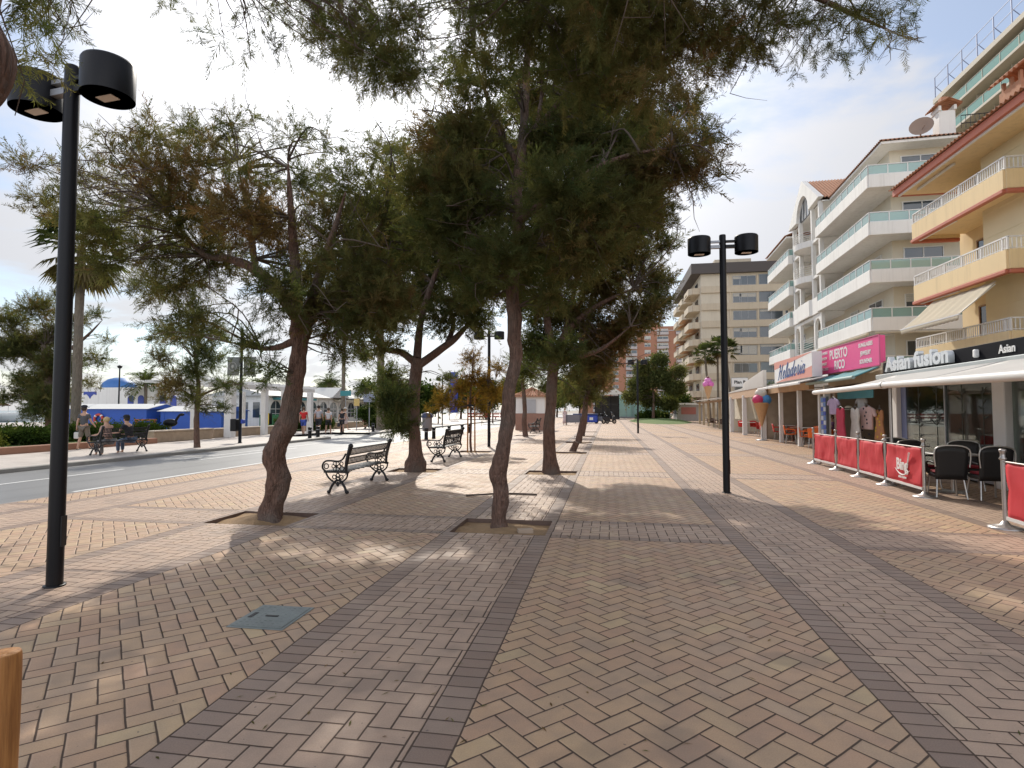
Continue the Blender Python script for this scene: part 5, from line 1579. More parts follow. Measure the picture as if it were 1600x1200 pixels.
def street_lamp(label, loc, rz, h=4.93):
    g = thing('street_lamp', label, 'street lamp', loc, rz, 'twin drum street lamps')
    MB().lathe([(.085, 0), (.085, .012), (.07, .014)], 20).lathe([(.064, .012), (.062, h - .02), (.058, h), (0, h)], 20).build('pole', M_BLACK, g)
    m = MB(); m.T = Matrix.Rotation(R(-70), 4, 'Z'); m.box(-.035, .035, .055, .0675, .35, .62); m.build('access_door', M_IRON, g, bevel=.003)
    for s in (-1, 1):
        m = MB()
        c = (s * .435, 0, h - .36)
        m.lathe([(.213, .0), (.215, .3), (.204, .322), (0, .322)], 36, c)
        m.lathe([(.213, .0), (.202, .0), (.202, .035), (.0, .035)], 36, c)
        hd = m.build('lamp_head', M_BLACK, g)
        MB().box(c[0] - .09, c[0] + .09, -.045, .045, c[2] - .008, c[2] - .001).build('led_panel', M_LED, hd)
        MB().box(min(s * .055, s * .26), max(s * .055, s * .26), -.035, .035, h - .26, h - .20).box(min(s * .055, s * .265), max(s * .055, s * .265), -.03, .03, h - .15, h - .11).build('arm', M_GREYM if s < 0 else M_BLACK, g)
    return g


street_lamp('nearest twin drum lamp, tall black pole at the left', (-4.88, 4.4, 0), R(-6), 4.75)
street_lamp('twin drum lamp on the open paving before the red banners', (2.19, 11.36, 0), R(1))
street_lamp('twin drum lamp whose head hides in the foliage behind the ornate bench', (-5.0, 23.71, 0), R(5))
street_lamp('small far twin drum lamp in front of the grass island', (1.93, 38.78, 0), R(3))
street_lamp('far twin drum lamp across the road by the blue flag', (-16.78, 56.4, 0), R(5))
g = thing('lamp_post', 'thin far lamp post rising behind the long blue hut', 'lamp post', (-39.4, 40.5, 0)); MB().lathe([(.07, 0), (.05, 4.9), (0, 4.92)], 10).build('pole', M_BLACK, g); MB().lathe([(.03, 4.9), (.16, 5.0), (.2, 5.12), (.05, 5.2), (0, 5.2)], 12).build('lantern', M_BLACK, g)


def side_frame(m, x):
    """cast end frame of a bench in the y-z plane (seat faces -y)"""
    t = lambda pts, r, k=5: m.tube(smooth_path([(x,) + tuple(p) for p in pts], k), r, 7)
    t([(-.20, .03), (-.17, .12), (-.10, .22), (-.03, .28)], .026); t([(.17, .03), (.14, .12), (.07, .22), (.0, .28)], .026)
    m.ball((x, -.215, .034), (.035, .045, .036), 10, 6); m.ball((x, .185, .034), (.035, .045, .036), 10, 6)
    t([(-.30, .44), (-.24, .33), (-.14, .25), (-.02, .20), (.1, .25), (.18, .33), (.2, .44)], .018)
    m.bar((x, -.33, .43), (x, .22, .43), .034, .035)
    for y, z, r in ((-.02, .29, .035), (-.1, .33, .04), (.06, .33, .04), (-.02, .37, .035)): m.tube(ring((x, y, z), r, 0), .011, 5, closed=True)
    m.ball((x, -.02, .19), (.025, .035, .05), 8, 6)
    t([(-.29, .44), (-.36, .5), (-.36, .58), (-.30, .645), (-.18, .655), (-.02, .645), (.08, .69), (.15, .80)], .019)
    m.tube(ring((x, -.28, .545), .05, 0), .012, 5, closed=True)
    for a in range(6): m.tube(ring((x, -.06 + .062 * math.cos(a * PI / 3), .545 + .062 * math.sin(a * PI / 3)), .036, 0, 10), .009, 5, closed=True)
    m.ball((x, -.06, .545), .028, 8, 6)
    m.tube(ring((x, .07, .50), .045, 0), .011, 5, closed=True); m.tube(ring((x, .06, .60), .035, 0), .010, 5, closed=True)
    t([(.17, .40), (.16, .52), (.18, .68), (.245, .93)], [.028 + .014 * k / 15 for k in range(16)])
    m.ball((x, .258, .955), (.042, .055, .05), 10, 6)


def bench(label, loc, rz, kind='slat', L=1.95):
    g = thing('park_bench', label, 'bench', loc, rz, 'cast iron benches')
    for s in (-1, 1):
        m = MB(); side_frame(m, s * L / 2); m.build('side_frame', M_IRON, g)
    by = lambda z: .17 + (z - .45) * .155
    m = MB()
    if kind == 'slat':
        for z0, z1 in ((.60, .715), (.775, .90)):
            for z in (z0, z1): m.bar((-L / 2, by(z), z), (L / 2, by(z), z), .022, .022)
            n = 34
            for i in range(n): xx = -L / 2 + L * (i + .5) / n; m.bar((xx, by(z0), z0 + .011), (xx, by(z1), z1 - .011), .022, .012)
    else:
        for z in (.52, .93): m.bar((-L / 2, by(z), z), (L / 2, by(z), z), .026, .026)
        for i in range(11):
            xx = -L / 2 + L * (i + .5) / 11
            for z, r in ((.61, .075), (.755, .07), (.87, .045)):
                m.tube([(p[0], by(p[2]), p[2]) for p in ring((xx, 0, z), r, 1, 12)], .013, 5, closed=True)
            m.tube([(xx + .085, by(.53), .53), (xx + .05, by(.7), .7), (xx + .085, by(.92), .92)], .012, 5)
    m.build('backrest', M_IRON, g)
    m = MB()
    n = 12
    for i in range(n): y = -.29 + .46 * i / (n - 1); m.bar((-L / 2, y, .452), (L / 2, y, .452), .022, .014)
    for i in range(9): xx = -L / 2 + L * (i + .5) / 9; m.bar((xx, -.30, .438), (xx, .18, .438), .02, .013)
    m.build('seat', M_IRON, g)
    m = MB(); m.tube([(-L / 2, -.02, .27), (-.25, -.02, .425)], .008, 5); m.tube([(L / 2, -.02, .27), (.25, -.02, .425)], .008, 5); m.build('brace', M_IRON, g)
    return g


bench('black cast iron bench with ladder-slatted back, right of the gnarled trunk', (-4.99, 11.02, 0), R(-90)).scale = (1, .9, .93)
bench('cast iron bench with an ornate ring-work back, beyond the bulbous tree foot', (-5.0, 17.4, 0), R(-90), 'ornate', 1.9)
bench('far dark bench standing in front of the brick-based kiosk', (-4.9, 38.5, 0), R(-90))
bench('bench across the road with two people sitting on it', (-17.1, 17.7, 0.018), R(-90))

# manhole cover
g = thing('manhole_cover', 'square grey metal manhole cover in the foreground paving', 'manhole cover', (-2.52, 4.02, 0), R(1))
M_MANH = pbr('galvanised_cover', (0.24, 0.27, 0.26), .5, metal=.35, var=.25, scale=9, bump=.3, grime=.5)
MB().box(-.22, .22, -.235, .235, .001, .006).build('frame', M_MANH, g, bevel=.002)
m = MB(); m.box(-.195, .195, -.21, .21, .0065, .010)
for i in range(9):
    for j in range(9):
        if (i - 4) ** 2 + (j - 4) ** 2 > 3: m.box(-.168 + i * .042 - .010, -.168 + i * .042 + .010, -.18 + j * .045 - .004, -.18 + j * .045 + .004, .010, .0125)
m.build('lid', M_MANH, g)
MB().box(-.05, .05, -.012, .012, .0105, .0135).build('lifting_slot', M_BLACK, g); MB().box(-.17, -.14, -.05, .05, .0105, .0135).build('lifting_slot', M_BLACK, g)

# wooden stake of the nearest tree
p = at(2, 1100, 1.75)
g = thing('tree_stake', 'round orange-brown wooden stake at the bottom left corner', 'stake', (-1.992, 1.62, 0))
m = MB(); gnarly(m, [(0, 0, -.1, .056), (0, 0, .3, .053), (.003, 0, .55, .052), (.004, 0, .745, .05), (.004, 0, .757, .042)], 16, .03, 4.0); m.build('post', M_POST, g)

# small debris in the near soil bed and on the paving
g = thing('loose_brick', 'loose pale brick lying in the soil at the foot of the slim tree', 'brick', (-1.08, 7.42, -.04), R(20)); MB().box(-.1, .1, -.05, .05, 0, .06).build('block', pbr('loose_brick', (0.42, 0.32, 0.24), .85, var=.2, bump=.3), g, bevel=.006)
g = thing('fallen_twig', 'thin dark twig lying on the paving left of the slim tree', 'twig', (-2.05, 10.2, 0)); MB().tube(smooth_path([(-.5, -.1, .02), (-.15, .02, .03), (.1, .25, .02), (.75, .22, .02)], 5), .018, 6).build('stem', M_TWIG, g)

# bollards
g = thing('bollard', 'short black bollard on the far kerb by the walking group', 'bollard', (-16.08, 28.9, 0.018), 0, 'black bollards')
MB().lathe([(.11, 0), (.10, .03), (.095, .5), (.115, .52), (.115, .58), (.08, .6), (0, .605)], 16).build('post', M_BLACK, g)
MB().lathe([(.098, .40), (.098, .44)], 16).build('band', M_GREYM, g)
BL = {'far': 'short black bollard on the far kerb by the walking group', 'gap': 'short black bollard across the road opening, behind the walkers', 'near': 'short black bollard on the near kerb, behind the bulbous tree'}
for (x, y, k) in ((-16.3, 30.2, 'far'), (-18.6, 34.35, 'gap'), (-17.9, 36.5, 'gap'), (-16.3, 37.9, 'gap'), (-17.3, 41.5, 'gap'), (-9.4, 28.7, 'near'), (-9.4, 30.0, 'near'), (-9.35, 35.9, 'near'), (-9.4, 37.9, 'near'), (-9.5, 33.4, 'near')):
    copy_thing(g, (x, y, 0.018 if x < -12 else 0), 0, BL[k])

# litter bins
g = thing('litter_bin', 'grey litter bin with a dark domed lid on the near kerb behind the bulbous tree', 'bin', (-9.55, 29.3, 0))
MB().tube([(0, 0, 0), (0, 0, .5)], .04, 8).build('stand', M_GREYM, g)
MB().lathe([(.20, .42), (.25, .46), (.27, 1.12), (.28, 1.14)], 18).build('body', pbr('grey_bin', (0.24, 0.23, 0.25), .45), g)
MB().lathe([(.30, 1.14), (.31, 1.22), (.24, 1.36), (.1, 1.42), (0, 1.43)], 18).build('lid', pbr('blue_black_lid', (0.03, 0.04, 0.10), .35), g)

# banner pole with bin across the road
g = thing('banner_pole', 'black pole with two grey banners and a black bin across the road', 'pole', (-16.87, 24.04, 0.018))
MB().lathe([(.1, 0), (.1, .02), (.075, .03), (.065, 5.3), (0, 5.32)], 14).build('pole', M_BLACK, g)
M_BANN = pbr('grey_banner_cloth', (0.22, 0.23, 0.21), .85, var=.1, bump=.2, bscale=10)
for s in (-1, 1):
    x0, x1 = (.1, .72) if s > 0 else (-.74, -.1)
    m = MB(); m.sheet(lambda u, v: (x0 + (x1 - x0) * u, .03 * math.sin(u * 5 + v * 3), 3.15 + .82 * v), 8, 6); b_ = m.build('banner', M_BANN, g, solid=.01)
    m = MB(); cx = (x0 + x1) / 2
    m.tube([(p[0], -.05, p[2]) for p in ring((cx, 0, 3.56), .2, 1, 20)], .014, 5, closed=True); m.ball((cx, -.05, 3.56), (.07, .01, .08), 10, 6); m.build('emblem', pbr('pale_print', (0.5, 0.5, 0.46), .8), b_)
    [MB().bar((0, 0, z_), (s * .75, 0, z_), .03, .03).build('bracket', M_BLACK, g) for z_ in (3.99, 3.12)]
MB().box(-.42, -.09, -.17, .17, .55, 1.12).build('bin', M_BLACK, g, bevel=.03)
MB().box(.07, .2, -.1, .1, .9, 1.1).build('bag', M_BLUEP, g, bevel=.03)

# road signs and boards across the road
def sign_post(label, loc, h, face, col, w, hh, zc, rz=0):
    g = thing('road_sign', label, 'sign', loc, rz)
    MB().tube([(0, 0, 0), (0, 0, h)], .035, 8).build('pole', M_GREYM, g)
    MB().box(-w / 2, w / 2, -.05, -.03, zc - hh / 2, zc + hh / 2).build('plate', pbr(face, col, .45), g, bevel=.01)
    return g


sign_post('blue-grey square sign on a tall pole by the road opening', (-16.55, 37.8, 0.018), 2.75, 'blue_grey_sign', (0.28, 0.31, 0.40), .85, .55, 2.35)
sign_post('yellow sign plate on a thin pole above the hedge', (-18.5, 40, 0.018), 2.4, 'yellow_sign', (0.62, 0.45, 0.16), .45, .55, 2.1)
sign_post('teal rectangular sign in front of the palm trunks', (-22.3, 46, 0.018), 3.2, 'teal_sign', (0.04, 0.24, 0.26), 1.0, .45, 2.95)
g = thing('feather_flag', 'tall royal blue flag across the road', 'flag', (-22.7, 80, 0.018))
MB().tube([(0, 0, 0), (0, 0, 7.2)], .05, 6).build('pole', M_GREYM, g); m = MB(); m.sheet(lambda u, v: (.05 + 1.15 * u, .08 * math.sin(v * 6), 1.1 + 5.9 * v), 4, 12); m.build('cloth', M_BLUEP, g, solid=.02)
g = thing('works_barrier', 'low red and white works barrier beyond the road', 'barrier', (-22, 88, 0.018))
for i in range(7):
    MB().box(i * 1.3, i * 1.3 + 1.2, -.05, .05, .35, .6).box(i * 1.3, i * 1.3 + 1.2, -.05, .05, .75, 1.0).build('board', M_SALM if i % 2 else pbr('barrier_red', (0.5, 0.06, 0.04), .5), g)
    MB().box(i * 1.3 + .55, i * 1.3 + .65, -.25, .25, 0, .35).build('foot', M_GREYP, g)

# kiosk
g = thing('kiosk', 'small kiosk with brick base, white upper walls and clay tile roof', 'kiosk', (-7.07, 43.3, 0))
MB().box(0, 2.3, 0, 2.3, 0, 1.28).build('base', pbr('kiosk_brick', (0.34, 0.19, 0.14), .85, var=.2, scale=5, bump=.2), g)
MB().box(.04, 2.26, .04, 2.26, 1.28, 2.62).build('wall', M_WHITE, g)
MB().box(.75, 1.6, -.015, .04, 1.3, 2.35).build('shutter', pbr('shutter_grey', (0.45, 0.45, 0.46), .5), g)
m = MB()
for q in (((-.2, -.2, 2.62), (1.15, 1.15, 3.3), (2.5, -.2, 2.62)), ((2.5, -.2, 2.62), (1.15, 1.15, 3.3), (2.5, 2.5, 2.62)), ((2.5, 2.5, 2.62), (1.15, 1.15, 3.3), (-.2, 2.5, 2.62)), ((-.2, 2.5, 2.62), (1.15, 1.15, 3.3), (-.2, -.2, 2.62))):
    tile_roof(m, q[0], q[1], q[2], q[1], .25)
m.box(-.2, 2.5, -.2, 2.5, 2.56, 2.62); m.build('roof', M_TILE, g)

# containers, panels, parked scooters, glass box, canopy at the far end
def container(label, loc):
    g = thing('recycling_container', label, 'container', loc, 0, 'blue containers')
    MB().box(-.7, .7, -.5, .5, .12, .98).build('body', M_BLUEP, g, bevel=.08)
    m = MB(); m.prism([(-.55, .98), (-.4, 1.12), (.4, 1.12), (.55, .98)], 0, -.74, .74); m.build('lid', pbr('lid_dark', (0.02, 0.03, 0.10), .4), g)
    for sx in (-1, 1): MB().tube([(sx * .5, -.35, .07), (sx * .5 + .06, -.35, .07)], .07, 10).build('wheel', M_BLACK, g)
    MB().box(-.2, .2, -.51, -.50, .4, .7).build('sticker', M_SIGNW, g)


container('blue container left of the leaning trunk', (-3.2, 64.8, 0)); container('blue container left of the parked scooters', (-1.9, 65, 0))
g = thing('display_panel', 'grey standing panel between the strolling woman and the containers', 'panel', (-3.5, 58, 0)); MB().box(-.75, .75, -.04, .04, .25, 1.05).build('board', M_GREYP, g); MB().box(-.7, -.64, -.05, .05, 0, 1.1).box(.64, .7, -.05, .05, 0, 1.1).build('leg', M_BLACK, g)


def scooter(label, loc, rz, col):
    g = thing('parked_scooter', label, 'motor scooter', loc, rz, 'scooters parked at the far end')
    for y in (-.62, .62):
        w = MB().tube(ring((0, y, .26), .2, 0, 18), .065, 8, closed=True).build('wheel', M_BLACK, g)
        MB().tube([(-.04, y, .26), (.04, y, .26)], .13, 12).build('rim', M_ALU, w)
    m = MB(); m.prism([(-.62, .45), (-.75, .62), (-.7, .8), (.02, .78), (.12, .36), (.38, .3), (.48, .85), (.56, .82), (.56, .28), (.2, .18), (-.4, .3)], 0, -.16, .16); m.build('body', pbr('scooter_%d' % int(col[0] * 99), col, .3), g, bevel=.05)
    MB().box(-.14, .14, -.72, .0, .78, .88).build('seat', M_BLACK, g, bevel=.04)
    MB().tube([(0, .62, .26), (0, .5, .95)], .03, 8).tube([(-.34, .42, 1.02), (0, .5, .98), (.34, .42, 1.02)], .018, 6).build('handlebar', M_BLACK, g)
    m = MB(); m.sheet(lambda u, v: (-.2 + .4 * u, .56 - .18 * v - .1 * (2 * u - 1) ** 2, .92 + .4 * v), 5, 4); m.build('windshield', glass_mat('screen', (.6, .65, .65)), g, solid=.01)
    MB().ball((0, .58, .86), (.09, .05, .07), 10, 6).build('headlight', M_SIGNW, g)
    MB().box(-.2, .2, -.98, -.66, .86, 1.15).build('top_case', M_BLACK, g, bevel=.05)


scooter('dark scooter parked nearest the grass island', (.05, 64.6, 0), R(-70), (0.03, 0.03, 0.035)); scooter('pale scooter parked beside the blue containers', (-.75, 65.3, 0), R(-100), (0.25, 0.25, 0.26))
g = thing('glass_pavilion', 'pale green glazed pavilion behind the grass island', 'pavilion', (1.9, 105, 0))
M_PG = pbr('pale_green_glazing', (0.30, 0.50, 0.46), .2, var=.08, spec=.7)
MB().box(0, 2.1, 0, 4, .3, 4.4).build('wall', M_PG, g); MB().box(2.1, 9, .6, 4, .3, 3.2).build('wall', M_PG, g); MB().box(-.1, 9.1, -.1, 4.1, 0, .3).build('base', M_GREYM, g)
m = MB()
for k in range(8): m.box(k * 1.25 - .04, k * 1.25 + .04, -.04 if k < 2 else .55, .02 if k < 2 else .62, .3, 4.4 if k < 2 else 3.2)
m.build('mullions', M_GREYM, g)
g = thing('canopy_kiosk', 'dark open kiosk under a white pitched canopy at the far end', 'kiosk', (-2.2, 96, 0))
MB().box(0, 4, 0, 4, .0, .3).box(0, 4, 2.5, 4, .3, 3.9).box(0, 4, 0, .1, 1.4, 1.6).box(0, 4, 0, .1, 2.3, 2.5).build('body', M_DARK, g)
m = MB(); m.prism([(-.6, 4.1), (1.0, 4.9), (2.1, 4.3), (3.2, 5.2), (4.7, 4.1)], 1, -.6, 4.4); m.build('canopy', M_CANV, g)
for x in (0, 1.3, 2.6, 3.9): MB().box(x - .06, x + .06, -.06, .06, 0, 4.2).build('post', M_BLACK, g)

# grass island
m = MB()
n = 40
isl = [(6.2 + 3.9 * math.cos(2 * PI * i / n) * (1 + .12 * math.cos(2 * PI * i / n)) - (0), 79 + 16.5 * math.sin(2 * PI * i / n)) for i in range(n)]
m.sheet(lambda u, v: (6.2 + (isl[int(v * n) % n][0] - 6.2) * u, 79 + (isl[int(v * n) % n][1] - 79) * u, -.03 + .42 * (1 - u ** 3)), 8, n); structure('grass_island', m, M_GRASS)
# ---------------------------------------------------------------- plants
def leaf_protos(n, size, seed, count=5):
    r = np.random.default_rng(seed)
    out = []
    for _ in range(count):
        q = []
        for i in range(n):
            p = r.normal(0, .32, 3) + (0, 0, .4)
            d = r.normal(0, 1, 3) + (0, 0, .5); d /= np.linalg.norm(d)
            s = np.cross(d, r.normal(0, 1, 3)); s /= np.linalg.norm(s) + 1e-9
            L = size * r.uniform(.7, 1.3)
            q.append([p, p + d * L * .5 + s * L * .28, p + d * L, p + d * L * .5 - s * L * .28])
        out.append(np.array(q))
    return out


PRO_LEAF = leaf_protos(26, .32, 9)
M_TAMR = M_TAM


def shrub(name, label, base, clusters, seed, mat=None, dens=420, length=.28, cat='shrub', group=None, protos=None):
    r = np.random.default_rng(seed)
    root = thing(name, label, cat, base, 0, group)
    q, t = crown_quads(clusters, protos or PRO_LEAF, length, dens, r, None)
    quads_mesh('foliage', q, t, mat or M_LEAF, root)
    m = MB()
    for c in clusters:
        for k in range(3): m.tube([(c[0] * .5 + .05 * k, c[1] * .6, 0), (c[0] + r.normal(0, .3) * c[3], c[1] + r.normal(0, .3) * c[3], c[2] + r.normal(0, .2) * c[3])], [.02, .006], 4)
    m.build('stem', M_TWIG, root)
    return root


def date_palm(label, base, h, R0, seed, group='date palms by the marina', tr=.22, nf=26, mat=None):
    r = np.random.default_rng(seed)
    g = thing('date_palm', label, 'palm', base, 0, group)
    m = MB(); gnarly(m, [(0, 0, -.1, tr * 1.3), (.02, 0, .4, tr), (.05, .02, h * .6, tr * .9), (.0, 0, h, tr * 1.05)], 10, .10, seed, 5, 5); m.build('trunk', M_PBARK, g)
    q, t = [], []
    for i in range(nf):
        az = 2 * PI * i / nf + r.uniform(-.2, .2)
        el = r.uniform(-.35, 1.25)
        L = R0 * r.uniform(.85, 1.1)
        d = np.array([math.cos(az), math.sin(az), 0])
        pts = []
        p = np.array([0, 0, h]); a = el
        for k in range(10):
            pts.append(p.copy()); p = p + (d * math.cos(a) + np.array([0, 0, math.sin(a)])) * L / 9; a -= (.10 + .09 * k / 9 + .03)
        pts = np.array(pts)
        side = np.cross(d, [0, 0, 1])
        tb = r.uniform(.2, .8); rr = np.clip(r.normal(.25 if el > 0 else .6, .15), 0, 1)
        for k in range(9):
            a_, b_ = pts[k], pts[k + 1]
            w = .025 * (1 - k / 10) * R0 / 1.6
            q.append([a_ + side * w, b_ + side * w * .8, b_ - side * w * .8, a_ - side * w]); t.append((rr, tb))
            if k < 1: continue
            for s in (-1, 1):
                for f in (0, .33, .66):
                    o = a_ + (b_ - a_) * f
                    ll = R0 * .28 * math.sin(PI * min(1, (k + f + 1.2) / 10.5)) * r.uniform(.8, 1.15)
                    dr = side * s * .8 + (b_ - a_) / np.linalg.norm(b_ - a_) * .6 + np.array([0, 0, r.uniform(-.25, .2)])
                    dr /= np.linalg.norm(dr)
                    up = np.array([0, 0, 1.0]); ww = .022 * R0
                    tang = (b_ - a_) / np.linalg.norm(b_ - a_)
                    q.append([o, o + dr * ll * .5 + tang * ww, o + dr * ll, o + dr * ll * .5 - tang * ww]); t.append((rr, tb + r.uniform(-.1, .1)))
    quads_mesh('crown', np.array(q), np.clip(np.array(t), 0, 1), mat or M_PALM, g)
    return g


def fan_palm(label, base, h, R0, seed, group, tr=.2, nf=34, skirt=.35, lean=0.0):
    r = np.random.default_rng(seed)
    g = thing('fan_palm', label, 'palm', base, 0, group)
    m = MB(); P = gnarly(m, [(0, 0, -.1, tr * 1.5), (0, 0, .5, tr), (lean * .4, 0, h * .5, tr * .85), (lean, 0, h, tr * .8)], 10, .07, seed, 6, 4); m.build('trunk', M_PBARK, g)
    q, t = [], []
    c0 = np.array([lean, 0, h])
    for i in range(nf):
        az = i * 2.4 + r.uniform(-.2, .2)
        el = r.uniform(-1.1 * skirt * 2.2, 1.35)
        d = np.array([math.cos(az) * math.cos(el), math.sin(az) * math.cos(el), math.sin(el)])
        L = R0 * r.uniform(.45, .6)
        b = c0 + d * L
        side = np.cross(d, [0, 0, 1]); side /= np.linalg.norm(side) + 1e-9
        up = np.cross(side, d)
        dead = el < -.35
        rr = np.clip(r.normal(.85 if dead else .25, .12), 0, 1); tb = r.uniform(.25, .75)
        q.append([c0 + side * .02, b + side * .015, b - side * .015, c0 - side * .02]); t.append((rr, tb))
        n = 15
        for k in range(n):
            a = (k / (n - 1) - .5) * 2.6
            f = d * math.cos(a) + side * math.sin(a) + up * .12 * math.cos(a * 1.5)
            ll = R0 * .5 * r.uniform(.85, 1.1) * (1 - .12 * abs(a))
            wv = (side * math.cos(a) - d * math.sin(a)) * R0 * .032
            mid = b + f * ll * .55 + np.array([0, 0, -.02]); tip = b + f * ll + np.array([0, 0, -.16 * R0 * r.uniform(.4, 1.2)])
            q.append([b, mid + wv, tip, mid - wv]); t.append((rr, tb + r.uniform(-.1, .1)))
    quads_mesh('crown', np.array(q), np.clip(np.array(t), 0, 1), M_PALM, g)
    return g


# --- more plaza trees
b = (-1.43, 27.14, -.06)
tree('tamarisk_tree', 'small leaning tamarisk beyond the stump, right of the flared trunk', b, [(-1.43, 27.14, -.1, .19)] + WP([(904, 690, .16), (908, 670, .14), (913, 645, .13), (917, 620, .12), (922, 595, .10)], 27.14), [WP([(920, 605, .08), (945, 580, .05), (965, 570, .03)], 27.14)],
     CL([(905, 600, .8, .8, .6), (925, 585, .9, .9, .8), (940, 600, .65, .7, .85), (890, 610, .7, .7, .4), (920, 615, .8, .8, .5), (945, 572, .6, .6, .7), (915, 560, .8, .7, .5)], 27.1, 1, 21), PRO_FAR, .6, 190, 31, group=TG)
b = (-1.55, 34.44, -.06)
tree('tamarisk_tree', 'tamarisk hidden mostly behind the leaning one, its crown greener', b, [(-1.55, 34.44, -.1, .2)] + WP([(910, 680, .17), (913, 660, .15), (915, 640, .14), (915, 610, .11)], 34.44), [], CL([(880, 615, .9, .7, .3), (900, 600, 1.0, .8, .3), (925, 605, 1.0, .8, .4), (940, 590, .9, .7, .6)], 34.4, 1, 22), PRO_FAR, .6, 150, 32, group=TG)
b = (-4.76, 33.08, -.06)
tree('tamarisk_tree', 'thin-trunked green tamarisk in front of the tiled kiosk', b, [(-4.76, 33.08, -.1, .2)] + WP([(821, 680, .17), (819, 660, .14), (820, 640, .13), (818, 610, .11), (815, 580, .08)], 33.08), [], CL([(800, 600, .8, .7, .2), (825, 585, .9, .8, .25), (845, 600, .7, .7, .3), (815, 560, 1.0, .7, .3), (850, 575, .8, .7, .4), (835, 555, .8, .7, .3)], 33, 1, 23), PRO_FAR, .6, 170, 33, group=TG)
b = (-5.11, 21.05, -.06)
yt = tree('young_tree', 'young tree with yellow-orange foliage held by two wooden stakes', b, [(-5.11, 21.05, -.1, .05)] + WP([(735, 690, .045), (736, 660, .04), (735, 620, .035), (738, 580, .03), (740, 550, .02)], 21.05), [WP([(736, 615, .02), (700, 605, .012)], 21.05), WP([(738, 600, .02), (775, 590, .012)], 21.05)],
          CL([(690, 625, .5, .9, .5), (720, 605, .55, .9, .6), (710, 635, .4, .7, .5), (745, 590, .55, 1.0, .75), (770, 610, .5, .9, .6), (755, 640, .4, .7, .5), (735, 560, .5, .8, .7), (780, 575, .4, .6, .6), (670, 640, .3, .7, .4), (745, 625, .5, .8, .6)], 21.05, .6, 24), PRO_FAR, .42, 360, 34, mat=M_AUT, n=8, amp=.08)
m = MB()
for dx in (-.12, .14):
    m = MB(); m.tube([(dx * 1.1, -.1, -.05), (dx, -.1, 2.1)], .028, 8); m.build('stake', M_POST, yt)
MB().box(-.14, .16, -.13, -.07, 1.75, 1.83).build('tie', M_BLACK, yt)
# dropped needles and dry leaves: nobody could count them
lr = np.random.default_rng(77); LQ = []
for cx_, cy_, rr_, nn_ in ((-1.45, 7.6, 1.6, 420), (-4.9, 7.7, 1.7, 420), (-4.9, 14.2, 1.8, 260), (-1.4, 14.3, 1.8, 260), (-1.6, 2.2, 2.2, 110), (1.0, 5.5, 4.0, 90), (-3.5, 10, 3.5, 200)):
    for _ in range(nn_):
        a_, d_ = lr.uniform(0, 2 * PI), rr_ * lr.random() ** .7; x_, y_ = cx_ + math.cos(a_) * d_, cy_ + math.sin(a_) * d_
        if any(abs(x_ - p_[0]) < PW + .02 and abs(y_ - p_[1]) < PD + .02 for p_ in PITS): continue
        th, L_, w_ = lr.uniform(0, PI), lr.uniform(.008, .032), lr.uniform(.002, .007); ux_, uy_ = math.cos(th), math.sin(th)
        LQ.append([(x_ - ux_ * L_, y_ - uy_ * L_, .003), (x_ + uy_ * w_, y_ - ux_ * w_, .006), (x_ + ux_ * L_, y_ + uy_ * L_, .004), (x_ - uy_ * w_, y_ + ux_ * w_, .005)])
LQ = np.array(LQ); tag(quads_mesh('leaf_litter', LQ, lr.uniform(.3, 1.0, (len(LQ), 2)), M_TAM), 'scattered dry needles and leaves on the paving round the trees', 'leaf litter', kind='stuff')
g = thing('tree_stump', 'short leaning stump of a cut tree in its soil bed', 'tree stump', (-1.30, 21.62, -.06)); m = MB(); gnarly(m, [(-.1, 0, -.1, .17), (-.02, 0, .1, .13), (.1, 0, .38, .115), (.11, 0, .4, .10)], 12, .15, 3.3, 5, 5); m.build('trunk', M_BARK, g)
b = (-16.61, 20.93, 0)
tree('tamarisk_tree', 'small dense tamarisk on the far pavement beside the banner pole', b, [(-16.61, 20.93, -.05, .15)] + WP([(308, 695, .12), (307, 670, .11), (308, 640, .10), (310, 600, .08), (305, 560, .05)], 20.93), [WP([(309, 620, .06), (345, 605, .04), (380, 600, .02)], 20.93), WP([(309, 625, .06), (270, 600, .03)], 20.93)],
     CL([(250, 560, .6, .8, .6), (270, 600, .6, 1.0, .8), (300, 580, .7, 1.1, .3), (330, 560, .7, 1.0, .15), (350, 600, .5, .8, .2), (310, 530, .7, 1.0, .4), (270, 520, .7, .9, .6), (340, 520, .6, .9, .3), (300, 620, .55, 1.0, .5), (255, 620, .35, .7, .5), (345, 635, .4, .7, .2), (375, 600, .3, .5, .2), (300, 490, .6, .7, .4), (320, 640, .35, .7, .3)], 20.9, .8, 25), PRO_FAR, .46, 330, 35, group='tamarisks across the road')
b = (-29.6, 26, 0)
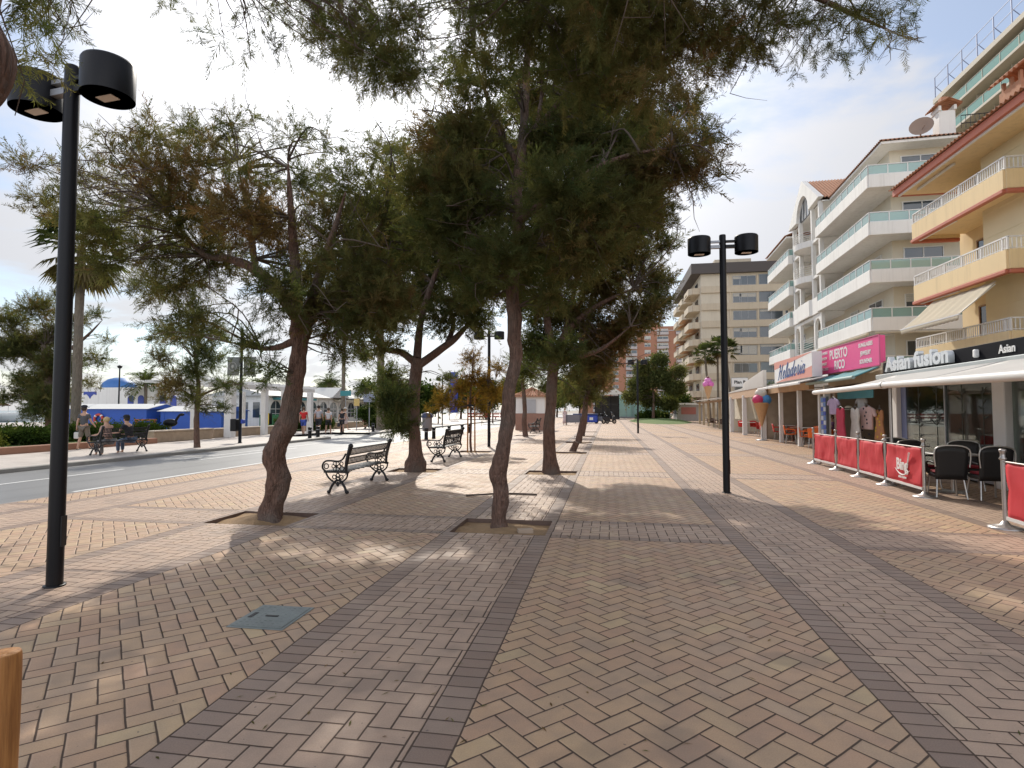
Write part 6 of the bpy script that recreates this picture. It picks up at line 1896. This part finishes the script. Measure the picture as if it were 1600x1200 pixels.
tree('tamarisk_tree', 'broad bushy tamarisk in the park behind the nearest lamp pole', b, [(-29.6, 26, -.05, .3)] + WP([(78, 680, .25), (80, 640, .22), (75, 590, .2), (70, 540, .16)], 26), [WP([(75, 580, .12), (30, 540, .08), (0, 510, .04)], 26), WP([(75, 570, .12), (130, 530, .08), (160, 500, .04)], 26)],
     CL([(20, 500, 1.0, .8, .5), (60, 480, 1.0, .8, .6), (0, 550, .9, .8, .4), (50, 540, 1.2, 1.1, .6), (90, 520, 1.0, .9, .5), (30, 590, .7, .6, .3), (70, 600, 1.0, 1.1, .5), (60, 640, .8, 1.0, .2), (110, 570, .8, .7, .4), (150, 560, .7, .5, .4), (140, 600, .5, .5, .5), (150, 490, .5, .4, .4), (90, 460, .5, .5, .5), (80, 570, 1.1, 1.1, .5), (165, 530, .4, .35, .5), (10, 620, .6, .7, .3), (45, 610, .8, .9, .4), (100, 620, .8, .9, .4), (20, 540, 1.0, .9, .4), (120, 500, .7, .6, .5), (75, 620, .9, 1.0, .4)], 26, 1.3, 26), PRO_FAR, .6, 290, 36, group='tamarisks across the road')
# --- palms
fan_palm('tall fan palm rising behind the nearest lamp pole', (-25.85, 24.1, 0), 9.6, 2.4, 41, 'tall fan palms', .24, 60, .6)
fan_palm('tall bare-trunked palm behind the walking group', (-24.5, 50, 0), 11.5, 2.2, 42, 'tall fan palms', .2)
fan_palm('thick palm trunk at the road opening, crown lost in the trees', (-17.25, 41.5, 0), 10, 2.3, 43, 'tall fan palms', .32, lean=-.1)
for i, (x, y, h, r0, l) in enumerate(((-54.7, 60, 4.8, 3.2, 'large date palm beside the white domed building'), (-39.4, 60, 4.3, 2.3, 'date palm above the white restaurant roof, left of the leaning trunk'), (-31.1, 60, 4.6, 2.3, 'date palm right of the leaning trunk, trunk in front of the restaurant'),
                                      (-33.4, 63, 3.9, 2.0, None), (-27.6, 62, 4.0, 2.2, None), (-25.0, 70, 4.4, 2.4, None), (-29.4, 66, 4.0, 2.0, None), (-58.5, 72, 4.6, 2.2, 'small date palm left of the blue dome'), (-36, 70, 4.4, 2.2, None), (-22.5, 66, 3.8, 2.2, None))):
    date_palm(l or 'date palm in the row above the restaurant roof', (x, y, 0), h, r0, 50 + i, mat=None)
for i, (x, y, h, l) in enumerate(((11.8, 70, 7.9, 'fan palm leftmost of the three before the beige block'), (12.9, 71, 8.9, 'fan palm in the middle of the three before the beige block'), (14.3, 70, 8.6, 'fan palm rightmost of the three before the beige block'))):
    fan_palm(l, (x, y, 0), h, 1.9, 70 + i, 'fan palms before the beige block', .15, 34, .3, lean=(-.5, .0, -.7)[i])
date_palm('low palm tuft above the white terrace parapet', (12.2, 46, 2.2), .9, 1.3, 81, None, .12, 16)
# --- grass island trees, far greenery
def leafy(label, base, h, cl, seed, dens=60, L=1.1, ru=.4, ntr=1, mat=None):
    tr = [(base[0], base[1], -.05, .22), (base[0] + .1, base[1], h * .4, .17), (base[0], base[1], h * .7, .1)]
    tree('broadleaf_tree', label, base, tr, [], cl, PRO_LEAF, L, dens, seed, mat=mat or M_LEAF, group='trees at the far end', n=8, amp=.1, ntw=2, twig=.02)


IC = CL([(1000, 600, 1.7, 1, .3), (1030, 590, 1.8, 1, .2), (1055, 605, 1.4, 1, .3), (985, 620, 1.1, .9, .7), (1015, 625, 1.4, 1, .4), (1045, 630, 1.3, 1, .3), (1030, 562, 1.1, .9, .15), (1005, 575, 1.2, .9, .5), (1060, 580, 1.0, .8, .5)], 80, 1.5, 27)
M_LEAF_I = leaf_material('island_foliage', (0.085, 0.11, 0.045), (0.13, 0.14, 0.055), (0.18, 0.165, 0.07), .45)
leafy('large round dark green tree on the grass island', (6.0, 80, 0), 7, IC, 61, 95, .8, mat=M_LEAF_I)
leafy('thin tree at the back of the grass island by the orange block', (7.6, 92, 0), 5, CL([(1065, 625, 1.3, .8, .5), (1050, 615, 1.2, .8, .3)], 92, 1, 28), 62, 60)
for i, (px, y, w) in enumerate(((610, 75, .3), (640, 70, .2), (720, 95, .3), (760, 90, .3), (800, 110, .3), (575, 68, .3), (665, 62, .3), (870, 120, .4), (905, 125, .5))):
    c = at(px, 625, y); leafy('distant leafy tree in the row beyond the road', (c.x, y, 0), 5, [(c.x + dx * y / 60, y, z * y / 75, 1.3 * y / 75, 1, w) for dx, z in ((-.8, 3.0), (.7, 3.2), (0, 4.2), (.1, 2.4))], 90 + i, 60, 1.1)
for i, (px, py, y) in enumerate(((685, 625, 62), (770, 622, 66), (790, 615, 75))):
    c = at(px, py, y); tree('young_tree', 'slim far tree with yellowing leaves across the road', (c.x, y, 0), [(c.x, y, -.05, .09), (c.x, y, 1.5, .07), (c.x, y, c.z, .04)], [], [(c.x, y, c.z, 1.0, 1, .5), (c.x - .8, y, c.z - .3, .8, .8, .4), (c.x + .8, y, c.z, .8, .8, .6), (c.x, y, c.z + 1, .8, .7, .6)], PRO_FAR, .8, 130, 100 + i, mat=M_AUT, n=6, group='yellowing trees across the road', ntw=2)
# bushes on the island and the park
r_ = random.Random(4)
for (x, y, l) in ((5.2, 81, 'dark low bush on the grass island'), (7.4, 88, 'blue-green bush at the back of the grass island')): shrub('shrub', l, (x, y, .08), [(0, 0, .6, .8, 1, .2), (.9, .2, .5, .7, 1, .2), (-.8, 0, .5, .6, 1, .3)], int(y), dens=200, length=.6)
m = MB(); m.add([(-48, 12, .16), (-20.75, 12, .16), (-20.75, 23.2, .16), (-48, 23.2, .16)], [(0, 1, 2, 3)]); structure('lawn', m, M_GRASS)
m = MB(); m.add([(-40, 36.6, .12), (-21.9, 36.6, .12), (-21.9, 41.5, .12), (-40, 41.5, .12)], [(0, 1, 2, 3)]); structure('lawn', m, M_GRASS)
m = MB(); m.box(-20.75, -20.45, 12, 23.2, -.05, .27); tag(m.build('planter_kerb', pbr('terracotta_kerb', (0.33, 0.17, 0.11), .85, var=.2, bump=.3), bevel=.02), 'low terracotta border wall of the lawn across the road', 'border wall')
for i, (x, y, l, ru) in enumerate(((-22.6, 16.6, 'bright yellow-green shrub at the left edge', .95), (-23.0, 19.5, 'dark flowering shrub left of the nearest lamp pole', .15), (-23.6, 22.0, 'dark shrub behind the man in grey', .2), (-24.6, 24.2, 'leafy shrub below the lifebuoy', .3), (-24.2, 26.3, 'clipped shrub behind the bench sitters', .25), (-25.5, 20.5, 'light green shrub behind the dark flowering one', .6))):
    shrub('shrub', l, (x, y, .14), [(0, 0, .34, .55, 1, ru), (.7, .5, .28, .42, 1, ru), (-.6, -.4, .3, .48, 1, ru), (.1, .7, .36, .45, 1, ru), (-.5, .8, .3, .42, 1, ru)], 110 + i, group='park shrubs')
shrub('hedge', 'low clipped hedge behind the walking group', (-22.5, 39.5, .1), [(dx * .6, 0, .45, .5, 1.1, .5) for dx in range(-3, 4)] + [(dx * .6, .5, .5, .5, 1.1, .4) for dx in range(-3, 4)], 130, cat='hedge')
shrub('shrub', 'dark ivy-like bush right of the thick palm trunk', (-18.6, 44, .02), [(0, 0, .8, 1.0, 1, .1), (.9, .3, .7, .8, 1, .1), (-.9, 0, 1.2, .8, 1, .1), (0, .2, 1.9, .9, .9, .1)], 131, dens=260, length=.4)

# ---------------------------------------------------------------- across the road
M_STONE = pbr('sandy_stone', (0.44, 0.33, 0.23), .85, var=.25, scale=5, bump=.4, bscale=20, bdist=.01, grime=.3)
def stone_wall(label, x, y0, y1, h):
    g = thing('stone_wall', label, 'wall', (x, y0, 0.018)); MB().box(-.4, 0, 0, y1 - y0, 0, h).build('body', M_STONE, g, bevel=.02); MB().box(-.44, .04, -.03, y1 - y0 + .03, h, h + .07).build('coping', pbr('pale_coping', (0.55, 0.46, 0.36), .8), g, bevel=.015)


stone_wall('low sandy stone wall between the seated couple and the small tamarisk', -20.9, 23.5, 27.5, .50)
stone_wall('low sandy stone wall behind the white pergola pillars', -21.3, 28.1, 36.4, .45)
stone_wall('low stone wall of the garden behind the red-shirted walker', -21.6, 38.4, 60, .45)
g = thing('white_pergola', 'white pergola with square pillars along the stone wall', 'pergola', (-20.7, 28.8, 0.018))
for x, y, w in ((-.15, 0, .22), (-.2, 3.3, .16), (.5, 4.3, .14), (.6, 7.3, .16), (-3.6, 1.5, .15), (-3.6, 6.0, .15)): MB().box(x - w, x + w, y - w, y + w, 0, 2.75).build('pillar', M_WMET, g, bevel=.01)
m = MB(); m.box(-.3, .0, -2, 9, 2.75, 3.0); m.build('beam', M_WMET, g)
for k in range(12): MB().box(-4, .6, -1.8 + k * .9, -1.72 + k * .9, 3.0, 3.15).build('rafter', M_WMET, g)
M_KBLUE = pbr('cobalt_boards', (0.025, 0.10, 0.46), .55, var=.12, grime=.2)
def blue_hut(label, loc, w, d, h):
    g = thing('boat_hire_hut', label, 'hut', loc); MB().box(0, w, 0, d, 0, h).build('wall', M_KBLUE, g)
    m = MB(); m.prism([(-.15, h), (d / 2, h + .38), (d + .15, h)], 0, -.2, w + .2); m.build('roof', pbr('pale_roof_sheet', (0.60, 0.60, 0.58), .6), g)
    MB().prism([(0.0, h), (d / 2, h + .34), (d, h)], 0, w + .2, w + .22).build('gable', M_KBLUE, g)
    for x in (.3, w * .5): MB().box(x, x + .04, -.02, 0, .1, h - .05).build('batten', M_KBLUE, g)
    return g
blue_hut('long cobalt blue hut with pale roof carrying a lifebuoy', (-40.3, 36, -.1), 7.6, 3.2, 1.72)
blue_hut('second cobalt blue hut, nearer the small tamarisk', (-32.0, 36.5, -.1), 4.9, 3, 1.55)
p = at(154, 655, 35.9); g = thing('lifebuoy', 'red and white lifebuoy ring on the long blue hut', 'lifebuoy', tuple(p)); MB().tube(ring((0, 0, 0), .34, 1, 22), .09, 10, closed=True).build('ring', pbr('lifebuoy_red', (0.55, 0.07, 0.05), .5), g)
for a in (45, 135, 225, 315): MB().tube([(.34 * math.cos(R(a - 9)), 0, .34 * math.sin(R(a - 9))), (.34 * math.cos(R(a + 9)), 0, .34 * math.sin(R(a + 9)))], .098, 10).build('band', M_SIGNW, g)
g = thing('domed_building', 'white building with blue dome and blue-trimmed arch windows', 'building', (-66.5, 60, 0))
MB().box(0, 13, 0, 9, 0, 4.25).box(13, 17, 1, 9, 0, 3.4).build('wall', M_WHITE, g)
MB().lathe([(1.95, 4.25), (1.95, 4.6), (1.75, 5.0), (1.2, 5.45), (.5, 5.68), (0, 5.72)], 24, (4.2, 4, 0)).build('dome', pbr('dome_blue', (0.05, 0.16, 0.42), .5), g)
for x in (1.4, 9.8, 11.2, 14.2, 15.6): MB().prism([(x + .4 * math.cos(PI * i / 8), 2.9 + .4 * math.sin(PI * i / 8)) for i in range(9)] + [(x - .4, 1.9), (x + .4, 1.9)], 1, -.06, .02).build('window', pbr('blue_trim', (0.05, 0.08, 0.36), .5), g)
m = MB(); m.prism([(3.2, 3.75), (5.0, 3.75), (5.0, 3.35), (4.6, 3.45), (4.3, 3.2), (4.1, 2.9), (3.9, 3.2), (3.6, 3.45), (3.2, 3.35)], 1, -.06, .02); m.build('emblem', pbr('blue_trim', (0.05, 0.08, 0.36), .5), g)
g = thing('seafront_restaurant', 'long low white restaurant with arched windows and pale gabled roof', 'restaurant', (-28.6, 44.0, 0))
MB().box(-5, 0, 0, 26, 0, 2.75).build('wall', M_WHITE, g)
for k in range(12):
    y = .6 + k * 2.1
    f = MB().box(-.02, .06, y, y + 1.7, .75, 2.3).build('window', M_WGL, g)
    m = MB(); arch_panel(m, y - .05, y + 1.75, .7, 2.55, y + .85, .8, 1.55, .0, .09)
    for z in (1.2, 1.6): m.box(.05, .085, y, y + 1.7, z, z + .05)
    m.box(.05, .085, y + .82, y + .88, .75, 2.3)
    m.build('frame', M_WMET, f)
for k in range(4): MB().box(-4.4 + k * 1.1, -3.8 + k * 1.1, -.04, .02, .9, 2.2).build('window', M_WGL, g)
m = MB(); m.prism([(-5.4, 2.75), (-2.4, 3.5), (.6, 2.75)], 1, -.4, 26.4); m.prism([(10.5, 2.8), (12.5, 3.9), (14.5, 2.8)], 0, -4, .7); m.prism([(19.5, 2.8), (21.5, 3.9), (23.5, 2.8)], 0, -4, .7); m.build('roof', pbr('pale_grey_roof', (0.50, 0.50, 0.49), .7), g)
MB().box(0, .9, 1, 7, 2.42, 2.62).build('awning', M_TEAL, g); MB().box(0, .9, 12, 20, 2.42, 2.6).build('awning', M_CREAMC, g); MB().box(.5, 1.0, -1.5, 2.6, 0, 1.15).build('counter', pbr('green_counter', (0.02, 0.17, 0.07), .5), g)
g = thing('newspaper_stand', 'yellow-framed display stand by the restaurant', 'stand', (-24.3, 37.6, 0)); MB().box(-.3, .3, -.2, .2, .5, 1.3).build('body', M_BLACK, g); MB().box(-.32, .32, -.23, -.2, 1.2, 1.32).box(-.32, .32, -.23, -.2, .5, .62).box(-.32, -.2, -.23, -.2, .62, 1.2).box(.2, .32, -.23, -.2, .62, 1.2).build('frame', pbr('yellow_frame', (0.7, 0.5, 0.02), .5), g); MB().box(-.05, .05, -.05, .05, 0, .5).build('foot', M_GREYM, g)
g = thing('moored_boat', 'white boat with brown canopy moored at the far left', 'boat', (-84, 64, -.2), R(20))
m = MB(); m.sheet(lambda u, v: ((u - .5) * 12, (v - .5) * 3.4 * math.sin(PI * min(.97, u * .8 + .18)), .9 - 1.2 * math.cos((v - .5) * PI) + .5 * u), 14, 8); m.build('hull', M_WHITE, g, solid=.08)
MB().box(-4, 2, -1, 1, .6, 1.5).build('cabin', pbr('boat_blue', (0.10, 0.30, 0.5), .4), g, bevel=.1); m = MB(); m.sheet(lambda u, v: (-5 + 8 * u, -1.4 + 2.8 * v, 2.3 + .35 * math.sin(PI * v)), 6, 6); m.build('canopy', pbr('brown_canvas', (0.24, 0.12, 0.07), .8), g, solid=.05); MB().tube([(1, 0, 1), (1, 0, 9)], .06, 6).build('mast', M_WMET, g)
for x in (-4.8, 2.8):
    for y in (-1.2, 1.2): MB().tube([(x, y, .6), (x, y, 2.35)], .03, 5).build('post', M_WMET, g)
g = thing('playground_rocker', 'dark springy play figure beside an orange frame on the wall', 'play equipment', (-23.5, 27.5, .1))
m = MB(); m.ball((0, 0, .75), (.45, .18, .22), 12, 8); m.tube(smooth_path([(.3, 0, .8), (.5, 0, 1.1), (.62, 0, 1.2)], 4), .07, 8); m.ball((.7, 0, 1.2), (.16, .08, .08), 8, 6); m.build('figure', M_BLACK, g); MB().tube([(0, 0, 0), (0, 0, .6)], .08, 8).build('spring', M_GREYM, g)
MB().bar((-2.2, 0, .9), (-.9, 0, .9), .1, .1).bar((-2.1, 0, 0), (-2.1, 0, .9), .1, .1).bar((-1.0, 0, 0), (-1.0, 0, .9), .1, .1).build('frame', pbr('orange_wood', (0.4, 0.13, 0.04), .6), g)

# ---------------------------------------------------------------- people
M_SKIN = pbr('skin', (0.50, 0.29, 0.20), .55, var=.06)
SKC = {}


def skin_mesh(nodes, edges, sub=1):
    me = bpy.data.meshes.new('tmp')
    me.from_pydata([n[:3] for n in nodes], edges, [])
    o = bpy.data.objects.new('tmp', me); COL.objects.link(o)
    md = o.modifiers.new('skin', 'SKIN'); md.use_smooth_shade = True
    sv = me.skin_vertices[0].data
    for i, n in enumerate(nodes):
        r = n[3]; sv[i].radius = (r if not isinstance(r, tuple) else r) if isinstance(r, tuple) else (r, r)
    sv[0].use_root = True
    s2 = o.modifiers.new('sub', 'SUBSURF'); s2.levels = sub; s2.render_levels = sub
    dg = bpy.context.evaluated_depsgraph_get()
    out = bpy.data.meshes.new_from_object(o.evaluated_get(dg))
    bpy.data.objects.remove(o)
    return out


def person(label, loc, rz, h=1.7, legs=((12, 8), (-14, 22)), arms=((-10, 15), (14, 20)), shirt=(.3, .3, .3), bottom=(.1, .1, .1), bottom_len=1.0, sleeves=.55, hat=None, hair=(.05, .035, .025), seated=False, skirt=False, lean=0.0, shoes=(.05, .05, .05), bare=False, carry=None):
    """faces +y; legs/arms = (swing, bend) in degrees for left, right"""
    k = h / 1.72
    g = thing('person', label, 'person', loc, rz)
    hipz = (.90 if not seated else .50) * k
    ln = R(lean)
    def up(z): return (0.0, math.sin(ln) * (z - .9) * k, hipz + math.cos(ln) * (z - .9) * k)
    N = [up(.93) + ((.135 * k, .105 * k),), up(1.08) + ((.125 * k, .095 * k),), up(1.28) + ((.15 * k, .105 * k),), up(1.41) + ((.11 * k, .085 * k),), up(1.49) + (.055 * k,), up(1.56) + (.075 * k,), up(1.64) + ((.083 * k, .095 * k),), up(1.71) + (.06 * k,)]
    E_ = [(0, 1), (1, 2), (2, 3), (3, 4), (4, 5), (5, 6), (6, 7)]
    ends = {}
    for s, (sw, bd), nm in ((-1, legs[0], 'L'), (1, legs[1], 'R')):
        hip = np.array([s * .095 * k, 0, hipz - .03 * k]); a = R(sw); b = R(sw - bd)
        kn = hip + .43 * k * np.array([s * .02, math.sin(a), -math.cos(a)]); an = kn + .42 * k * np.array([0, math.sin(b), -math.cos(b)])
        toe = an + k * np.array([s * .02, .15, -.035])
        i = len(N)
        N += [tuple(hip) + (.085 * k,), tuple((hip + kn) / 2) + (.075 * k,), tuple(kn) + (.056 * k,), tuple((kn * .6 + an * .4)) + (.054 * k,), tuple(an) + (.036 * k,), tuple(toe) + ((.04 * k, .028 * k),)]
        E_ += [(0, i), (i, i + 1), (i + 1, i + 2), (i + 2, i + 3), (i + 3, i + 4), (i + 4, i + 5)]
        ends[nm] = (hip, kn, an, toe)
    hands = {}
    for s, (sw, bd), nm in ((-1, arms[0], 'L'), (1, arms[1], 'R')):
        sh = np.array([s * .17 * k, 0, 0]) + np.array(up(1.39)); a = R(sw); b = R(sw + bd)
        el = sh + .28 * k * np.array([s * .16, math.sin(a), -math.cos(a)]); wr = el + .24 * k * np.array([s * .04, math.sin(b), -math.cos(b)]); hd = wr + .075 * k * np.array([0, math.sin(b), -math.cos(b)])
        i = len(N)
        N += [tuple(sh) + (.06 * k,), tuple(el) + (.042 * k,), tuple(wr) + (.029 * k,), tuple(hd) + ((.036 * k, .02 * k),)]
        E_ += [(3, i), (i, i + 1), (i + 1, i + 2), (i + 2, i + 3)]
        hands[nm] = (sh, el, wr, hd, np.array([0, math.sin(b), -math.cos(b)]), s)
    me = skin_mesh(N, E_)
    bm = bmesh.new(); bm.from_mesh(me)
    xt = MB()
    for nm in hands:                                   # five fingers each
        sh, el, wr, hd, d, s = hands[nm]
        for f, (off, L) in enumerate(((-.026, .062), (-.009, .075), (.009, .070), (.025, .055))):
            o = hd + np.array([0, off * k, 0]) - d * .02; c = np.array([-s * .3, .15, 0])
            xt.tube([tuple(o), tuple(o + (d + c * .25) * L * .55 * k), tuple(o + (d + c * .8) * L * k)], [.0095 * k, .009 * k, .006 * k], 5)
        o = wr + d * .03; xt.tube([tuple(o), tuple(o + np.array([-s * .01, .035, 0]) * k + d * .02), tuple(o + np.array([-s * .012, .042, 0]) * k + d * .06)], [.012 * k, .011 * k, .007 * k], 5)
    hc = np.array(up(1.62))
    xt.ball(tuple(hc + np.array([0, .098, -.015]) * k), (.012 * k, .02 * k, .022 * k), 8, 6)          # nose
    for s in (-1, 1): xt.ball(tuple(hc + np.array([s * .088, -.005, -.01]) * k), (.012 * k, .022 * k, .034 * k), 8, 6)
    b = xt.build('x', M_SKIN); bm.from_mesh(b.data); bpy.data.objects.remove(b)
    bm.to_mesh(me); bm.free()
    for p in me.polygons: p.use_smooth = True
    me.materials.clear(); me.materials.append(M_SKIN)
    body = bpy.data.objects.new('body', me); COL.objects.link(body); body.parent = g
    for s in (-1, 1): pass
    fm = MB()
    for s in (-1, 1): fm.ball(tuple(hc + np.array([s * .034, .085, .012]) * k), (.013 * k, .008 * k, .008 * k), 8, 6)
    fm.build('eyes', M_INK, body); MB().box(-.024 * k, .024 * k, hc[1] + .086 * k, hc[1] + .094 * k, hc[2] - .055 * k, hc[2] - .048 * k).build('mouth', pbr('lips', (0.35, 0.12, 0.10), .5), body)
    cm = lambda c: pbr('cloth_%d_%d_%d' % tuple(int(v * 99) for v in c), c, .85, var=.15, scale=8, bump=.4, bscale=14, bdist=.015)
    # shirt
    inc = .018 * k
    SN = [N[i][:3] + (tuple(r + inc for r in N[i][3]) if isinstance(N[i][3], tuple) else N[i][3] + inc,) for i in (0, 1, 2, 3)]
    SE = [(0, 1), (1, 2), (2, 3)]
    for nm in hands:
        sh, el, wr, hd, d, s = hands[nm]; i = len(SN); e = sh + (el - sh) * min(1, sleeves)
        SN += [tuple(sh) + (.075 * k,), tuple(e) + (.064 * k,)]; SE += [(3, i), (i, i + 1)]
        if sleeves > 1: SN.append(tuple(wr) + (.045 * k,)); SE.append((i + 1, i + 2))
    ms = skin_mesh(SN, SE); ms.materials.clear(); ms.materials.append(cm(shirt))
    for p in ms.polygons: p.use_smooth = True
    o = bpy.data.objects.new('shirt', ms); COL.objects.link(o); o.parent = g
    if skirt:
        m = MB(); zt = hipz + .16 * k; zb = hipz - .42 * k * bottom_len
        m.lathe([(.14 * k, zt), (.175 * k, hipz), (.21 * k, (hipz + zb) / 2), (.25 * k, zb), (.235 * k, zb)], 20); m.v = [(v[0], v[1] * .82, v[2]) for v in m.v]; m.build('skirt', cm(bottom), g)
    else:
        BN = [N[0][:3] + ((.155 * k, .125 * k),)]; BE = []
        for nm in ends:
            hip, kn, an, toe = ends[nm]; i = len(BN)
            e = hip + (kn - hip) * min(1, bottom_len * 1.0)
            BN += [tuple(hip) + (.108 * k,), tuple(e) + (.09 * k if bottom_len < 1.1 else .075 * k,)]; BE += [(0, i), (i, i + 1)]
            if bottom_len > 1.1: BN.append(tuple(kn + (an - kn) * .9) + (.058 * k,)); BE.append((i + 1, i + 2))
        mb_ = skin_mesh(BN, BE); mb_.materials.clear(); mb_.materials.append(cm(bottom))
        for p in mb_.polygons: p.use_smooth = True
        o = bpy.data.objects.new('trousers' if bottom_len > 1.1 else 'shorts', mb_); COL.objects.link(o); o.parent = g
    for nm in ends:
        hip, kn, an, toe = ends[nm]
        m = MB(); c = (an + toe) / 2; m.ball((c[0], c[1] + .01, c[2] - .02 * k), (.048 * k, .135 * k, .045 * k), 12, 8); m.build('shoe', cm(shoes), g)
    m = MB(); m.ball(tuple(hc + np.array([0, -.022, .03]) * k), (.097 * k, .105 * k, .105 * k), 14, 10)
    ho = m.build('hair', cm(hair), g)
    if hat:
        m = MB(); m.T = Matrix.Translation(tuple(hc + np.array([0, -.01, .075]) * k)); rb = .17 if hat[1] == 'brim' else .115
        m.lathe([(rb * k, 0), (.112 * k, .012 * k), (.108 * k, .06 * k), (.07 * k, .10 * k), (0, .108 * k)], 18)
        if hat[1] == 'cap': m.box(-.07 * k, .07 * k, .08 * k, .19 * k, .0, .014 * k)
        m.build('hat', cm(hat[0]), g)
    if carry:
        hd = hands['L'][3]; m = MB(); m.box(hd[0] - .1, hd[0] + .1, hd[1] - .04, hd[1] + .04, hd[2] - .36, hd[2] - .1); bg_ = m.build('bag', cm(carry), g, bevel=.03)
        MB().tube([(hd[0] - .06, hd[1], hd[2] - .1), (hd[0], hd[1], hd[2] + .01), (hd[0] + .06, hd[1], hd[2] - .1)], .008, 5).build('strap', M_BLACK, bg_)
    return g


GW = .018
person('man in dark grey shirt and khaki shorts walking along the lawn border', (-20.2, 19.2, GW), R(10), 1.66, ((-8, 10), (16, 4)), ((-14, 10), (18, 30)), (.085, .085, .095), (.16, .135, .11), .95, .6, ((.02, .02, .03), 'cap'), carry=(.6, .58, .55))
person('blond person in pinkish top and grey trousers seated on the bench, left', (-17.12, 17.25, GW), R(90), 1.68, ((84, 88), (78, 84)), ((20, 60), (25, 50)), (.50, .31, .25), (.22, .21, .21), 1.3, .7, None, (.5, .38, .2), True, lean=12)
person('person in black cap and black shirt seated on the bench, right', (-17.12, 18.15, GW), R(90), 1.72, ((82, 86), (86, 88)), ((30, 55), (20, 60)), (.02, .02, .025), (.09, .12, .18), 1.3, .5, ((.015, .015, .02), 'cap'), (.04, .03, .02), True, lean=16)
person('man in red T-shirt and blue shorts walking away', (-18.45, 32.4, GW), R(15), 1.70, ((20, 6), (-16, 14)), ((-14, 14), (14, 18)), (.62, .03, .03), (.06, .10, .40), .85, .55, None, (.12, .08, .05), carry=None)
person('man in pale grey shirt and dark shorts walking beside the red-shirted man', (-17.95, 33.3, GW), R(10), 1.80, ((14, 4), (-12, 12)), ((-8, 10), (10, 15)), (.48, .47, .50), (.03, .03, .035), .85, .6, None, (.04, .03, .025))
person('person in white top and black shorts, third of the walking group', (-17.6, 33.9, GW), R(10), 1.66, ((-12, 10), (16, 6)), ((14, 12), (-12, 12)), (.66, .65, .66), (.03, .03, .03), .8, .6, None, (.1, .07, .05))
person('person all in dark clothes carrying a bag, right of the white-topped walker', (-17.9, 36.4, GW), R(20), 1.62, ((12, 6), (-14, 12)), ((-10, 12), (12, 14)), (.03, .03, .035), (.03, .03, .04), .8, .4, None, (.05, .04, .03), carry=(.05, .05, .06))
person('woman in white sun hat and pale floral dress walking by the hedge', (-19.9, 41.0, GW), R(-60), 1.66, ((18, 4), (-18, 14)), ((-16, 12), (16, 12)), (.58, .50, .48), (.52, .44, .44), 1.0, .3, ((.68, .64, .58), 'brim'), (.3, .2, .1), skirt=True)
person('woman in white hat, navy top and pink skirt near the palm trunk', (-19.6, 44.0, GW), R(180), 1.66, ((8, 4), (-6, 8)), ((-6, 10), (8, 14)), (.03, .035, .09), (.42, .10, .16), .7, .4, ((.7, .68, .62), 'brim'), (.3, .2, .1), skirt=True)
person('woman in long pale pink dress and sun hat by the grey panel', (-4.4, 58.4, 0), R(200), 1.68, ((4, 2), (-4, 4)), ((-6, 12), (8, 20)), (.62, .50, .50), (.66, .54, .54), 1.7, .8, ((.40, .34, .2), 'brim'), (.2, .14, .1), skirt=True)
person('woman in straw hat seated among the red chairs', (9.3, 29.9, 0), R(60), 1.66, ((82, 86), (84, 86)), ((25, 60), (20, 60)), (.30, .16, .10), (.2, .12, .1), 1.2, .6, ((.48, .38, .24), 'brim'), (.2, .12, .06), True, lean=5)
person('person in crimson top seated at the right parlour table', (9.85, 26.0, 0), R(100), 1.7, ((82, 86), (84, 86)), ((25, 60), (20, 60)), (.36, .03, .05), (.1, .1, .14), 1.2, .6, None, (.06, .04, .03), True)
person('person in violet top seated at the rear left parlour table', (10.0, 28.0, 0), R(85), 1.7, ((82, 86), (84, 86)), ((25, 60), (20, 60)), (.24, .12, .26), (.1, .1, .14), 1.2, .6, None, (.08, .05, .03), True)
